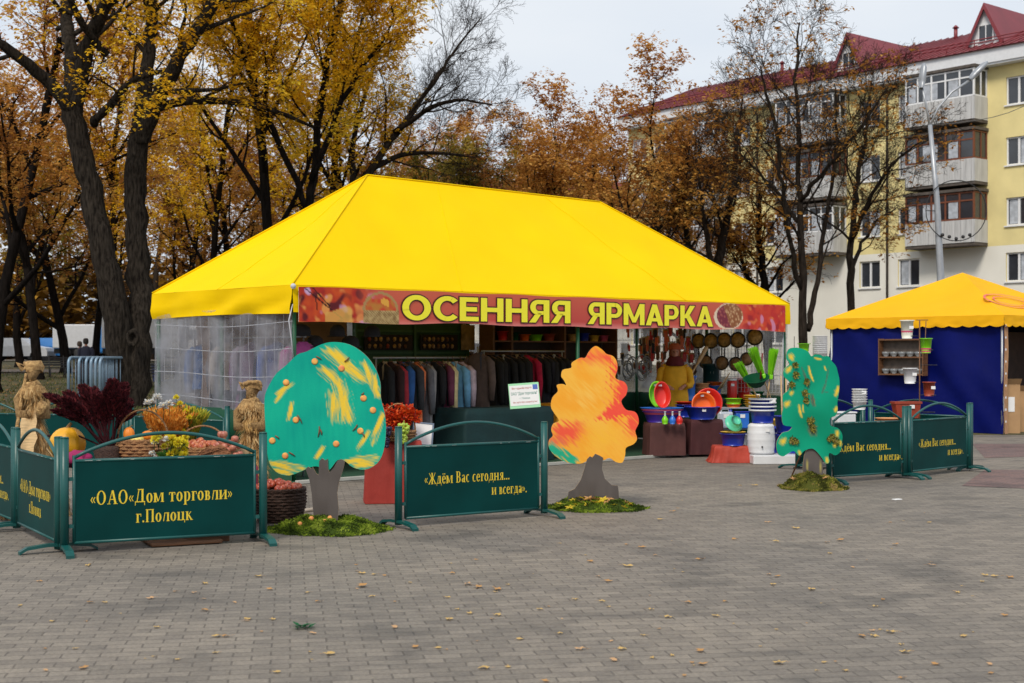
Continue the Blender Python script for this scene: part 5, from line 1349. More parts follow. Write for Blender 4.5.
tb2 = T(TA(560,1.0), 1.0); draped('draped_table', 'small table under orange yellow cloth behind the orange cutout tree', 'table', (tb2.x,tb2.y,.036), .7,.6,.81,TANG,M_odr, seed=6)
rt = T(TA(708,1.55), 1.55); draped('draped_table', 'long back table under dark green cloth carrying buckets and pots', 'table', (rt.x,rt.y,.036), 2.6,.6,.79,TANG,M_skirt, seed=7)
# basins on the first box
z1_ = .55
M_rimb = M_lblue
b_ = bowl_mb(.27,.17,.2,1.1,.8); item('basin','purple blue oval basin at the bottom of the stack on the brown box','basin',b_,mat('violet_plastic',(.05,.02,.3),.35,.1),at(662,21.9,z1_))
b_ = bowl_mb(.285,.17,.2,1.1,.8); item('basin','red rimmed oval basin in the middle of the stack on the brown box','basin',b_,M_pink,at(662,21.9,z1_+.03))
b_ = bowl_mb(.3,.17,.2,1.1,.8); item('basin','light blue rimmed oval basin on top of the stack on the brown box','basin',b_,M_lblue,at(662,21.9,z1_+.06))
def tub(label, px, D, z, m_, tilt, s=1, sx=.64):
    t = thing('baby_bath', label, 'baby bath', at(px,D,z), 0); M = Matrix.Rotation(R(tilt),4,'Z') @ Matrix.Rotation(R(76),4,'X')
    m = bowl_mb(.2*s,.13,.14,sx,1.0,M=M); 
    mn = min(v[2] for v in m.v); m.xform(Matrix.Translation((0,0,-mn))); m.build('shell', m_, t); price(t, (0,-.04,.36*s), .05); return t
tub('red baby bath standing upright on the basin stack', 660,21.9,.77,M_red,12)
tub('green baby bath standing behind the red one', 655,22.15,.77,M_lime,12)
tub('blue baby bath standing behind the green one', 656,22.3,.78,M_blue,18,.9)
for px, m_, cn in ((665,M_lime,'green'),(672.5,M_lblue,'blue'),(679.5,M_red,'red')):
    t = thing('watering_bottle', cn+' round bottle with a white neck hanging in front of the brown box', 'bottle', at(px,21.6,.53), 0)
    m = MB(); m.lathe([(0,0),(.035,.005),(.052,.04),(.05,.08),(.025,.12),(.014,.135)], 16); m.build('body', m_, t)
    m = MB(); m.lathe([(.014,.13),(.014,.19),(.02,.195),(.02,.2),(0,.2)], 10); m.build('neck', M_white, t)
t = bucket('basin','wide blue basin with a white tag on the maroon box',at(702,22.1,.588),.27,.2,M_blue,handle=False,cat='basin',rb=.18)
tub('orange round bowl standing upright in the blue basin', 702,22.1,.62,M_orange,5,.95,.95); tub('red bowl standing behind the orange one in the blue basin', 708,22.25,.62,M_red,-5,1.1,.95)
D3_ = 24.2; zt_ = .826
bucket('bucket','tall blue bucket beside the woman in the yellow smock',at(688,23.9,zt_),.14,.42,M_lblue,handle=True)
bucket('bucket','blue bucket with an orange rim left of the red canister',at(715,24.5,zt_),.11,.24,M_lblue,tag_=False)
item('bowl','orange bowl resting on top of the small blue bucket','bowl',bowl_mb(.13,.06,.07),M_orange,at(715,24.5,zt_+.24))
for k in range(3):
    item('clay_pot','%s peach coloured pot of the nested pile on the back table' % ('lowest','middle','topmost')[k],'flower pot',bowl_mb(.125,.15,.095,rim=.008),M_peach,at(702,24.0,zt_+.07*k))
t = thing('canister','narrow red canister with white lid on the back table','canister',at(732,24.6,zt_)); m = MB(); m.lathe([(0,0),(.085,0),(.09,.02),(.09,.3),(.08,.32),(0,.32)],20); m.build('body',M_red,t); m=MB(); m.lathe([(.08,.321),(.085,.322),(.085,.36),(0,.365)],20); m.build('lid',M_white,t); price(t,(0,-.092,.25),.06)
bucket('bucket','red bucket right of the narrow red canister',at(745,24.9,zt_),.15,.34,M_red,handle=False,tag_=False)
item('bowl','lime green low bowl before the red canister','bowl',bowl_mb(.13,.09,.11),M_lime,at(733.5,22.9,.80))
item('bowl','orange low bowl under the lime green one','bowl',bowl_mb(.12,.05,.1),M_orange,at(733.5,22.9,.748))
for k in range(5): item('straw_bowl','yellow bowl of the nested stack left of the broom sticks','bowl',bowl_mb(.13,.06,.085),M_yel,at(752,22.9,.748+.034*k),0,'nested yellow bowls')
# bench with jerrycan
bn2 = thing('low_shelf','two tier steel shelf with canisters behind the white barrel','shelf',at(737,22.9,.036),.1)
for z in (.35,.69):
    m = MB(); m.bbox(-.36,.36,-.16,.16,z,z+.022,.004); m.build('shelf_board',M_steel,bn2)
for x in (-.35,.35):
    for y in (-.15,.15): m = MB(); m.tube([(x,y,0),(x,y,.69)],.012,6); m.build('leg',M_steel,bn2)
t = thing('jerrycan','translucent white jerrycan with a blue cap on the low shelf','jerrycan',at(725,22.75,.41),.1); m = MB(); m.bbox(-.12,.12,-.08,.08,0,.27,.03); m.build('body',mat('milky_plastic',(.5,.56,.64),.3,.1),t); m=MB(); m.tube([(-.07,0,.26),(-.05,0,.31),(.05,0,.31),(.08,0,.26)],.014,8); m.build('handle',M_white,t); m=MB(); m.lathe([(.03,0),(.03,.035),(0,.04)],12,M=Matrix.Translation((.09,0,.268))); m.build('cap',M_blue,t); price(t,(0,-.084,.2),.09)
t = thing('storage_box','light blue lidded storage box right of the white jerrycan','box',at(741,22.8,.41),.1); m=MB(); m.bbox(-.11,.11,-.1,.1,0,.25,.015); m.build('body',M_lblue,t); m=MB(); m.bbox(-.12,.12,-.11,.11,.252,.275,.008); m.build('lid',M_blue,t); price(t,(0,-.104,.2),.08)
# on the red plinth
item('basin','round blue basin on the crumpled red cloth','basin',bowl_mb(.19,.18,.15),M_blue,at(733,20.85,.255))
item('basin','yellow rimmed basin nested in the round blue one on red cloth','basin',bowl_mb(.175,.05,.15),M_yel,at(733,20.85,.41))
t = thing('mint_bowl','mint green bowl tilted on its side on the basins over the red cloth','bowl',at(737,20.8,.46)); M = Matrix.Rotation(R(28),4,'Y') @ Matrix.Rotation(R(-128),4,'X'); m = bowl_mb(.125,.1,.075,M=M); mn = min(v[2] for v in m.v); m.xform(Matrix.Translation((0,0.05,-mn))); m.build('shell',M_mint,t)
# white platform, barrel
m = MB(); m.bbox(-.42,.42,-.3,.3,.002,.13,.01); item('platform','low white slab under the white barrel at the right end of the stall','platform',m,M_white,at(777,20.75,0),.05)
t = thing('barrel','white ribbed plastic barrel standing on the low white slab','barrel',at(761,20.75,.132)); m = MB()
pr = [(0,0),(.17,0),(.185,.02)]+[(.19+.014*math.sin(math.pi*k/20)+.004*(k%5 == 0), .02+.4*k/20) for k in range(21)]+[(.185,.435),(.16,.455),(0,.46)]
m.lathe(pr,30); m.build('body',M_white,t); m = MB(); m.lathe([(0,0),(.012,0),(.012,.03),(0,.03)],8,M=frame((-.02,-.2,.12),(0,-1,0))); m.build('tap',M_iron,t); price(t,(.06,-.205,.36),.06)
for k in range(4):
    zb = .595+.055*k; t = thing('laundry_basket',('lowest','second','third','topmost')[k]+' blue basket with white rim of the stack on the white barrel','basket',at(762.5,20.75,zb)); bowl_mb(.185-.0,.2 if k == 0 else .19,.15,rim=.0).build('shell',M_blue,t)
    m = MB(); m.lathe([(.187,.175),(.205,.178),(.205,.2),(.187,.2)],28); m.build('rim',M_white,t); 
    if k == 3: price(t,(.12,-.16,.17),.09)
bucket('crate','upper blue square tub behind the tall green cutout tree',at(790,21.2,.42),.24,.26,M_blue,handle=False,cat='tub')
bucket('crate','lower blue tub behind the tall green cutout tree',at(789,21.0,.134),.23,.28,M_blue,handle=False,tag_=False,cat='tub')
# brooms
def broom(label, p0, p1, D, m_, head=.3, wd=.26):
    a, b = P(*p0, D), P(*p1, D); t = thing('broom', label, 'broom', tuple(a)); d = b-a
    m = MB(); m.tube([(0,0,0), tuple(d)], .011, 8); m.build('stick', M_wood, t)
    M = frame(d, d); m = MB(); m.bbox(-wd*.35,wd*.35,-.025,.025,-.02,.05,.01,0,M); m.build('head', m_, t)
    m = MB(); rs = random.Random(int(p0[0]))
    for k in range(160):
        x = rs.uniform(-1,1); y = rs.uniform(-1,1); q0 = M @ Vector((x*wd*.33,y*.022,.05)); q1 = M @ Vector((x*wd*.55,y*.05,.05+head*(.85+.15*rs.random()))); m.tube([q0,q1],.004,3,cap=False)
    m.build('bristles', m_, t); return t
broom('lime green broom standing upside down in the basket stack, right one', (774,407),(763,377),20.7,M_lime,.42,.42)
broom('lime green broom standing upside down in the basket stack, left one', (763,407),(751,386),20.9,M_lime,.36,.38)
broom('lime green broom between the two outer ones, leaning back', (766,407),(770,378),21.0,M_lime,.40,.3)
t = thing('dustpan','dark green dustpan bowl leaning against the lime brooms','dustpan',tuple(P(757,386,20.55))); m = MB(); M = Matrix.Rotation(R(20),4,'X') @ Matrix.Rotation(R(-10),4,'Y'); bowl_mb(.18,.13,.08,M=M).build('scoop',M_dgreen,t); m = MB(); m.tube([(.05,.0,.1),(.08,.05,.35),(.09,.06,.48)],.013,8); m.build('handle',mat('dark_red_handle',(.15,.01,.01),.5,.1),t)
for k,(px,px2) in enumerate(((783,781),(787,786),(791,791.5),(795,797))):
    a, b = at(px,21.9,.003), P(px2,376+k*2,22.1); m = MB(); m.tube([(0,0,0),(b.x-a[0],.2,b.z)],.012,8); item('wooden_stick','bare wooden tool handle, %s of the four behind the tall green cutout tree' % ('leftmost','second from left','third from left','rightmost')[k],'tool handle',m,M_wood,a)

bucket('bucket','dark green tall perforated bin behind the peach pots',at(711,25.2,zt_),.15,.62,mat('dark_teal_plastic',(.003,.035,.04),.5,.1),handle=False,rb=.14,tag_=True,cat='bin')
bucket('bucket','small blue bucket with red rim between the two basins',at(684,22.6,.60),.13,.2,M_blue,handle=False,tag_=False)
item('bowl','red bowl on top of the small blue bucket between the basins','bowl',bowl_mb(.14,.05,.09),M_red,at(684,22.6,.795))
bucket('bucket','second light blue bucket behind the tall blue one',at(681,24.6,zt_),.13,.3,M_lblue,handle=True)
bucket('bucket','orange red bucket behind the red canister',at(738,25.6,zt_),.14,.36,M_orange,handle=False)
bucket('bucket','green bucket behind the yellow bowls',at(757,23.5,.748),.11,.24,M_dgreen,handle=True)
bucket('bucket','yellow bucket far right behind the broom sticks',at(770,23.4,.036),.15,.5,M_yel,handle=True)
bucket('tub','blue tub on the floor behind the white barrel',at(772,22.3,.036),.24,.42,M_blue,handle=False,cat='tub')
bucket('tub','white tub on the lower tier beside the jerrycan',at(736,22.85,.06),.2,.26,M_white,handle=True,cat='tub')
for k in range(5):
    a, b = P(716+k*1.5,392-k*1,24.4), P(725+k*1.2,379-k*1.6,24.3); m = MB(); m.tube([(0,0,0),tuple(b-a)],.007,5); item('skewer','long pale skewer of the slanting bundle left of the red canister','skewer',m,M_wood,tuple(a),0,'skewers of the slanting bundle')
# ------------------------------------------------------------------ grid with pans on the right wall
aw = TL-.12
def RW(px, y, off=0):
    b = TB(px, aw-off); q = T(aw-off, b); return aw-off, b, EYE+(HY-y)/FOC*q.y
gp = thing('wire_grid','white wire grid hung with frying pans on the right wall of the yellow tent','wire grid',(TF.x,TF.y,0),TANG)
b0_, b1_ = RW(783,350)[1], RW(690,350)[1]; m = MB(); k = b0_
while k < b1_: m.tube([(aw,k,.95),(aw,k,2.2)],.0035,4,cap=False); k += .075
z = .95
while z < 2.2: m.tube([(aw+.004,b0_,z),(aw+.004,b1_,z)],.0035,4,cap=False); z += .075
m.build('wires',M_thread,gp)
for k in (b0_, b1_): m = MB(); m.tube([(aw,k,.04),(aw,k,2.25)],.012,6); m.build('side_rail',M_steel,gp)
M_pan = mat('dark_pan', (.03,.025,.022), .35, .2, 10); M_ins = mat('golden_pan_card', (.45,.22,.05), .6, .35, 18, col2=(.8,.5,.16))
M_cop = mat('copper_brown', (.32,.16,.07), .5, .3, 14, col2=(.5,.3,.14))
def pan(px, y, r, lab, up=False, cm=M_ins):
    a, b, z = RW(px, y, .06); q = T(a, b); t = thing('frying_pan', lab, 'frying pan', (q.x,q.y,z), TANG+R(-90)+R(25), 'frying pans on the wire grid')
    M = frame((0,0,0),(0,-1,0)); m = MB(); m.lathe([(0,-.02),(r*.8,-.02),(r,.03),(r*.97,.03),(r*.78,-.005),(0,-.005)],26,M=M); m.build('pan_body',M_pan,t)
    m = MB(); m.lathe([(r*.8,0),(r*.8,.006),(0,.006)],24,M=M); m.build('card_insert',cm,t)
    s = 1 if up else -1; m = MB(); m.tube([(0,-.01,s*r),(0,-.015,s*(r+.08)),(0,-.0,s*(r+.17))],[.01,.013,.011],8); m.build('handle',M_pan,t)
for i,(px,y,r_2) in enumerate(((699,341,.14),(711,341,.145),(724.5,340,.14),(738,340,.145),(755,337,.15))): pan(px,y,r_2,'%s pan of the upper row on the wire grid' % ('leftmost','second','third','fourth','rightmost')[i])
for i,(px,y,r_2) in enumerate(((706,362,.13),(722,363,.13),(736,364,.13),(747,359,.12))): pan(px,y,r_2,'%s pan of the lower row on the wire grid' % ('leftmost','second','third','rightmost')[i],True,M_cop)
# hanging packs
packs = []
for j,(m1,m2) in enumerate(((M_tag,M_dwood),(M_ins,M_iron),(M_ins,M_dwood),(M_ins,M_orange),(M_cop,M_red))):
    t = thing('hanging_pack','small kitchen tool in a card pack hanging on the tent wall','packed tool',(0,0,0),0,'small packs hanging in the yellow tent')
    m = MB(); m.box(-.035,.035,-.004,.004,-.14,-.04); m.build('card',m1,t)
    m = MB(); m.bbox(-.022,.022,-.03,-.005,-.24 if j%2 else -.17,-.06,.008); m.tube([(0,0,-.04),(0,.01,0)],.004,4); m.build('tool',m2,t); packs.append(t)
rs = random.Random(31); first_ = set()
for k in range(130):
    if k < 50: a = rs.uniform(5.6, TL-.3); b = TW-.14; 
    else: a = TL-.16; b = rs.uniform(TB(700,aw)+.1, TW-.1)
    zz = rs.choice((2.14,2.0,1.86,1.7,1.5))+rs.uniform(-.04,.04); q = T(a, b); j = k % 5
    if k in (4,): pass
    if j not in first_: first_.add(j); packs[j].location = (q.x,q.y,zz); packs[j].rotation_euler[2] = TANG-(R(90)*.6 if k >= 50 else 0)
    else: dup(packs[j], (q.x,q.y,zz), TANG-(R(90)*.6 if k >= 50 else 0)+rs.uniform(-.5,.5), None, rs.uniform(.9,1.5))
for px, y in ((628,372),(642,368)):
    a = TL-.5; b = min(TW-.2, TB(px,a)); q = T(a,b); m = MB()
    for k in range(5): m.tube([(.1*math.sin(k*1.3)+.14*math.cos(t_), -.02*k, .16*math.sin(t_)-.04*k) for t_ in [2*math.pi*i/16 for i in range(17)]],.012,5,cap=False)
    item('cable_coil','grey coil of hose hanging on the tent wall %s' % ('left of the seller' if px < 635 else 'close beside the seller'),'hose coil',m,M_steel,(q.x,q.y,1.45),TANG)
# ------------------------------------------------------------------ garments
def garment(name, label, col, a, b, z, L_=1.0, W_=.44, ang=0, th=.045, seed=0, sleeve=.55, cat='coat', grp=None, flip=0):
    rs = random.Random(seed); q = T(a, b); t = thing(name, label, cat, (q.x,q.y,z), TANG+ang, grp)
    mt = mat('cloth_%02d%02d%02d' % tuple(int(c*99) for c in col), col, .9, .2, 12, bump=.5, bscale=14)
    m = MB(); rows = []; n = 18
    for (zz, hw, tt) in ((-.05,.06,.03),(-.075,.085,.04),(-.12,W_/2-.03,.045),(-.17,W_/2,.055),(-.3,W_/2-.03,.06),(-.55,W_/2-.03,.06),(-.8,W_/2,.06),(-L_,W_/2+.02,.065)):
        if -zz > L_: zz = -L_
        rows.append([m.vt((th/.045*tt*math.sin(2*math.pi*k/n)*(1+.8*noise.noise(Vector((k*.9,zz*1.6,seed)))), hw*math.cos(2*math.pi*k/n), zz)) for k in range(n)])
    for r0, r1 in zip(rows, rows[1:]):
        for k in range(n): m.fc((r0[k],r0[(k+1)%n],r1[(k+1)%n],r1[k]),0,True)
    m.fc(rows[0]); m.fc(rows[-1][::-1]); m.build('body', mt, t)
    for s in (-1,1):
        m = MB(); m.tube([(0,s*(W_/2-.05),-.13),(.01,s*(W_/2+.02),-.2),(.015*rs.uniform(-1,1),s*(W_/2+.05),-.2-sleeve*.5),(.02*rs.uniform(-1,1),s*(W_/2+.04),-.2-sleeve)],[.045,.06,.052,.042],10); m.build('sleeve', mt, t)
    if seed % 3 != 1:
        lc = mat('lining_%d' % (seed % 4), ((.3,.22,.12),(.05,.05,.06),(.35,.33,.3),(.12,.03,.03))[seed % 4], .9, .2)
        m = MB(); m.tube([(.0,-.07,-.05),(.035,-.075,-.12),(.05,-.09,-.3)],[.014,.02,.006],6); m.tube([(-.0,-.06,-.05),(-.035,-.075,-.12),(-.05,-.09,-.3)],[.014,.02,.006],6); m.tube([(.03,-.05,-.05),(0,-.075,-.06),(-.03,-.05,-.05)],.016,6); m.build('collar', lc, t)
    if seed % 4 == 0:
        m = MB(); m.box(-.01,.012,-W_/2-.09,-W_/2-.08,-.5,-.42); m.build('paper_tag', M_tag, t)
    m = MB(); m.tube([(0,-.19,-.11),(0,0,-.035),(0,.19,-.11)],.007,5); m.tube([(0,0,-.035),(0,0,.0),(0.0,.02,.03),(0,0,.035)],.004,5); m.build('hanger', M_dwood, t); return t
def rack(label, a0, a1, b, z):
    q = T(a0, b); t = thing('clothes_rack', label, 'clothes rack', (q.x,q.y,.036), TANG); W_ = a1-a0; z -= .036
    m = MB(); m.tube([(-.05,0,z),(W_+.05,0,z)],.014,8); m.build('rail',M_steel,t)
    for x in (0,W_): m = MB(); m.tube([(x,0,.03),(x,0,z)],.013,8); m.build('post',M_steel,t); m = MB(); m.tube([(x,-.25,.015),(x,.25,.015)],.014,8); m.build('foot',M_steel,t)
rb = 1.25; rz_ = 1.56
rack('steel rack of coloured coats behind the round green cutout tree', TA(376,rb), TA(472,rb), rb, rz_)
G1 = [(384,(.012,.012,.014),'black',.85),(389,(.03,.01,.01),'very dark brown',.85),(393,(.25,.01,.02),'dark red',.85),(398,(.015,.015,.02),'charcoal',.85),(402,(.01,.06,.2),'blue',.9),(406,(.04,.04,.045),'dark grey',.85),(410,(.01,.09,.07),'teal green',.85),(414.5,(.55,.13,.04),'orange',.85),(419,(.08,.08,.09),'slate grey',1.05),(426,(.2,.19,.19),'light grey',1.12),(433,(.015,.015,.018),'black long',1.12),(438,(.02,.02,.03),'black blue',1.1),(442.5,(.1,.015,.04),'maroon',1.0),(447,(.5,.4,.2),'cream yellow',1.0),(451,(.1,.25,.38),'light blue',1.0),(455,(.5,.16,.12),'salmon red',1.0),(459.5,(.4,.3,.32),'pale rose',.98),(464,(.14,.02,.15),'purple',1.02)]
G1 = [(p_, tuple(min(.8, k*1.5+.01) for k in c_) if max(c_) > .05 else c_, n_, L_) for p_, c_, n_, L_ in G1]
for i,(px,c,n_,L_) in enumerate(G1): garment('coat', '%s coat hanging on the left clothes rack, behind the round cutout tree' % n_, c, TA(px,rb), rb+random.uniform(-.05,.05), rz_-.012, L_*random.uniform(.82,1.28), W_=random.uniform(.34,.46), ang=random.uniform(-.3,.3), sleeve=random.uniform(.45,.62), seed=i, grp='coats on the left rack')
rb2 = 1.9; rz2 = 1.66
rack('steel rack of black clothes in the middle of the yellow tent', TA(484,rb2), TA(562,rb2), rb2, rz2)
G2 = [(488,(.012,.011,.014),'black',.95),(494,(.02,.018,.02),'black grey',.95),(500,(.014,.012,.014),'black tan-lapelled',.95),(507,(.012,.012,.014),'black short',.9),(514,(.014,.013,.02),'inky black',.95),(519.5,(.018,.014,.014),'brownish black',.95),(526,(.5,.01,.05),'bright red',.7),(533,(.012,.013,.02),'navy black',1.0),(539,(.012,.012,.025),'navy',1.05),(545,(.014,.014,.02),'dark navy',1.0),(551,(.012,.012,.016),'matt black',1.0),(557,(.02,.02,.02),'sooty black',1.0)]
for i,(px,c,n_,L_) in enumerate(G2): garment('jacket', '%s jacket hanging on the middle clothes rack above the teal table' % n_, c, TA(px,rb2), rb2, rz2-.012, L_*random.uniform(.85,1.15), W_=random.uniform(.36,.48), sleeve=random.uniform(.45,.62), ang=R(35)*(.6 if i in (2,3,7,8) else .25)+random.uniform(-.25,.25), seed=40+i, grp='jackets on the middle rack')
a_ = TA(478,1.0); garment('coat','long brown coat hanging apart between the two clothes racks',(.1,.065,.05),a_,1.0,1.68,1.1,ang=R(12),seed=77,W_=.42)
q = T(a_,1.0); m = MB(); m.tube([(0,0,.036),(0,0,1.72)],.015,8); m.tube([(0,0,1.72),(0,-.0,1.76),(.03,0,1.75)],.008,5); m.tube([(-.2,-.2,.015),(.2,.2,.015)],.015,6); m.tube([(-.2,.2,.015),(.2,-.2,.015)],.015,6); item('coat_stand','thin coat stand carrying the long brown coat','coat stand',m,M_steel,(q.x,q.y,.0))
a_ = TA(474,1.05); garment('coat','mustard coat half hidden behind the long brown coat',(.45,.27,.1),a_-.08,1.3,1.45,.95,ang=R(30),seed=78)
# clothes seen through the left wall film
LW = [((.35,.06,.22),'magenta'),((.05,.07,.2),'blue striped'),((.3,.25,.2),'beige'),((.04,.09,.3),'bright blue'),((.03,.03,.05),'black'),((.4,.05,.05),'red'),((.25,.2,.28),'mauve'),((.12,.12,.16),'grey'),((.3,.08,.25),'pink'),((.35,.3,.25),'tan')]
rq = T(.45,.5); t = thing('clothes_rack','steel rack of bright clothes just inside the left film wall','clothes rack',(rq.x,rq.y,.036),TANG+R(90))
m = MB(); m.tube([(-.1,0,1.8),(2.75,0,1.8)],.014,8); m.build('rail',M_steel,t)
for x in (-.05,2.7): m = MB(); m.tube([(x,0,0),(x,0,1.8)],.013,8); m.build('post',M_steel,t)
LW += [((.03,.03,.04),'dark'),((.5,.1,.08),'scarlet'),((.03,.12,.35),'sky blue'),((.2,.14,.1),'brown')]
for i,(c,n_) in enumerate(LW): garment('shirt','%s shirt hanging behind the clear left wall of the yellow tent' % n_, c, .42+.12*(i%3), .42+i*.2, 1.82, .7+.35*(i%3)/2, ang=R(95) if i%2 else R(75), seed=100+i, cat='shirt', grp='shirts behind the left film wall')
m = MB(); cloth(m, (.5,TW-.25), (.12,TW-1.3), .5, 2.2, (-.9,.3), .1, 14, fr=2.5); cloth(m, (.9,TW-.2), (3.2,TW-.2), .3, 2.3, (0,-1), .1, 15, fr=2); tag(m.build('tan_drape', mat('tan_drape_cloth',(.2,.12,.075),.9,.2,3), loc=(TF.x,TF.y,0), rz=TANG), 'tan drape hanging inside the back left corner of the yellow tent', 'drape')
for i in range(5):
    a, b = .35+i*.28, .35+.1*(i%2); q = T(a, b); m = MB(); m.lathe([(.12,-.1),(.125,-.06),(.11,0),(.06,.04),(0,.05)],14,sy=.8); m.lathe([(.12,-.1),(.17,-.11),(.12,-.09)],14,sy=.8); item('cap','round black hat hanging under the left corner of the yellow roof','hat',m,M_black,(q.x,q.y,1.95-.14*(i%2)),i,'black hats at the left corner'); 
# back wall goods
def backpx(px, y, b=TW-.1): a, z, D = TW_(px, y, b); return a, z
a0, z0_ = backpx(352,360); a1, z1_2 = backpx(466,322)
t = thing('display_board','green framed board with two dark display trays behind the coat rack','display board',(TF.x,TF.y,0),TANG)
m = MB(); m.box(a0,a1,TW-.14,TW-.11,1.2,2.25); m.build('board',mat('olive_green_board',(.03,.085,.03),.7,.2,3),t)
m = MB()
for z in (1.2,1.62,1.97,2.22): m.box(a0,a1,TW-.165,TW-.141,z,z+.035)
for a in (a0,(a0+a1)/2,a1-.04): m.box(a,a+.04,TW-.19,TW-.166,1.2,2.25)
m.build('frame',mat('dull_green_frame',(.05,.13,.05),.6,.1),t)
rs = random.Random(6); M_dark = mat('dark_tray', (.02,.012,.01), .8, .3)
for k,(x0_,x1_) in enumerate(((364,412),(420,457))):
    aa, zz = backpx(x0_,350,TW-.2); ab, zy = backpx(x1_,335,TW-.2); q = thing('display_tray','dark tray of small brown goods on the green board, %s one' % ('left','right')[k],'display tray',(TF.x,TF.y,0),TANG)
    m = MB(); m.box(aa,ab,TW-.22,TW-.2,zz,zy); m.build('tray_back',M_dark,q)
    for j in range(14):
        m = MB(); x = aa+.05+(ab-aa-.1)*((j%7)+.3*rs.random())/7; z = zz+(zy-zz)*(.25+.45*(j//7)); m.ball((x,TW-.235,z),.03,n=6,sz=1.2,jit=.4,seed=j); m.build('trinket',rs.choice((M_cop,M_dwood,M_ins,M_terra)),q)
aa, zz = backpx(461,350,TW-.2); ab, zy = backpx(474,325,TW-.2); t = thing('poster','narrow orange and brown poster on the back wall beside the green board','poster',(TF.x,TF.y,0),TANG); m = MB(); m.box(aa,ab,TW-.22,TW-.2,zz,zy); m.build('sheet',mat('tan_print',(.4,.26,.12),.6,.5,9),t)
# shelving unit
aa = TA(489,2.7); ab = TA(612,2.7); t = thing('shelving_unit','brown wooden shelving with boxes and bowls behind the black jackets','shelving',(TF.x,TF.y,.036),TANG)
for a in (aa,aa+(ab-aa)*.14,aa+(ab-aa)*.56,ab): m = MB(); m.box(a,a+.04,2.6,2.95,0,2.15); m.build('upright',M_dwood,t)
for z in (.3,.8,1.3,1.78,2.12): m = MB(); m.box(aa+.04,ab,2.61,2.94,z,z+.025); m.build('shelf',M_dwood,t)
m = MB(); m.box(aa+.04,ab,2.951,2.96,.0,2.15); m.build('back_panel',mat('dark_back_panel',(.035,.02,.012),.8,.2),t)
rs = random.Random(8); k = 0
cm_ = [M_red,M_dgreen,M_orange,M_lime,M_terra,M_ins,M_blue,M_yel,M_pink]
for z in (1.841,1.361):
    a = aa+.35
    while a < ab-.15:
        if abs(a-(aa+(ab-aa)*.56)) < .15: a += .3; continue
        r = rs.uniform(.09,.13); q = T(a,2.76); nm = ('red','dark green','orange','lime','brown','golden','blue','yellow','pink')[k%9]
        item('bowl','%s bowl on the %s shelf of the wooden shelving' % (nm,'upper' if z > 1.5 else 'lower'),'bowl',bowl_mb(r,rs.uniform(.09,.16),r*.7),cm_[k%9],(q.x,q.y,z),0,'bowls on the wooden shelving'); k += 1; a += r*2+.06
# sign card on the teal table
t = thing('sign_card','white and green lettered card standing on the teal table','sign',tuple(P(525.5,408,19.95)),R(8))
M = Matrix.Rotation(R(-4),4,'Y') @ Matrix.Rotation(R(-10),4,'X')
m = MB(); m.box(-.22,.22,-.004,.004,0,.36,0,M); cd = m.build('card',mat('pale_green_card',(.35,.72,.42),.5,.05),t)
m = MB(); m.box(-.21,.21,-.007,-.0045,.04,.33,0,M); m.build('white_panel',M_tag,t)
m = MB(); m.box(.13,.20,-.0095,-.0075,.26,.33,0,M); m.build('emblem',mat('blue_emblem',(.08,.15,.5),.5,.2),t)
M_rink = mat('red_ink',(.4,.05,.03),.6,.05); M_gink = mat('green_ink',(.01,.2,.15),.6,.05)
for txt,x0_,x1_,z0_,z1_3,mm in (('Выездной отдел',-.17,.11,.27,.305,M_rink),('ОАО "Дом торговли"',-.19,.19,.18,.235,M_gink),('г. Полоцк',-.07,.08,.125,.155,M_gink),('Мы ждём Вас каждый день!',-.17,.18,.07,.1,M_rink)):
    o = font_text(txt,x0_,x1_,z0_,z1_3,-.0085,.01,'lettering',mm,t); o.data.transform(M)
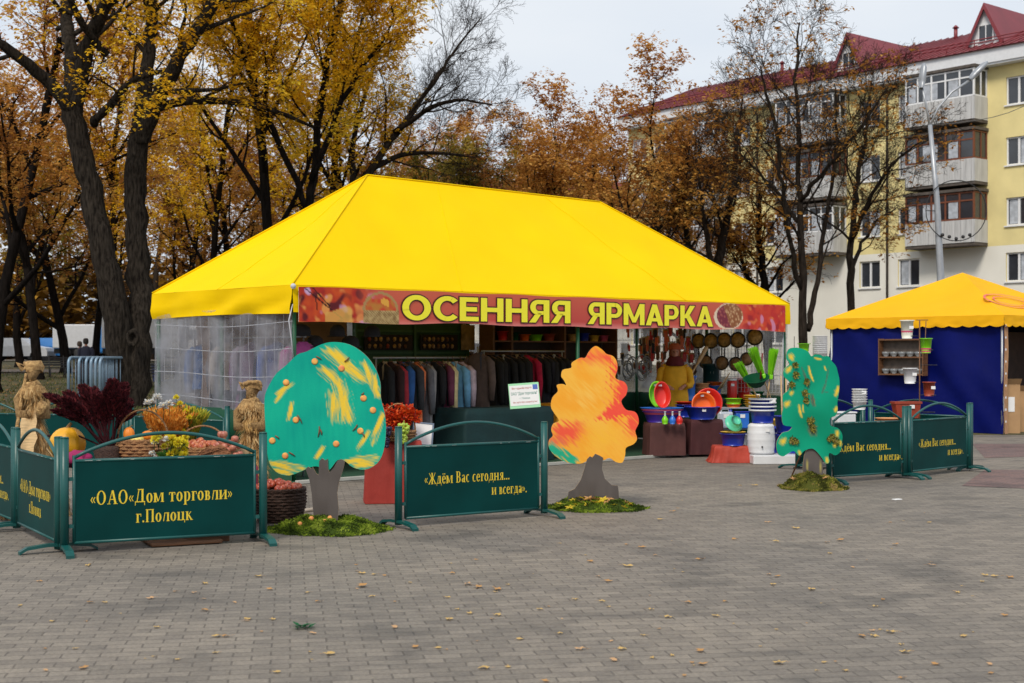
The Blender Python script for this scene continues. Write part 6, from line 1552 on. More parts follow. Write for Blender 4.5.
# ================================================================== person: seller
def figure(name, label, loc, rz, H=1.68, coat=(.6,.33,.02), trousers=(.03,.03,.04), hair=(.15,.03,.02), arms='folded', scarf=None, hat=None, skirt=True, long=.55):
    t = thing(name, label, 'person', loc, rz); s = H/1.68
    bm_ = MB()
    def ell(c, r): 
        k = MB(); k.ball((0,0,0),1,n=14); 
        base = len(bm_.v)
        for v in k.v: bm_.vt((c[0]+v[0]*r[0], c[1]+v[1]*r[1], c[2]+v[2]*r[2]))
        for f in k.f: bm_.fc([base+i for i in f],0,True)
    ell((0,0,1.56),(.073,.09,.11)); ell((0,-.03,1.51),(.052,.065,.07)); ell((0,-.093,1.545),(.013,.022,.022)); ell((-.075,0,1.55),(.012,.02,.03)); ell((.075,0,1.55),(.012,.02,.03)); ell((0,-.085,1.50),(.026,.012,.009))
    bm_.tube([(0,.01,1.34),(0,0,1.5)],[.055,.05],12)
    ell((0,.01,1.25),(.18,.11,.14)); ell((0,0,1.08),(.15,.1,.2)); ell((0,.0,.92),(.175,.12,.14))
    for sd_ in (-1,1):
        bm_.tube([(sd_*.09,0,.92),(sd_*.095,-.01,.5),(sd_*.1,.01,.1)],[.09,.062,.042],12); ell((sd_*.1,-.05,.045),(.045,.12,.042))
        if arms == 'folded': j = [(sd_*.18,0,1.33),(sd_*.24,.0,1.06),(sd_*.13,-.2,1.0)]
        else: j = [(sd_*.18,0,1.33),(sd_*.22,.02,1.06),(sd_*.22,-.05,.82)]
        bm_.tube(j,[.05,.04,.028],12); h = Vector(j[2]); d = (Vector(j[2])-Vector(j[1])).normalized(); ell(h+d*.05,(.032,.035,.035))
        for f in range(4): 
            o_ = Vector((.02*(f-1.5),0,0)); bm_.tube([h+d*.06+o_, h+d*.11+o_, h+d*(.15+.01*(f in (1,2)))+o_+Vector((0,0,-.015))],[.009,.009,.007],6)
        bm_.tube([h+d*.03+Vector((-sd_*.03,0,0)),h+d*.08+Vector((-sd_*.05,0,0))],[.01,.008],6)
    o = bm_.build('tmpbody', M_skin); md = o.modifiers.new('r','REMESH'); md.mode = 'VOXEL'; md.voxel_size = .009; md.use_smooth_shade = True
    sm = o.modifiers.new('s','SMOOTH'); sm.iterations = 2; sm.factor = .5
    me = bpy.data.meshes.new_from_object(o.evaluated_get(bpy.context.evaluated_depsgraph_get())); bpy.data.objects.remove(o); me.name = 'body'
    me.materials.clear(); me.materials.append(M_skin); b_ = bpy.data.objects.new('body', me); COL.objects.link(b_); b_.parent = t
    mc = mat('coat_%02d%02d%02d' % tuple(int(c*99) for c in coat), coat, .8, .12, 8, bump=.6, bscale=12)
    m = MB(); n = 28; rows = []
    for (z, rx, ry, yo) in ((1.40,.075,.07,.01),(1.375,.12,.085,.01),(1.33,.17,.105,.01),(1.25,.20,.13,.0),(1.1,.205,.145,-.005),(.98,.2,.15,-.01),(.85,.22,.165,-.01),(1.4-long-.35,.24,.18,-.01)):
        rows.append([m.vt((rx*math.cos(2*math.pi*k/n)*(1+.07*noise.noise(Vector((k*.6,z*2,1)))), yo+ry*math.sin(2*math.pi*k/n)*(1+.1*noise.noise(Vector((k*.6,z*2,3)))), z)) for k in range(n)])
    for r0, r1 in zip(rows, rows[1:]):
        for k in range(n): m.fc((r0[k],r1[k],r1[(k+1)%n],r0[(k+1)%n]),0,True)
    m.build('smock', mc, t)
    for sd_ in (-1,1):
        m = MB()
        if arms == 'folded': m.tube([(sd_*.15,0,1.34),(sd_*.225,0,1.25),(sd_*.26,0,1.06),(sd_*.24,-.06,1.02),(sd_*.16,-.16,1.0)],[.045,.062,.062,.06,.05],12)
        else: m.tube([(sd_*.15,0,1.34),(sd_*.215,0,1.25),(sd_*.235,.01,1.06),(sd_*.235,-.02,.88)],[.07,.075,.06,.05],12)
        m.build('sleeve', mc, t)
        m = MB(); m.tube([(sd_*.09,0,.95),(sd_*.097,-.01,.5),(sd_*.1,.01,.09)],[.105,.08,.06],12); m.build('trouser_leg', mat('trousers',trousers,.9,.1), t)
        m = MB(); m.bbox(sd_*.1-.05,sd_*.1+.05,-.19,.08,.0,.09,.03); m.build('shoe', M_black, t)
    m = MB(); m.lathe([(.02,.115),(.07,.1),(.09,.05),(.094,-.01),(.085,-.07),(.07,-.09)],18,M=Matrix.Translation((0,.018,1.565)),sy=1.12); 
    base = [v for v in m.v]; m.v = [(v[0], v[1] if v[1] > -.045 or v[2] > 1.62 else -.045, v[2]) for v in base]; m.build('hair', mat('hair_%02d' % int(hair[0]*99),hair,.8,.3), t)
    if scarf: 
        m = MB(); m.lathe([(.08,.12),(.115,.08),(.15,.01),(.14,-.04),(.07,-.04)],20,M=Matrix.Translation((0,0,1.37)),jit=.2); m.build('scarf', scarf, t)
    if hat: 
        m = MB(); m.lathe([(.1,0),(.102,.03),(.085,.08),(.04,.105),(0,.108)],18,M=Matrix.Translation((0,.01,1.6)),sy=1.1); m.build('hat', hat, t)
    for sd_ in (-1,1):
        m = MB(); m.ball((sd_*.028,-.083,1.562),.009,n=6); m.build('eye', M_black, t)
    t.scale = (s,s,s); return t
fp = T(TA(675,1.0),1.0)
figure('person','person in a mustard yellow smock and dark red scarf standing behind the buckets', (fp.x,fp.y,.036), -.05, 1.74, coat=(.72,.36,.01), hair=(.25,.06,.02), scarf=mat('maroon_knit',(.12,.01,.015),.9,.2), hat=mat('rust_knit',(.45,.1,.04),.9,.2), long=.55)
m = MB(); d = P(706,349,23.2)-P(693,372,23.2); M = frame((0,0,0), d); m.lathe([(.0,0),(.025,0),(.025,.2),(.055,.28),(.06,.52),(.03,.56),(0,.56)],14,M=M,sy=.6); item('wooden_paddle','big pale wooden paddle standing in the tall blue bucket','paddle',m,M_wood,tuple(P(691,375,23.7)))
# plant pots by the blue tent
sp = thing('pot_stand','tall thin metal stand with hoops for flower pots before the blue wall','pot stand',at(921,19.9,.002))
def rp_(px, y, D=19.9): p = P(px,y,D); b = at(921,19.9,.002); return Vector((p.x-b[0],D-19.9,p.z-b[2]))
m = MB(); m.tube([(-.02,0,0),(-.02,0,rp_(918,320).z)],.009,6); m.tube([rp_(926,321),rp_(924,372)],.006,6); m.tube([rp_(916,320),rp_(928,320)],.006,6); m.tube([(-.25,0,.02),(.25,0,.02)],.01,6); m.tube([(0,-.2,.02),(0,.2,.02)],.01,6); m.build('upright',M_dwood,sp)
hoops = [(907,336),(926,350),(910,382),(929,395),(930,365),(928,412)]
for px, y in hoops:
    c = rp_(px,y); m = MB(); m.tube([(c.x+.085*math.cos(a),c.y-.03+.085*math.sin(a),c.z) for a in [2*math.pi*k/18 for k in range(19)]],.005,5,cap=False); m.tube([(c.x,c.y,c.z),(-.02,0,c.z)],.005,5); m.build('hoop',M_iron,sp)
def pot(label, px, ybot, D, w_, h, m_, tg=True, name='flower_pot'):
    p = P(px,ybot,D); t = thing(name,label,'flower pot',tuple(p)); bowl_mb(w_/2,h,w_/2*.72,rim=.006).build('shell',m_,t)
    if tg: price(t,(w_*.2,-w_*.44,h*.6),.06)
    return t
M_wp = mat('printed_white_pot',(.75,.75,.65),.4,.1,8)
t = pot('white pot with pink print on the top left hoop of the pot stand',907,338.5,19.85,.19,.26,M_wp); m = MB(); m.lathe([(.072,.03),(.081,.11)],20); m.build('pink_print',M_pink,t)
t = pot('lime green pot with pink base on the upper right hoop of the pot stand',926,353,19.85,.17,.21,M_lime,False); m = MB(); m.lathe([(.064,.01),(.072,.07)],20); m.build('pink_print',M_pink,t)
pot('plain white pot on the middle left hoop of the pot stand',910,383.5,19.85,.2,.22,M_white)
pot('terracotta pot on the lower right hoop of the pot stand',929,396,19.85,.18,.2,M_terra)
tb = thing('trestle_table','low brown trestle table behind the right green barriers','table',at(872,19.35,.002),.35)
m = MB(); m.bbox(-.6,.6,-.25,.25,.64,.665,.005); m.build('tabletop',M_dwood,tb)
for x in (-.55,.55):
    for y in (-.2,.2): m = MB(); m.box(x-.02,x+.02,y-.02,y+.02,0,.64); m.build('leg',M_dwood,tb)
for k in range(6): pot('%s white pot of the nested stack behind the tall cutout tree' % ('lowest','second','third','fourth','fifth','topmost')[k],859.5,409.5-k*2.5,19.1,.2,.11,M_tag,k == 5)
t = thing('white_box','white plastic box beside the white pot stack','box',tuple(P(843,426,18.9)),.3); m = MB(); m.bbox(-.14,.14,-.11,.11,0,.17,.02); m.build('body',M_white,t); m = MB(); m.bbox(-.15,.15,-.12,.12,.172,.195,.008); m.build('lid',M_white,t)
t = thing('planter','long dark red rectangular planter with a white tag','planter',tuple(P(906,418,19.45)),.1)
m = MB(); v = []
for (z, w_, d_) in ((0,.15,.07),(.2,.18,.09),(.2,.195,.1),(.23,.195,.1),(.23,.17,.08),(.05,.14,.06)): v.append([m.vt((x*w_,y*d_,z)) for x,y in ((-1,-1),(1,-1),(1,1),(-1,1))])
for r0,r1 in zip(v,v[1:]):
    for k in range(4): m.fc((r0[k],r0[(k+1)%4],r1[(k+1)%4],r1[k]))
m.fc(v[0][::-1]); m.fc(v[-1]); m.build('shell',M_terra,t); price(t,(.05,-.1,.16),.07)
for k in range(3): item('saucer','peach saucer of the low pile behind the right barriers','saucer',bowl_mb(.17,.035,.13),M_peach,tuple(P(888,425.5-k*2.5,19.2)),0,'peach saucers by the blue tent')
ws = thing('wire_stand','thin wire stand holding the tall white cup stack','stand',at(820,19.7,.002)); m = MB(); m.tube([(0,0,0),(0,0,1.53)],.01,6); m.tube([(-.1,0,1.53),(.1,0,1.53)],.01,6); m.tube([(-.2,0,.01),(.2,0,.01)],.012,6); m.tube([(0,-.2,.01),(0,.2,.01)],.012,6); m.build('rod',M_iron,ws)
for k in range(9): item('white_pot','small white pot of the tall nested stack above the tall green cutout tree','flower pot',bowl_mb(.105,.1,.095,rim=.003),M_tag,at(820,19.7,1.53+.03*k),0,'nested white pots above the cutout')
item('lime_pot','lime green pot peeping over the top of the tall green cutout tree','flower pot',bowl_mb(.08,.12,.06),M_lime,tuple(P(804,352,19.75)))
m = MB(); m.tube([(0,0,0),(0,0,EYE+(HY-352)/FOC*19.75)],.008,6); m.tube([(-.15,0,.01),(.15,0,.01)],.01,6); item('pot_post','thin post carrying the lime green pot','post',m,M_iron,at(804,19.75,.0))
m = MB()
for k in range(3): m.ball((.0+.05*k,.03*k,-.1-.09*k),.1,n=10,sz=1.5,jit=.5,seed=k)
m.tube([(0,0,-.05),(0,0,.3)],.006,4); q = T(TL+.08,-.1); item('black_bag','crumpled black bag hanging on the right front post of the yellow tent','bag',m,M_black,(q.x,q.y,1.62))
# ================================================================== harvest display at the left
M_bur = mat('burgundy_cloth', (.16,.008,.035), .8, .2, 4, bump=.5, bscale=9)
dt = thing('display_table','low wooden table under burgundy cloth carrying the harvest baskets','table',(-3.1,12.72,0),R(26))
m = MB(); m.bbox(-.66,.62,-.52,.5,.57,.6,.006); m.build('tabletop',M_dwood,dt)
for x in (-.6,.56):
    for y in (-.46,.44): m = MB(); m.box(x-.025,x+.025,y-.025,y+.025,0,.57); m.build('leg',M_dwood,dt)
m = MB(); cl_rows = []
for j in range(15):
    row = []
    for i in range(41):
        x = -.69+1.34*i/40; s_ = j/14; y = -.56 if s_ < .3 else -.56+(s_-.3)/.7*1.1; z = .605 if s_ >= .3 else .45+.155*s_/.3
        row.append(m.vt((x, y+.03*noise.noise(Vector((x*4,s_*3,1))), z+(.02+.015*noise.noise(Vector((x*5,y*5,2))) if s_ > .3 else 0))))
    cl_rows.append(row)
for j in range(14):
    for i in range(40): m.fc((cl_rows[j][i],cl_rows[j][i+1],cl_rows[j+1][i+1],cl_rows[j+1][i]),0,True)
tag(m.build('tablecloth',M_bur,loc=(-3.1,12.72,0),rz=R(26)),'burgundy cloth spread under the baskets of the harvest display','tablecloth')
TZ = .635
m = MB(); m.bbox(-.3,.3,-.3,.3,.008,.04,.01); item('pallet','low brown pallet lying under the harvest display','pallet',m,M_dwood,(-2.85,12.0,0),R(26))
# plumes
pt = thing('plume_bouquet','sheaf of dark burgundy feathery amaranth plumes','plant',(P(108,355,12.5).x,12.5,TZ)); M_plume = leafmat('burgundy_plume',[(.02,.003,.005),(.05,.006,.01),(.09,.01,.015),(.14,.02,.022)],.1,.9)
m = MB(); m.lathe([(0,0),(.1,0),(.13,.12),(.11,.16),(.1,.15),(.11,.02),(0,.02)],18); m.build('pot',M_dwicker,pt)
rs = random.Random(12); tips_ = [(96,396),(82,386),(120,392),(112,380),(66,392),(92,388),(100,400),(124,384),(128,400),(116,396),(84,398),(76,408),(62,398),(46,394),(70,402),(110,388),(104,412),(132,412),(54,410),(88,412),(44,436)]
for k,(px,py) in enumerate(tips_):
    e_ = P(px,py,12.4+.25*(k%3)); e_ = e_-Vector(pt.location); b = Vector((rs.uniform(-.05,.05),0,.12)); mid = b.lerp(e_,.5)+Vector((rs.uniform(-.03,.03),0,.07)); pts = [b.lerp(mid,i/4) for i in range(4)]+[mid.lerp(e_,i/5) for i in range(6)]
    m = MB(); m.t = {}; m.tube(pts,[.008]*len(pts),5); 
    for i in range(len(m.f)): m.t[i] = .2
    for i in range(420 if k != 20 else 60):
        u = .22+.78*rs.random(); j = u*(len(pts)-1); j0 = min(int(j),len(pts)-2); p = pts[j0].lerp(pts[j0+1],j-j0); a = rs.uniform(0,6.28); f = (.045*math.sin(math.pi*min(1,(1.03-u)*1.15+.12)) if k != 20 else .012); dd = (pts[j0+1]-pts[j0]).normalized()
        m.kite(p+Vector((math.cos(a)*f*.6,math.sin(a)*f*.6,0)),(math.cos(a)+dd.x*1.2,math.sin(a)+dd.y*1.2,dd.z*1.3+rs.uniform(-.3,.3)),(rs.uniform(-1,1),rs.uniform(-1,1),1),f*1.6,f*.9)
    m.build('plume',M_plume,pt)
# pumpkin
def pumpkin(label, p, r, col, sz=.85, name='pumpkin', cat='pumpkin'):
    t = thing(name,label,cat,p); m = MB(); n = 36; rings = []
    for j in range(15):
        th = math.pi*j/14; rr_ = r*math.sin(th); z = r*sz-r*sz*math.cos(th); rings.append([m.vt((rr_*(1-.07*abs(math.sin(4.5*2*math.pi*k/n)))*math.cos(2*math.pi*k/n),rr_*(1-.07*abs(math.sin(4.5*2*math.pi*k/n)))*math.sin(2*math.pi*k/n),z-.06*r*math.exp(-(rr_/r*4)**2)*(1 if j > 7 else -1))) for k in range(n)])
    for a, b in zip(rings, rings[1:]):
        for k in range(n): m.fc((a[k],a[(k+1)%n],b[(k+1)%n],b[k]),0,True)
    m.build('body',col,t); m = MB(); m.tube([(0,0,r*sz*1.9),(.01,0,r*sz*2.05),(.03,0,r*sz*2.2)],[.02*r/.14,.014*r/.14,.012*r/.14],7); m.build('stem',M_straw,t); return t
M_pump = mat('pumpkin_skin',(.85,.42,.015),.45,.1,3,bump=.1); M_oran = mat('orange_squash_skin',(.8,.24,.02),.45,.15,6)
pumpkin('big yellow pumpkin between the straw woman and the burgundy plumes',(P(68,355,12.75).x,12.75,TZ+.0),.165,M_pump,.95)
m = MB(); m.ball((0,0,0),.05,n=8,sz=.8); item('plum_cloth','crumpled magenta cloth beside the yellow pumpkin','cloth',(lambda q: (q.ball((0,0,.07),.11,n=12,sz=.7,jit=.6),q)[1])(MB()),mat('magenta_cloth',(.3,.01,.09),.8,.2),(P(78,355,12.1).x,12.1,TZ-.01))
def basket(label, loc, r, h, mt, handle=True, sx=1, rz=0, hz=.24, hy=False, name='wicker_basket'):
    t = thing(name,label,'basket',loc,rz); m = MB(); prof = []
    N = 15
    for i in range(N+1): 
        u = i/N; prof.append((r*(.72+.28*math.sin(u*2.0+.15))+(.01 if i%2 else 0), h*u))
    m.lathe([(0,0)]+prof+[(r*.94,h),(r*.8,h*.3),(0,.03)],30,sx=sx,jit=.03); 
    for lv in range(int(h/.028)):
        u = (lv+.5)*.028/h; rr_ = r*(.72+.28*math.sin(u*2.0+.15))+.006; m.tube([(sx*(rr_+.006*math.sin(k*math.pi/2+lv*math.pi))*math.cos(2*math.pi*k/56),(rr_+.006*math.sin(k*math.pi/2+lv*math.pi))*math.sin(2*math.pi*k/56),h*u) for k in range(57)],.0105,5,cap=False)
    m.build('bowl',mt,t); m = MB()
    for o_ in (0,1):
        m.tube([(sx*(r+.002)*math.cos(a),(r+.002)*math.sin(a),h+.008*math.sin(a*16+o_*3.14)) for a in [2*math.pi*k/64 for k in range(65)]],.011,5,cap=False)
    m.build('rim',mt,t)
    if handle:
        m = MB()
        for o_ in (-.008,.008): m.tube([((r*sx*math.cos(a)) if not hy else o_, o_ if not hy else r*math.cos(a), h+hz*math.sin(a)) for a in [math.pi*k/20 for k in range(21)]],.008,6)
        m.build('handle',mt,t)
    return t
basket('brown wicker basket with a hooped handle behind the yellow chrysanthemums',(P(143,355,12.6).x,12.6,TZ),.2,.2,M_wicker,sx=1.15,hz=.27)
bz = TZ+.19
pumpkin('small orange squash in the hooped brown basket',(P(148,355,12.6).x,12.6,bz),.06,M_oran,.8); pumpkin('small pale yellow squash at the rim of the hooped brown basket',(P(137,355,12.5).x,12.5,bz-.02),.065,mat('cream_squash',(.75,.6,.15),.5,.1),.6)
pumpkin('little orange and white gourd beside the burgundy plumes',(P(129,355,12.55).x,12.55,bz+.0),.05,M_oran,1.3); 
# straw bunch with asters
def sheaf(name,label,cat,loc,n,spread,L_,tp,m_,seed,head=.02,w_=.006):
    rs = random.Random(seed); m = MB(); m.t = {}
    for k in range(n):
        a = rs.uniform(0,6.28); s_ = spread*math.sqrt(rs.random()); d = Vector((math.cos(a)*s_+tp[0],math.sin(a)*s_+tp[1],1)).normalized(); L2 = L_*rs.uniform(.75,1.1); p0 = Vector((rs.uniform(-.03,.03),rs.uniform(-.03,.03),0)); p1 = p0+d*L2
        m.kite(p0,d,(math.cos(a),math.sin(a),0),L2,w_*1.5); m.kite(p0,d,(-math.sin(a),math.cos(a),0),L2,w_)
        for q in range(4): m.kite(p1-d*.05*rs.random(),d+Vector((rs.uniform(-.6,.6),rs.uniform(-.6,.6),0)),(rs.uniform(-1,1),1,0),head*2.4,head*.7)
    return item(name,label,cat,m,m_,loc)
M_wheat = leafmat('orange_wheat',[(.5,.15,.02),(.72,.26,.03),(.85,.36,.05),(.85,.5,.12)],.3,.8)
sheaf('wheat_sheaf','bushy orange sheaf of dried wheat standing in the middle of the harvest display','dried plants',(P(169,355,13.0).x,13.0,TZ+.03),420,.62,.42,(0,0),M_wheat,3)
basket('wicker basket holding the orange wheat, mostly hidden',(P(172,355,13.0).x,13.0,TZ),.14,.16,M_wicker,hz=.36,hy=False,sx=1.1)
sheaf('yellow_greens','loose yellow green stems behind the orange wheat sheaf','plant',(P(186,355,13.15).x,13.15,TZ+.05),150,.45,.38,(.1,0),leafmat('yellow_green_stems',[(.12,.18,.02),(.4,.4,.03),(.65,.5,.05)],.3),4,.03,.01)
M_asterw = leafmat('white_petals',[(.75,.74,.7),(.82,.82,.8)],.2); M_yp = leafmat('yellow_petals',[(.75,.55,.01),(.85,.72,.03),(.8,.78,.1)],.2)
def flower_proto(name,label,cat,petal,core,r,n=26,dome=.5,seed=1):
    rs = random.Random(seed); t = thing(name,label,cat,(0,0,0)); m = MB()
    for k in range(90):
        a = rs.uniform(0,6.28); z = rs.uniform(-.35,1); q = math.sqrt(max(0,1-z*z)); d = Vector((q*math.cos(a),q*math.sin(a),z)); m.kite(d*r*.15,d,(rs.uniform(-1,1),rs.uniform(-1,1),1),r*rs.uniform(.7,.95),r*.3)
    m.build('petals',petal,t); m = MB(); m.ball((0,0,r*.3),r*.35,n=6,sz=.6); m.build('centre',core,t)
    m = MB(); m.tube([(0,0,0),(.01,0,-.04),(.0,0,-.12)],.003,4); m.build('stem',M_dgreen,t); return t
fw = flower_proto('white_aster','round white aster above the orange wheat sheaf','flower',M_asterw,M_yel,.05)
p = P(157,398,12.55); fw.location = p; fw['group'] = 'white asters over the wheat'
for px,py,s in ((147,403,.8),(163,407,1.1),(169,404,.9),(152,402,.7)): dup(fw,P(px,py,12.5),px,None,s)
fw2 = flower_proto('white_aster','white aster beside the yellow chrysanthemums at the front edge','flower',M_asterw,M_yel,.045,seed=3); fw2.location = P(158,439,11.85); fw2['group'] = 'white asters at the front edge'
for px,py,s in ((155,443,.8),(167,440,.9),(152,454,.8),(155,458,.6)): dup(fw2,P(px,py,11.82),px,None,s)
fy = flower_proto('yellow_chrysanthemum','bright yellow chrysanthemum of the bunch at the front edge of the harvest display','flower',M_yp,mat('ochre_core',(.5,.3,.02),.8,.1),.05,seed=5); fy.location = P(170,442,11.85); fy['group'] = 'yellow chrysanthemums'
rs = random.Random(15)
for k in range(20): px, py = rs.uniform(155,187), rs.uniform(436,458); o = dup(fy,P(px,py,11.86+rs.uniform(-.05,.05)),k,None,rs.uniform(.7,1.05)); o.rotation_euler = (rs.uniform(-.2,1.1),rs.uniform(-.4,.4),k)
for px,py in ((180,404),(176,398),(186,412),(189,418),(183,432),(178,433)): dup(fy,P(px,py,12.95),px,'yellow chrysanthemum standing behind the orange wheat sheaf',.75,'yellow flowers behind the wheat')
sheaf('flower_greens','green leaves under the yellow chrysanthemums','leaves',(P(172,355,12.15).x,12.15,TZ-.02),120,.7,.12,(0,-.1),leafmat('flower_leaf_green',[(.03,.1,.015),(.08,.2,.03)],.3),9,.03,.02)
basket('shallow wicker basket full of pink apples with a thin hoop',(P(203,355,12.75).x,12.75,TZ),.2,.12,M_wicker,hz=.2,sx=1.1)
M_app = mat('red_apple_skin',(.5,.05,.03),.35,.4,18,col2=(.72,.3,.12)); M_appd = mat('deep_red_apple',(.4,.02,.02),.3,.4,18,col2=(.6,.16,.07))
def apple_proto(label,m_,r,grp,kind='apple'):
    t = thing(kind,label,kind,(0,0,0),0,grp); m = MB(); m.lathe([(0,.012),(r*.3,0),(r*.75,r*.25),(r,r*.95),(r*.85,r*1.55),(r*.4,r*1.78),(0,r*1.55)],14); m.build('body',m_,t); m = MB(); m.tube([(0,0,r*1.5),(.004,0,r*2)],.003,4); m.build('stalk',M_dwood,t); return t
ap = apple_proto('pinkish apple in the shallow wicker basket of the harvest display',M_app,.04,'apples in the shallow basket'); c_ = (P(203,355,12.75).x,12.75); ap.location = (c_[0],c_[1],TZ+.12)
rs = random.Random(2)
for k in range(22): a = rs.uniform(0,6.28); r = .17*math.sqrt(rs.random()); o = dup(ap,(c_[0]+r*math.cos(a),c_[1]+r*math.sin(a),TZ+.1+.07*(1-r/.17)*rs.uniform(.3,1)),k,None,rs.uniform(.8,1.1)); o.rotation_euler = (rs.uniform(-.8,.8),rs.uniform(-.8,.8),0)
m = MB(); n = 22; ol_ = [(-.19,.0),(-.14,.03),(-.1,.05),(-.06,.1),(-.02,.12),(.02,.15),(.06,.13),(.1,.15),(.15,.12),(.19,.08),(.2,.02),(.2,0)]
top_ = [m.vt((x,-.02+.02*math.sin(x*20),z)) for x,z in ol_]; bot_ = [m.vt((x*1.0,.1+.02*math.sin(x*14),z*.8)) for x,z in ol_]
for i in range(len(ol_)-1): m.fc((top_[i],top_[i+1],bot_[i+1],bot_[i]))
m.fc(top_[::-1]); m.fc(bot_); item('bark_slab','jagged brown slab of bark leaning before the apples','bark slab',m,mat('red_brown_bark',(.28,.11,.045),.8,.35,14,bump=.8,bscale=30),(P(208,355,12.0).x,12.0,TZ+.05),R(20)); m = MB(); m.bbox(-.18,.18,-.03,.12,0,.69,.01); item('board','upright board behind the front barrier holding the bark slab','board',m,M_dwood,(P(208,355,12.0).x,12.0,.0),R(20))
ap2 = apple_proto('reddish onion of the garland hanging at the right end of the display',mat('onion_skin',(.42,.1,.08),.4,.3,20,col2=(.6,.25,.15)),.035,'onions of the garland','onion'); ap2.location = P(222,446,12.4)
for k,(px,py) in enumerate(((224,438),(229,446),(235,443),(233,451),(239,449),(221,438),(227,455),(240,457),(219,449),(236,459),(225,450))): dup(ap2,P(px,py,12.35+.03*(k%3)),k,None,rs.uniform(.8,1.15))
m = MB(); m.bbox(-.14,.14,-.12,.12,0,.15,.03); item('garland_box','small wooden crate under the onion garland','crate',m,M_wood,(P(231,355,12.5).x,12.5,TZ),R(26))
# straw women
M_straw2 = mat('pale_straw', (.36,.2,.075), .9, .3, 32, bump=1, bscale=110, col2=(.6,.38,.16), stretch=(3,3,1)); M_stripe = mat('woven_apron', (.6,.42,.22), .9, .25, 9, bump=.4, bscale=150, stretch=(1,1,14))
def straw_woman(label, loc, H, rz, rw, big):
    t = thing('straw_figure', label, 'straw figure', loc, rz); s = H/1.5
    m = MB(); m.lathe([(0,0),(rw,0),(rw*.93,.16),(rw*.88,.17),(rw*.80,.34),(rw*.74,.35),(rw*.62,.52),(rw*.57,.53),(rw*.42,.72),(.11,.88),(.085,.96),(.12,1.05),(.15,1.17),(.13,1.24),(.05,1.28),(0,1.28)],26,jit=.14); m.build('body',M_burlap,t)
    for (z0_,r0_,z1_3,r1_) in ((.55,rw*.60,.38,rw*.80),(.38,rw*.76,.2,rw*.92),(.22,rw*.9,.02,rw*1.04)):
        m = MB(); rows = []
        for (z,r) in ((z0_,r0_),(z0_-.05,r0_*1.08),(z1_3,r1_)): rows.append([m.vt((r*(1+.06*math.sin(k*2.2))*math.cos(2*math.pi*k/40),r*(1+.06*math.sin(k*2.2))*math.sin(2*math.pi*k/40),z+.012*math.sin(k*1.7))) for k in range(40)])
        for a,b in zip(rows,rows[1:]):
            for k in range(40): m.fc((a[k],b[k],b[(k+1)%40],a[(k+1)%40]),0,True)
        m.build('skirt_flounce',M_burlap,t)
    m = MB(); m.ball((0,0,1.36),.085,n=12,sz=1.1); m.build('head',M_straw2,t)
    m = MB(); m.lathe([(.1,-.01),(.105,.05),(.08,.1),(0,.115)],16,M=Matrix.Translation((0,.01,1.37)),jit=.2); m.tube([(-.1,0,1.42),(-.15,-.02,1.46),(-.13,-.02,1.38),(-.09,-.01,1.41)],.02,6)
    if not big:
        rs = random.Random(3)
        for k in range(14): a = 2*math.pi*k/14; m.ball((.09*math.cos(a),.09*math.sin(a),1.43+.01*(k%2)),.03,n=6,jit=.3,seed=k)
    m.build('kerchief',M_straw,t)
    m = MB()
    for a in range(3): m.lathe([(.12+.03*a,.06-.035*a),(.16+.03*a,.02-.035*a),(.15+.03*a,-.02-.035*a)],22,M=Matrix.Translation((0,0,1.22)),jit=.15)
    m.build('collar',M_straw,t)
    for sd_ in (-1,1):
        m = MB(); m.tube([(sd_*.13,0,1.2),(sd_*.22,-.03,1.08),(sd_*.2,-.12,.97),(sd_*.1,-.2,.98)],[.05,.075,.055,.035],10); m.build('arm',M_straw2,t)
        m = MB(); m.ball((sd_*.08,-.21,.98),.032,n=8,sz=.8); m.build('hand',M_straw2,t)
    if big:
        m = MB(); rows = []
        for j in range(9):
            z = .98-.62*j/8; y = -.15-.22*j/8; rows.append([m.vt((-.17+.24*i/6-.08*j/8, y-.02*math.sin(i*1.3), z+.015*i)) for i in range(7)])
        for a,b in zip(rows,rows[1:]):
            for i in range(6): m.fc((a[i],b[i],b[i+1],a[i+1]),0,True)
        m.build('apron',M_stripe,t)
        m = MB(); m.tube([(-.28,-.1,0),(-.2,-.12,.7),(-.12,-.1,1.35)],.022,8); m.build('staff',M_straw,t)
        m = MB(); m.lathe([(.0,0),(.07,.015),(.075,.03),(0,.05)],14,M=frame((.14,-.17,1.02),(.2,-1,.4))); m.build('bread_roll',M_straw,t)
        m = MB(); m.poly([(.05,-.16,1.1),(.26,-.1,.99),(.2,-.13,.93),(.04,-.19,.98)]); m.poly([(.05,-.17,1.1),(.04,-.2,.98),(.2,-.14,.93),(.26,-.11,.99)]); m.build('shawl_end',M_straw2,t)
    else:
        rs = random.Random(9); m = MB(); m.t = {}
        for k in range(260): a = rs.uniform(0,6.28); r = .12; m.kite((r*math.cos(a),-.05+r*math.sin(a),1.03+rs.uniform(-.02,.03)),(math.cos(a)*.7,math.sin(a)*.7-.3,-1),(math.cos(a),math.sin(a),0),rs.uniform(.12,.2),.012)
        m.build('straw_fringe',leafmat('straw_fringe',[(.45,.25,.08),(.62,.38,.14),(.7,.48,.2)],.2,.8),t)
    rs = random.Random(17); m = MB(); m.t = {}
    prof_ = [(0,rw*1.02),(.16,rw*.95),(.35,rw*.82),(.53,rw*.64),(.72,rw*.46),(.88,.13),(.96,.1),(1.05,.13),(1.17,.16),(1.22,.2),(1.28,.06),(1.3,.075),(1.36,.09),(1.43,.085),(1.46,.04)]
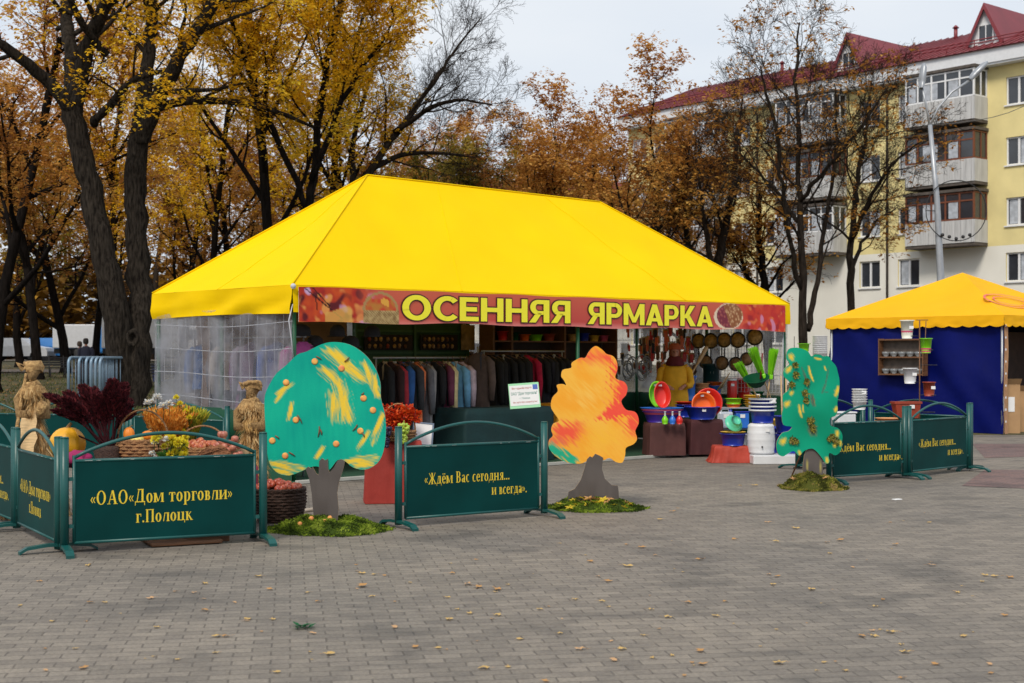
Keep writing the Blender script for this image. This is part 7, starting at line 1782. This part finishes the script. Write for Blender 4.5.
    for k in range(5200):
        z = rs.uniform(.04,1.46); j = max(i for i in range(len(prof_)-1) if prof_[i][0] <= z); u = (z-prof_[j][0])/(prof_[j+1][0]-prof_[j][0]); rr_ = prof_[j][1]*(1-u)+prof_[j+1][1]*u; a = rs.uniform(0,6.28)
        d = Vector((math.cos(a)*.4+rs.uniform(-.6,.6),math.sin(a)*.4+rs.uniform(-.6,.6),-1)) if z < 1.28 else Vector((-math.sin(a),math.cos(a),rs.uniform(-.3,.3)))
        m.kite((rr_*1.01*math.cos(a),rr_*1.01*math.sin(a),z),d,(math.cos(a),math.sin(a),.1),rs.uniform(.05,.17) if z < 1.28 else .06,rs.uniform(.006,.014))
    so_ = m.build('straw_strands',leafmat('loose_straw',[(.3,.15,.05),(.5,.28,.1),(.68,.45,.2),(.8,.6,.32)],.2,.85),t); so_['kind'] = 'stuff'
    for ch in [c for c in bpy.data.objects if c.parent == t]:
        for v in ch.data.vertices:
            k = max(0, min(1, (v.co.z-.6)/.35)); f = .88-(.3 if big else .2)*k
            if ch.name.split('.')[0] in ('head','kerchief'): f = .86
            v.co.x *= f; v.co.y *= f
            v.co += Vector((noise.noise(v.co*9), noise.noise(v.co*9+Vector((9,0,0))), noise.noise(v.co*9+Vector((0,9,0)))))*.034
    t.scale = (s,s,s); return t
c_ = P(33,355,13.9); straw_woman('tall straw woman with a woven apron and wide burlap skirt behind the left barriers',(c_.x,c_.y,.0),1.57,.35,.36,True)
c_ = P(252,355,14.0); straw_woman('smaller straw woman with a bobbly wreath half behind the round green cutout tree',(c_.x,c_.y,.0),1.37,-.2,.24,False)
# apple basket on ground
bk = G(283,521); basket('dark twisted wicker basket of red apples standing on the paving by the round cutout tree',(bk.x-.03,bk.y-.02,.003),.245,.31,M_dwicker,handle=False,name='apple_basket')
ap3 = apple_proto('red apple heaped in the dark wicker basket on the ground',M_appd,.038,'apples in the dark basket'); ap3.location = (bk.x-.03,bk.y-.02,.33)
for k in range(46): a = rs.uniform(0,6.28); r = .2*math.sqrt(rs.random()); o = dup(ap3,(bk.x-.03+r*math.cos(a),bk.y-.02+r*math.sin(a),.29+.1*(1-r/.2)*rs.uniform(.4,1)),k,None,rs.uniform(.8,1.15)); o.rotation_euler = (rs.uniform(-.8,.8),rs.uniform(-.8,.8),0)
m = MB(); a, b = G(262,516), G(330,512); m.tube([(a.x,a.y,.02),(a.lerp(b,.4).x,a.lerp(b,.4).y,.018),(b.x,b.y+.3,.02)],.02,8); item('pale_pipe','pale pipe lying on the paving behind the round green cutout tree','pipe',m,mat('cream_pipe',(.5,.42,.33),.6,.1),(0,0,0))
# rowan basket on red stand
sx_, sy_ = at(398,15.1,.0)[:2]; basket('flat wicker basket of rowan and grapes on the red covered stand',(sx_,sy_,.675),.17,.1,M_wicker,hz=.3,sx=1.1)
m = MB(); rs = random.Random(19)
M_row = leafmat('scarlet_leaves',[(.45,.02,.01),(.7,.06,.01),(.8,.14,.02),(.6,.04,.01)],.3); m.t = {}
for k in range(900):
    cx, cz, r = rs.choice(((-.1,.27,.12),(-.02,.2,.12),(.1,.3,.05),(.06,.22,.08),(-.12,.16,.1),(.17,.24,.05))); a, b = rs.uniform(0,6.28), rs.uniform(-1,1); q = r*rs.random()**.4; p = (cx+q*math.cos(a),q*math.sin(a)*.8,cz+q*b)
    m.kite(p,(math.cos(a),math.sin(a),b),(rs.uniform(-1,1),rs.uniform(-1,1),1),.05,.035)
item('rowan_bouquet','mass of scarlet leaves and berries in the basket on the red stand','bouquet',m,M_row,(sx_,sy_,.70))
def grapes(label, loc, m_, n, seed):
    rs = random.Random(seed); m = MB()
    for k in range(n):
        u = rs.random(); a = rs.uniform(0,6.28); r = .055*(1-u*.7); m.ball((r*math.cos(a),r*math.sin(a),-.2*u),.017,n=6)
    m.tube([(0,0,-.1),(0,0,.04)],.005,4); item('grape_bunch',label,'grapes',m,m_,loc)
q = P(404,424,14.85); grapes('green grape bunch hanging over the front of the rowan basket',tuple(q),mat('green_grape',(.35,.48,.05),.3,.2),70,4)
q = P(386,428,14.88); grapes('dark blue grape bunch at the left side of the rowan basket',tuple(q),mat('black_grape',(.02,.015,.05),.3,.2),60,5)
t = thing('framed_card','white framed card leaning on the red stand behind the rowan basket','sign',tuple(P(422,446,15.35)),.2); M = Matrix.Rotation(R(6),4,'Y') @ Matrix.Rotation(R(-12),4,'X')
m = MB(); m.box(-.1,.1,-.004,.004,.015,.25,0,M); m.build('card',M_tag,t); m = MB()
for a in ((-.115,.115,0,.018),(-.115,.115,.247,.262),(-.115,-.098,.018,.247),(.098,.115,.018,.247)): m.box(a[0],a[1],-.01,.008,a[2],a[3],0,M)
m.build('frame',mat('blue_grey_frame',(.15,.2,.28),.4,.1),t)
q = T(TA(423,0),.0); qq = P(422,446,15.35); m = MB(); m.box(-.14,.14,-.12,.12,0,qq.z-.005); item('white_plinth','small plain box under the white framed card','plinth',m,M_rdr,(qq.x,qq.y+.05,0),.2)

# ================================================================== park furniture and background
def bench(label, px, D, rz):
    x = (px-512)/FOC*D; z = gz(x,D); t = thing('park_bench',label,'bench',(x,D,z),rz)
    m = MB()
    for y in (-.22,-.1,.02,.14): m.box(-.85,.85,y,y+.09,.43,.46)
    m.build('seat',M_iron,t); m = MB()
    for k in range(4): m.box(-.85,.85,.25+.035*k,.275+.035*k,.52+.1*k,.59+.1*k)
    m.build('backrest',M_iron,t)
    for x in (-.6,0,.6):
        m = MB(); m.tube([(x,-.28,0),(x,-.2,.2),(x,-.24,.42)],.025,6); m.tube([(x,.3,0),(x,.16,.2),(x,.24,.44),(x,.38,.95)],.025,6); m.tube([(x,-.24,.42),(x,.24,.42)],.022,6)
        m.tube([(x,.0+.11*math.cos(a),.24+.11*math.sin(a)) for a in [2*math.pi*k/14 for k in range(15)]],.016,5,cap=False); m.tube([(x,-.2,.2),(x,-.1,.24)],.016,5); m.tube([(x,.11,.24),(x,.16,.2)],.016,5); m.build('leg',M_iron,t)
    return t
bench('black iron park bench left of the stacked crowd barriers',50,60,.45); bench('nearer black iron park bench between the forked trunk and the tent',158,48.5,.3)
M_cb = mat('blue_grey_galvanised', (.22,.32,.42), .4, .15, 4, metal=.3)
def crowd_barrier(loc, rz, label):
    t = thing('crowd_barrier',label,'crowd barrier',loc,rz,'crowd barriers stacked in a row'); Lb, H = 1.9, 1.37; r = .16; m = MB()
    pts = [(0,0,.05),(0,0,H-r)]+[(r-r*math.cos(a),0,H-r+r*math.sin(a)) for a in [math.pi/2*k/5 for k in range(1,6)]]+[(Lb-r+r*math.sin(a),0,H-r+r*math.cos(a)) for a in [math.pi/2*k/5 for k in range(1,6)]]+[(Lb,0,.05)]
    m.tube(pts,.038,8); m.tube([(0,0,.28),(Lb,0,.28)],.025,6); m.build('frame',M_cb,t)
    for k in range(1,10): m = MB(); m.tube([(Lb*k/10,0,.28),(Lb*k/10,0,H-.02)],.011,5); m.build('bar',M_cb,t)
    for x in (.15,Lb-.15): m = MB(); m.tube([(x,-.28,.02),(x,0,.26),(x,.28,.02)],.02,6); m.build('foot',M_cb,t)
    return t
D_ = 36.5; xs_ = [69,88,95,101,106,111]
for k,px in enumerate((68.5,79,86,91,95.5,100)):
    x = (px-512)/FOC*D_; crowd_barrier((x,D_-.0,gz(x,D_)+.02),R(79),('leftmost','second','third','fourth','fifth','rightmost')[k]+' blue grey crowd barrier of the stack before the forked tree')
M_vanw = mat('white_van_paint', (.62,.64,.68), .4, .05); M_vanb = mat('blue_car_paint', (.03,.2,.55), .35, .05); M_tyre = mat('tyre_rubber', (.015,.015,.016), .9, .1)
def vehicle(name,label,cat,px,D,Lx,H,Wd,body,cabin,box=False,rz=0):
    x = (px-512)/FOC*D; z = gz(x,D)+.04; t = thing(name,label,cat,(x,D,z),rz)
    if box:
        m = MB(); m.bbox(-Lx/2,Lx/2-1.7,-Wd/2,Wd/2,.8,H,.05); m.build('cargo_box',body,t)
        m = MB(); m.bbox(Lx/2-1.65,Lx/2,-Wd/2+.1,Wd/2-.1,.45,2.2,.15); m.build('cab',cabin,t)
        m = MB(); m.box(Lx/2-1.2,Lx/2-.35,-Wd/2+.08,-Wd/2+.1,1.35,1.95); m.build('window',M_glass,t)
        m = MB(); m.box(-Lx/2,Lx/2-.2,-Wd/2+.3,Wd/2-.3,.45,.78); m.build('chassis',M_iron,t)
    else:
        m = MB(); pr = [(-Lx/2,.3),(-Lx/2,.8),(-Lx/2+.2,.9),(-Lx/2+.6,H-.05),(-Lx/2+1.0,H),(Lx*.1,H),(Lx*.28,.95),(Lx/2-.1,.82),(Lx/2,.6),(Lx/2,.3)]
        a = [m.vt((x_,-Wd/2*(1 if z_ < 1 else .85),z_)) for x_,z_ in pr]; b = [m.vt((x_,Wd/2*(1 if z_ < 1 else .85),z_)) for x_,z_ in pr]
        m.fc(a[::-1]); m.fc(b); n = len(pr)
        for k in range(n): m.fc((a[k],a[(k+1)%n],b[(k+1)%n],b[k]))
        m.build('body',body,t)
        m = MB(); yy = -Wd/2*.93; m.poly([(-Lx/2+.5,yy-.02,.98),(Lx*.2,yy-.02,.98),(Lx*.08,-Wd/2*.87,H-.1),(-Lx/2+.75,-Wd/2*.87,H-.1)]); m.build('window',M_glass,t)
    for x_ in (-Lx/2+.85,Lx/2-.85):
        for y_ in (-Wd/2+.1,Wd/2-.1):
            m = MB(); m.lathe([(0,-.1),(.25,-.1),(.33,-.07),(.33,.07),(.25,.1),(0,.1)],16,M=frame((x_,y_,.33 if not box else .42),(0,1,0))); m.build('wheel',M_tyre,t)
    return t
vehicle('box_truck','white box truck parked beyond the park behind the tent corner','truck',158,88,6.5,2.9,2.2,M_vanw,M_vanw,True,.05)
vehicle('delivery_van','white and blue van parked beyond the park left of the forked trunk','van',93,90,4.6,2.3,1.9,M_vanw,M_vanb,True,.0)
vehicle('parked_car','pale car parked beyond the park near the left edge','car',18,90,4.3,1.45,1.7,M_vanw,M_vanw)
vehicle('parked_car','blue car parked beyond the park, left of the white and blue van','car',50,92,4.2,1.45,1.7,M_vanb,M_vanb,False,.1)
x = (86-512)/FOC*52; figure('person','person in a dark blue jacket standing with back turned beyond the crowd barriers',(x,52,gz(x,52)),R(180),1.78,coat=(.01,.012,.03),arms='down',long=.1,hair=(.02,.015,.012))
x = (80-512)/FOC*54; figure('person','person in black with a light bag standing beside the blue jacketed one in the park',(x,54,gz(x,54)),R(150),1.66,coat=(.03,.03,.03),arms='down',long=.2,hair=(.05,.03,.02))
t = thing('litter_bin','dark blue litter bin beside the nearer park bench','litter bin',((158-512)/FOC*55,55,gz(-13,55))); m = MB(); m.lathe([(0,0),(.2,.02),(.26,.7),(.24,.7),(.2,.1),(0,.1)],16); m.build('bin',mat('blue_bin',(.01,.02,.08),.5,.1),t); m = MB(); m.lathe([(.28,.7),(.28,.74),(.24,.75),(.24,.7)],16); m.build('rim',M_iron,t)
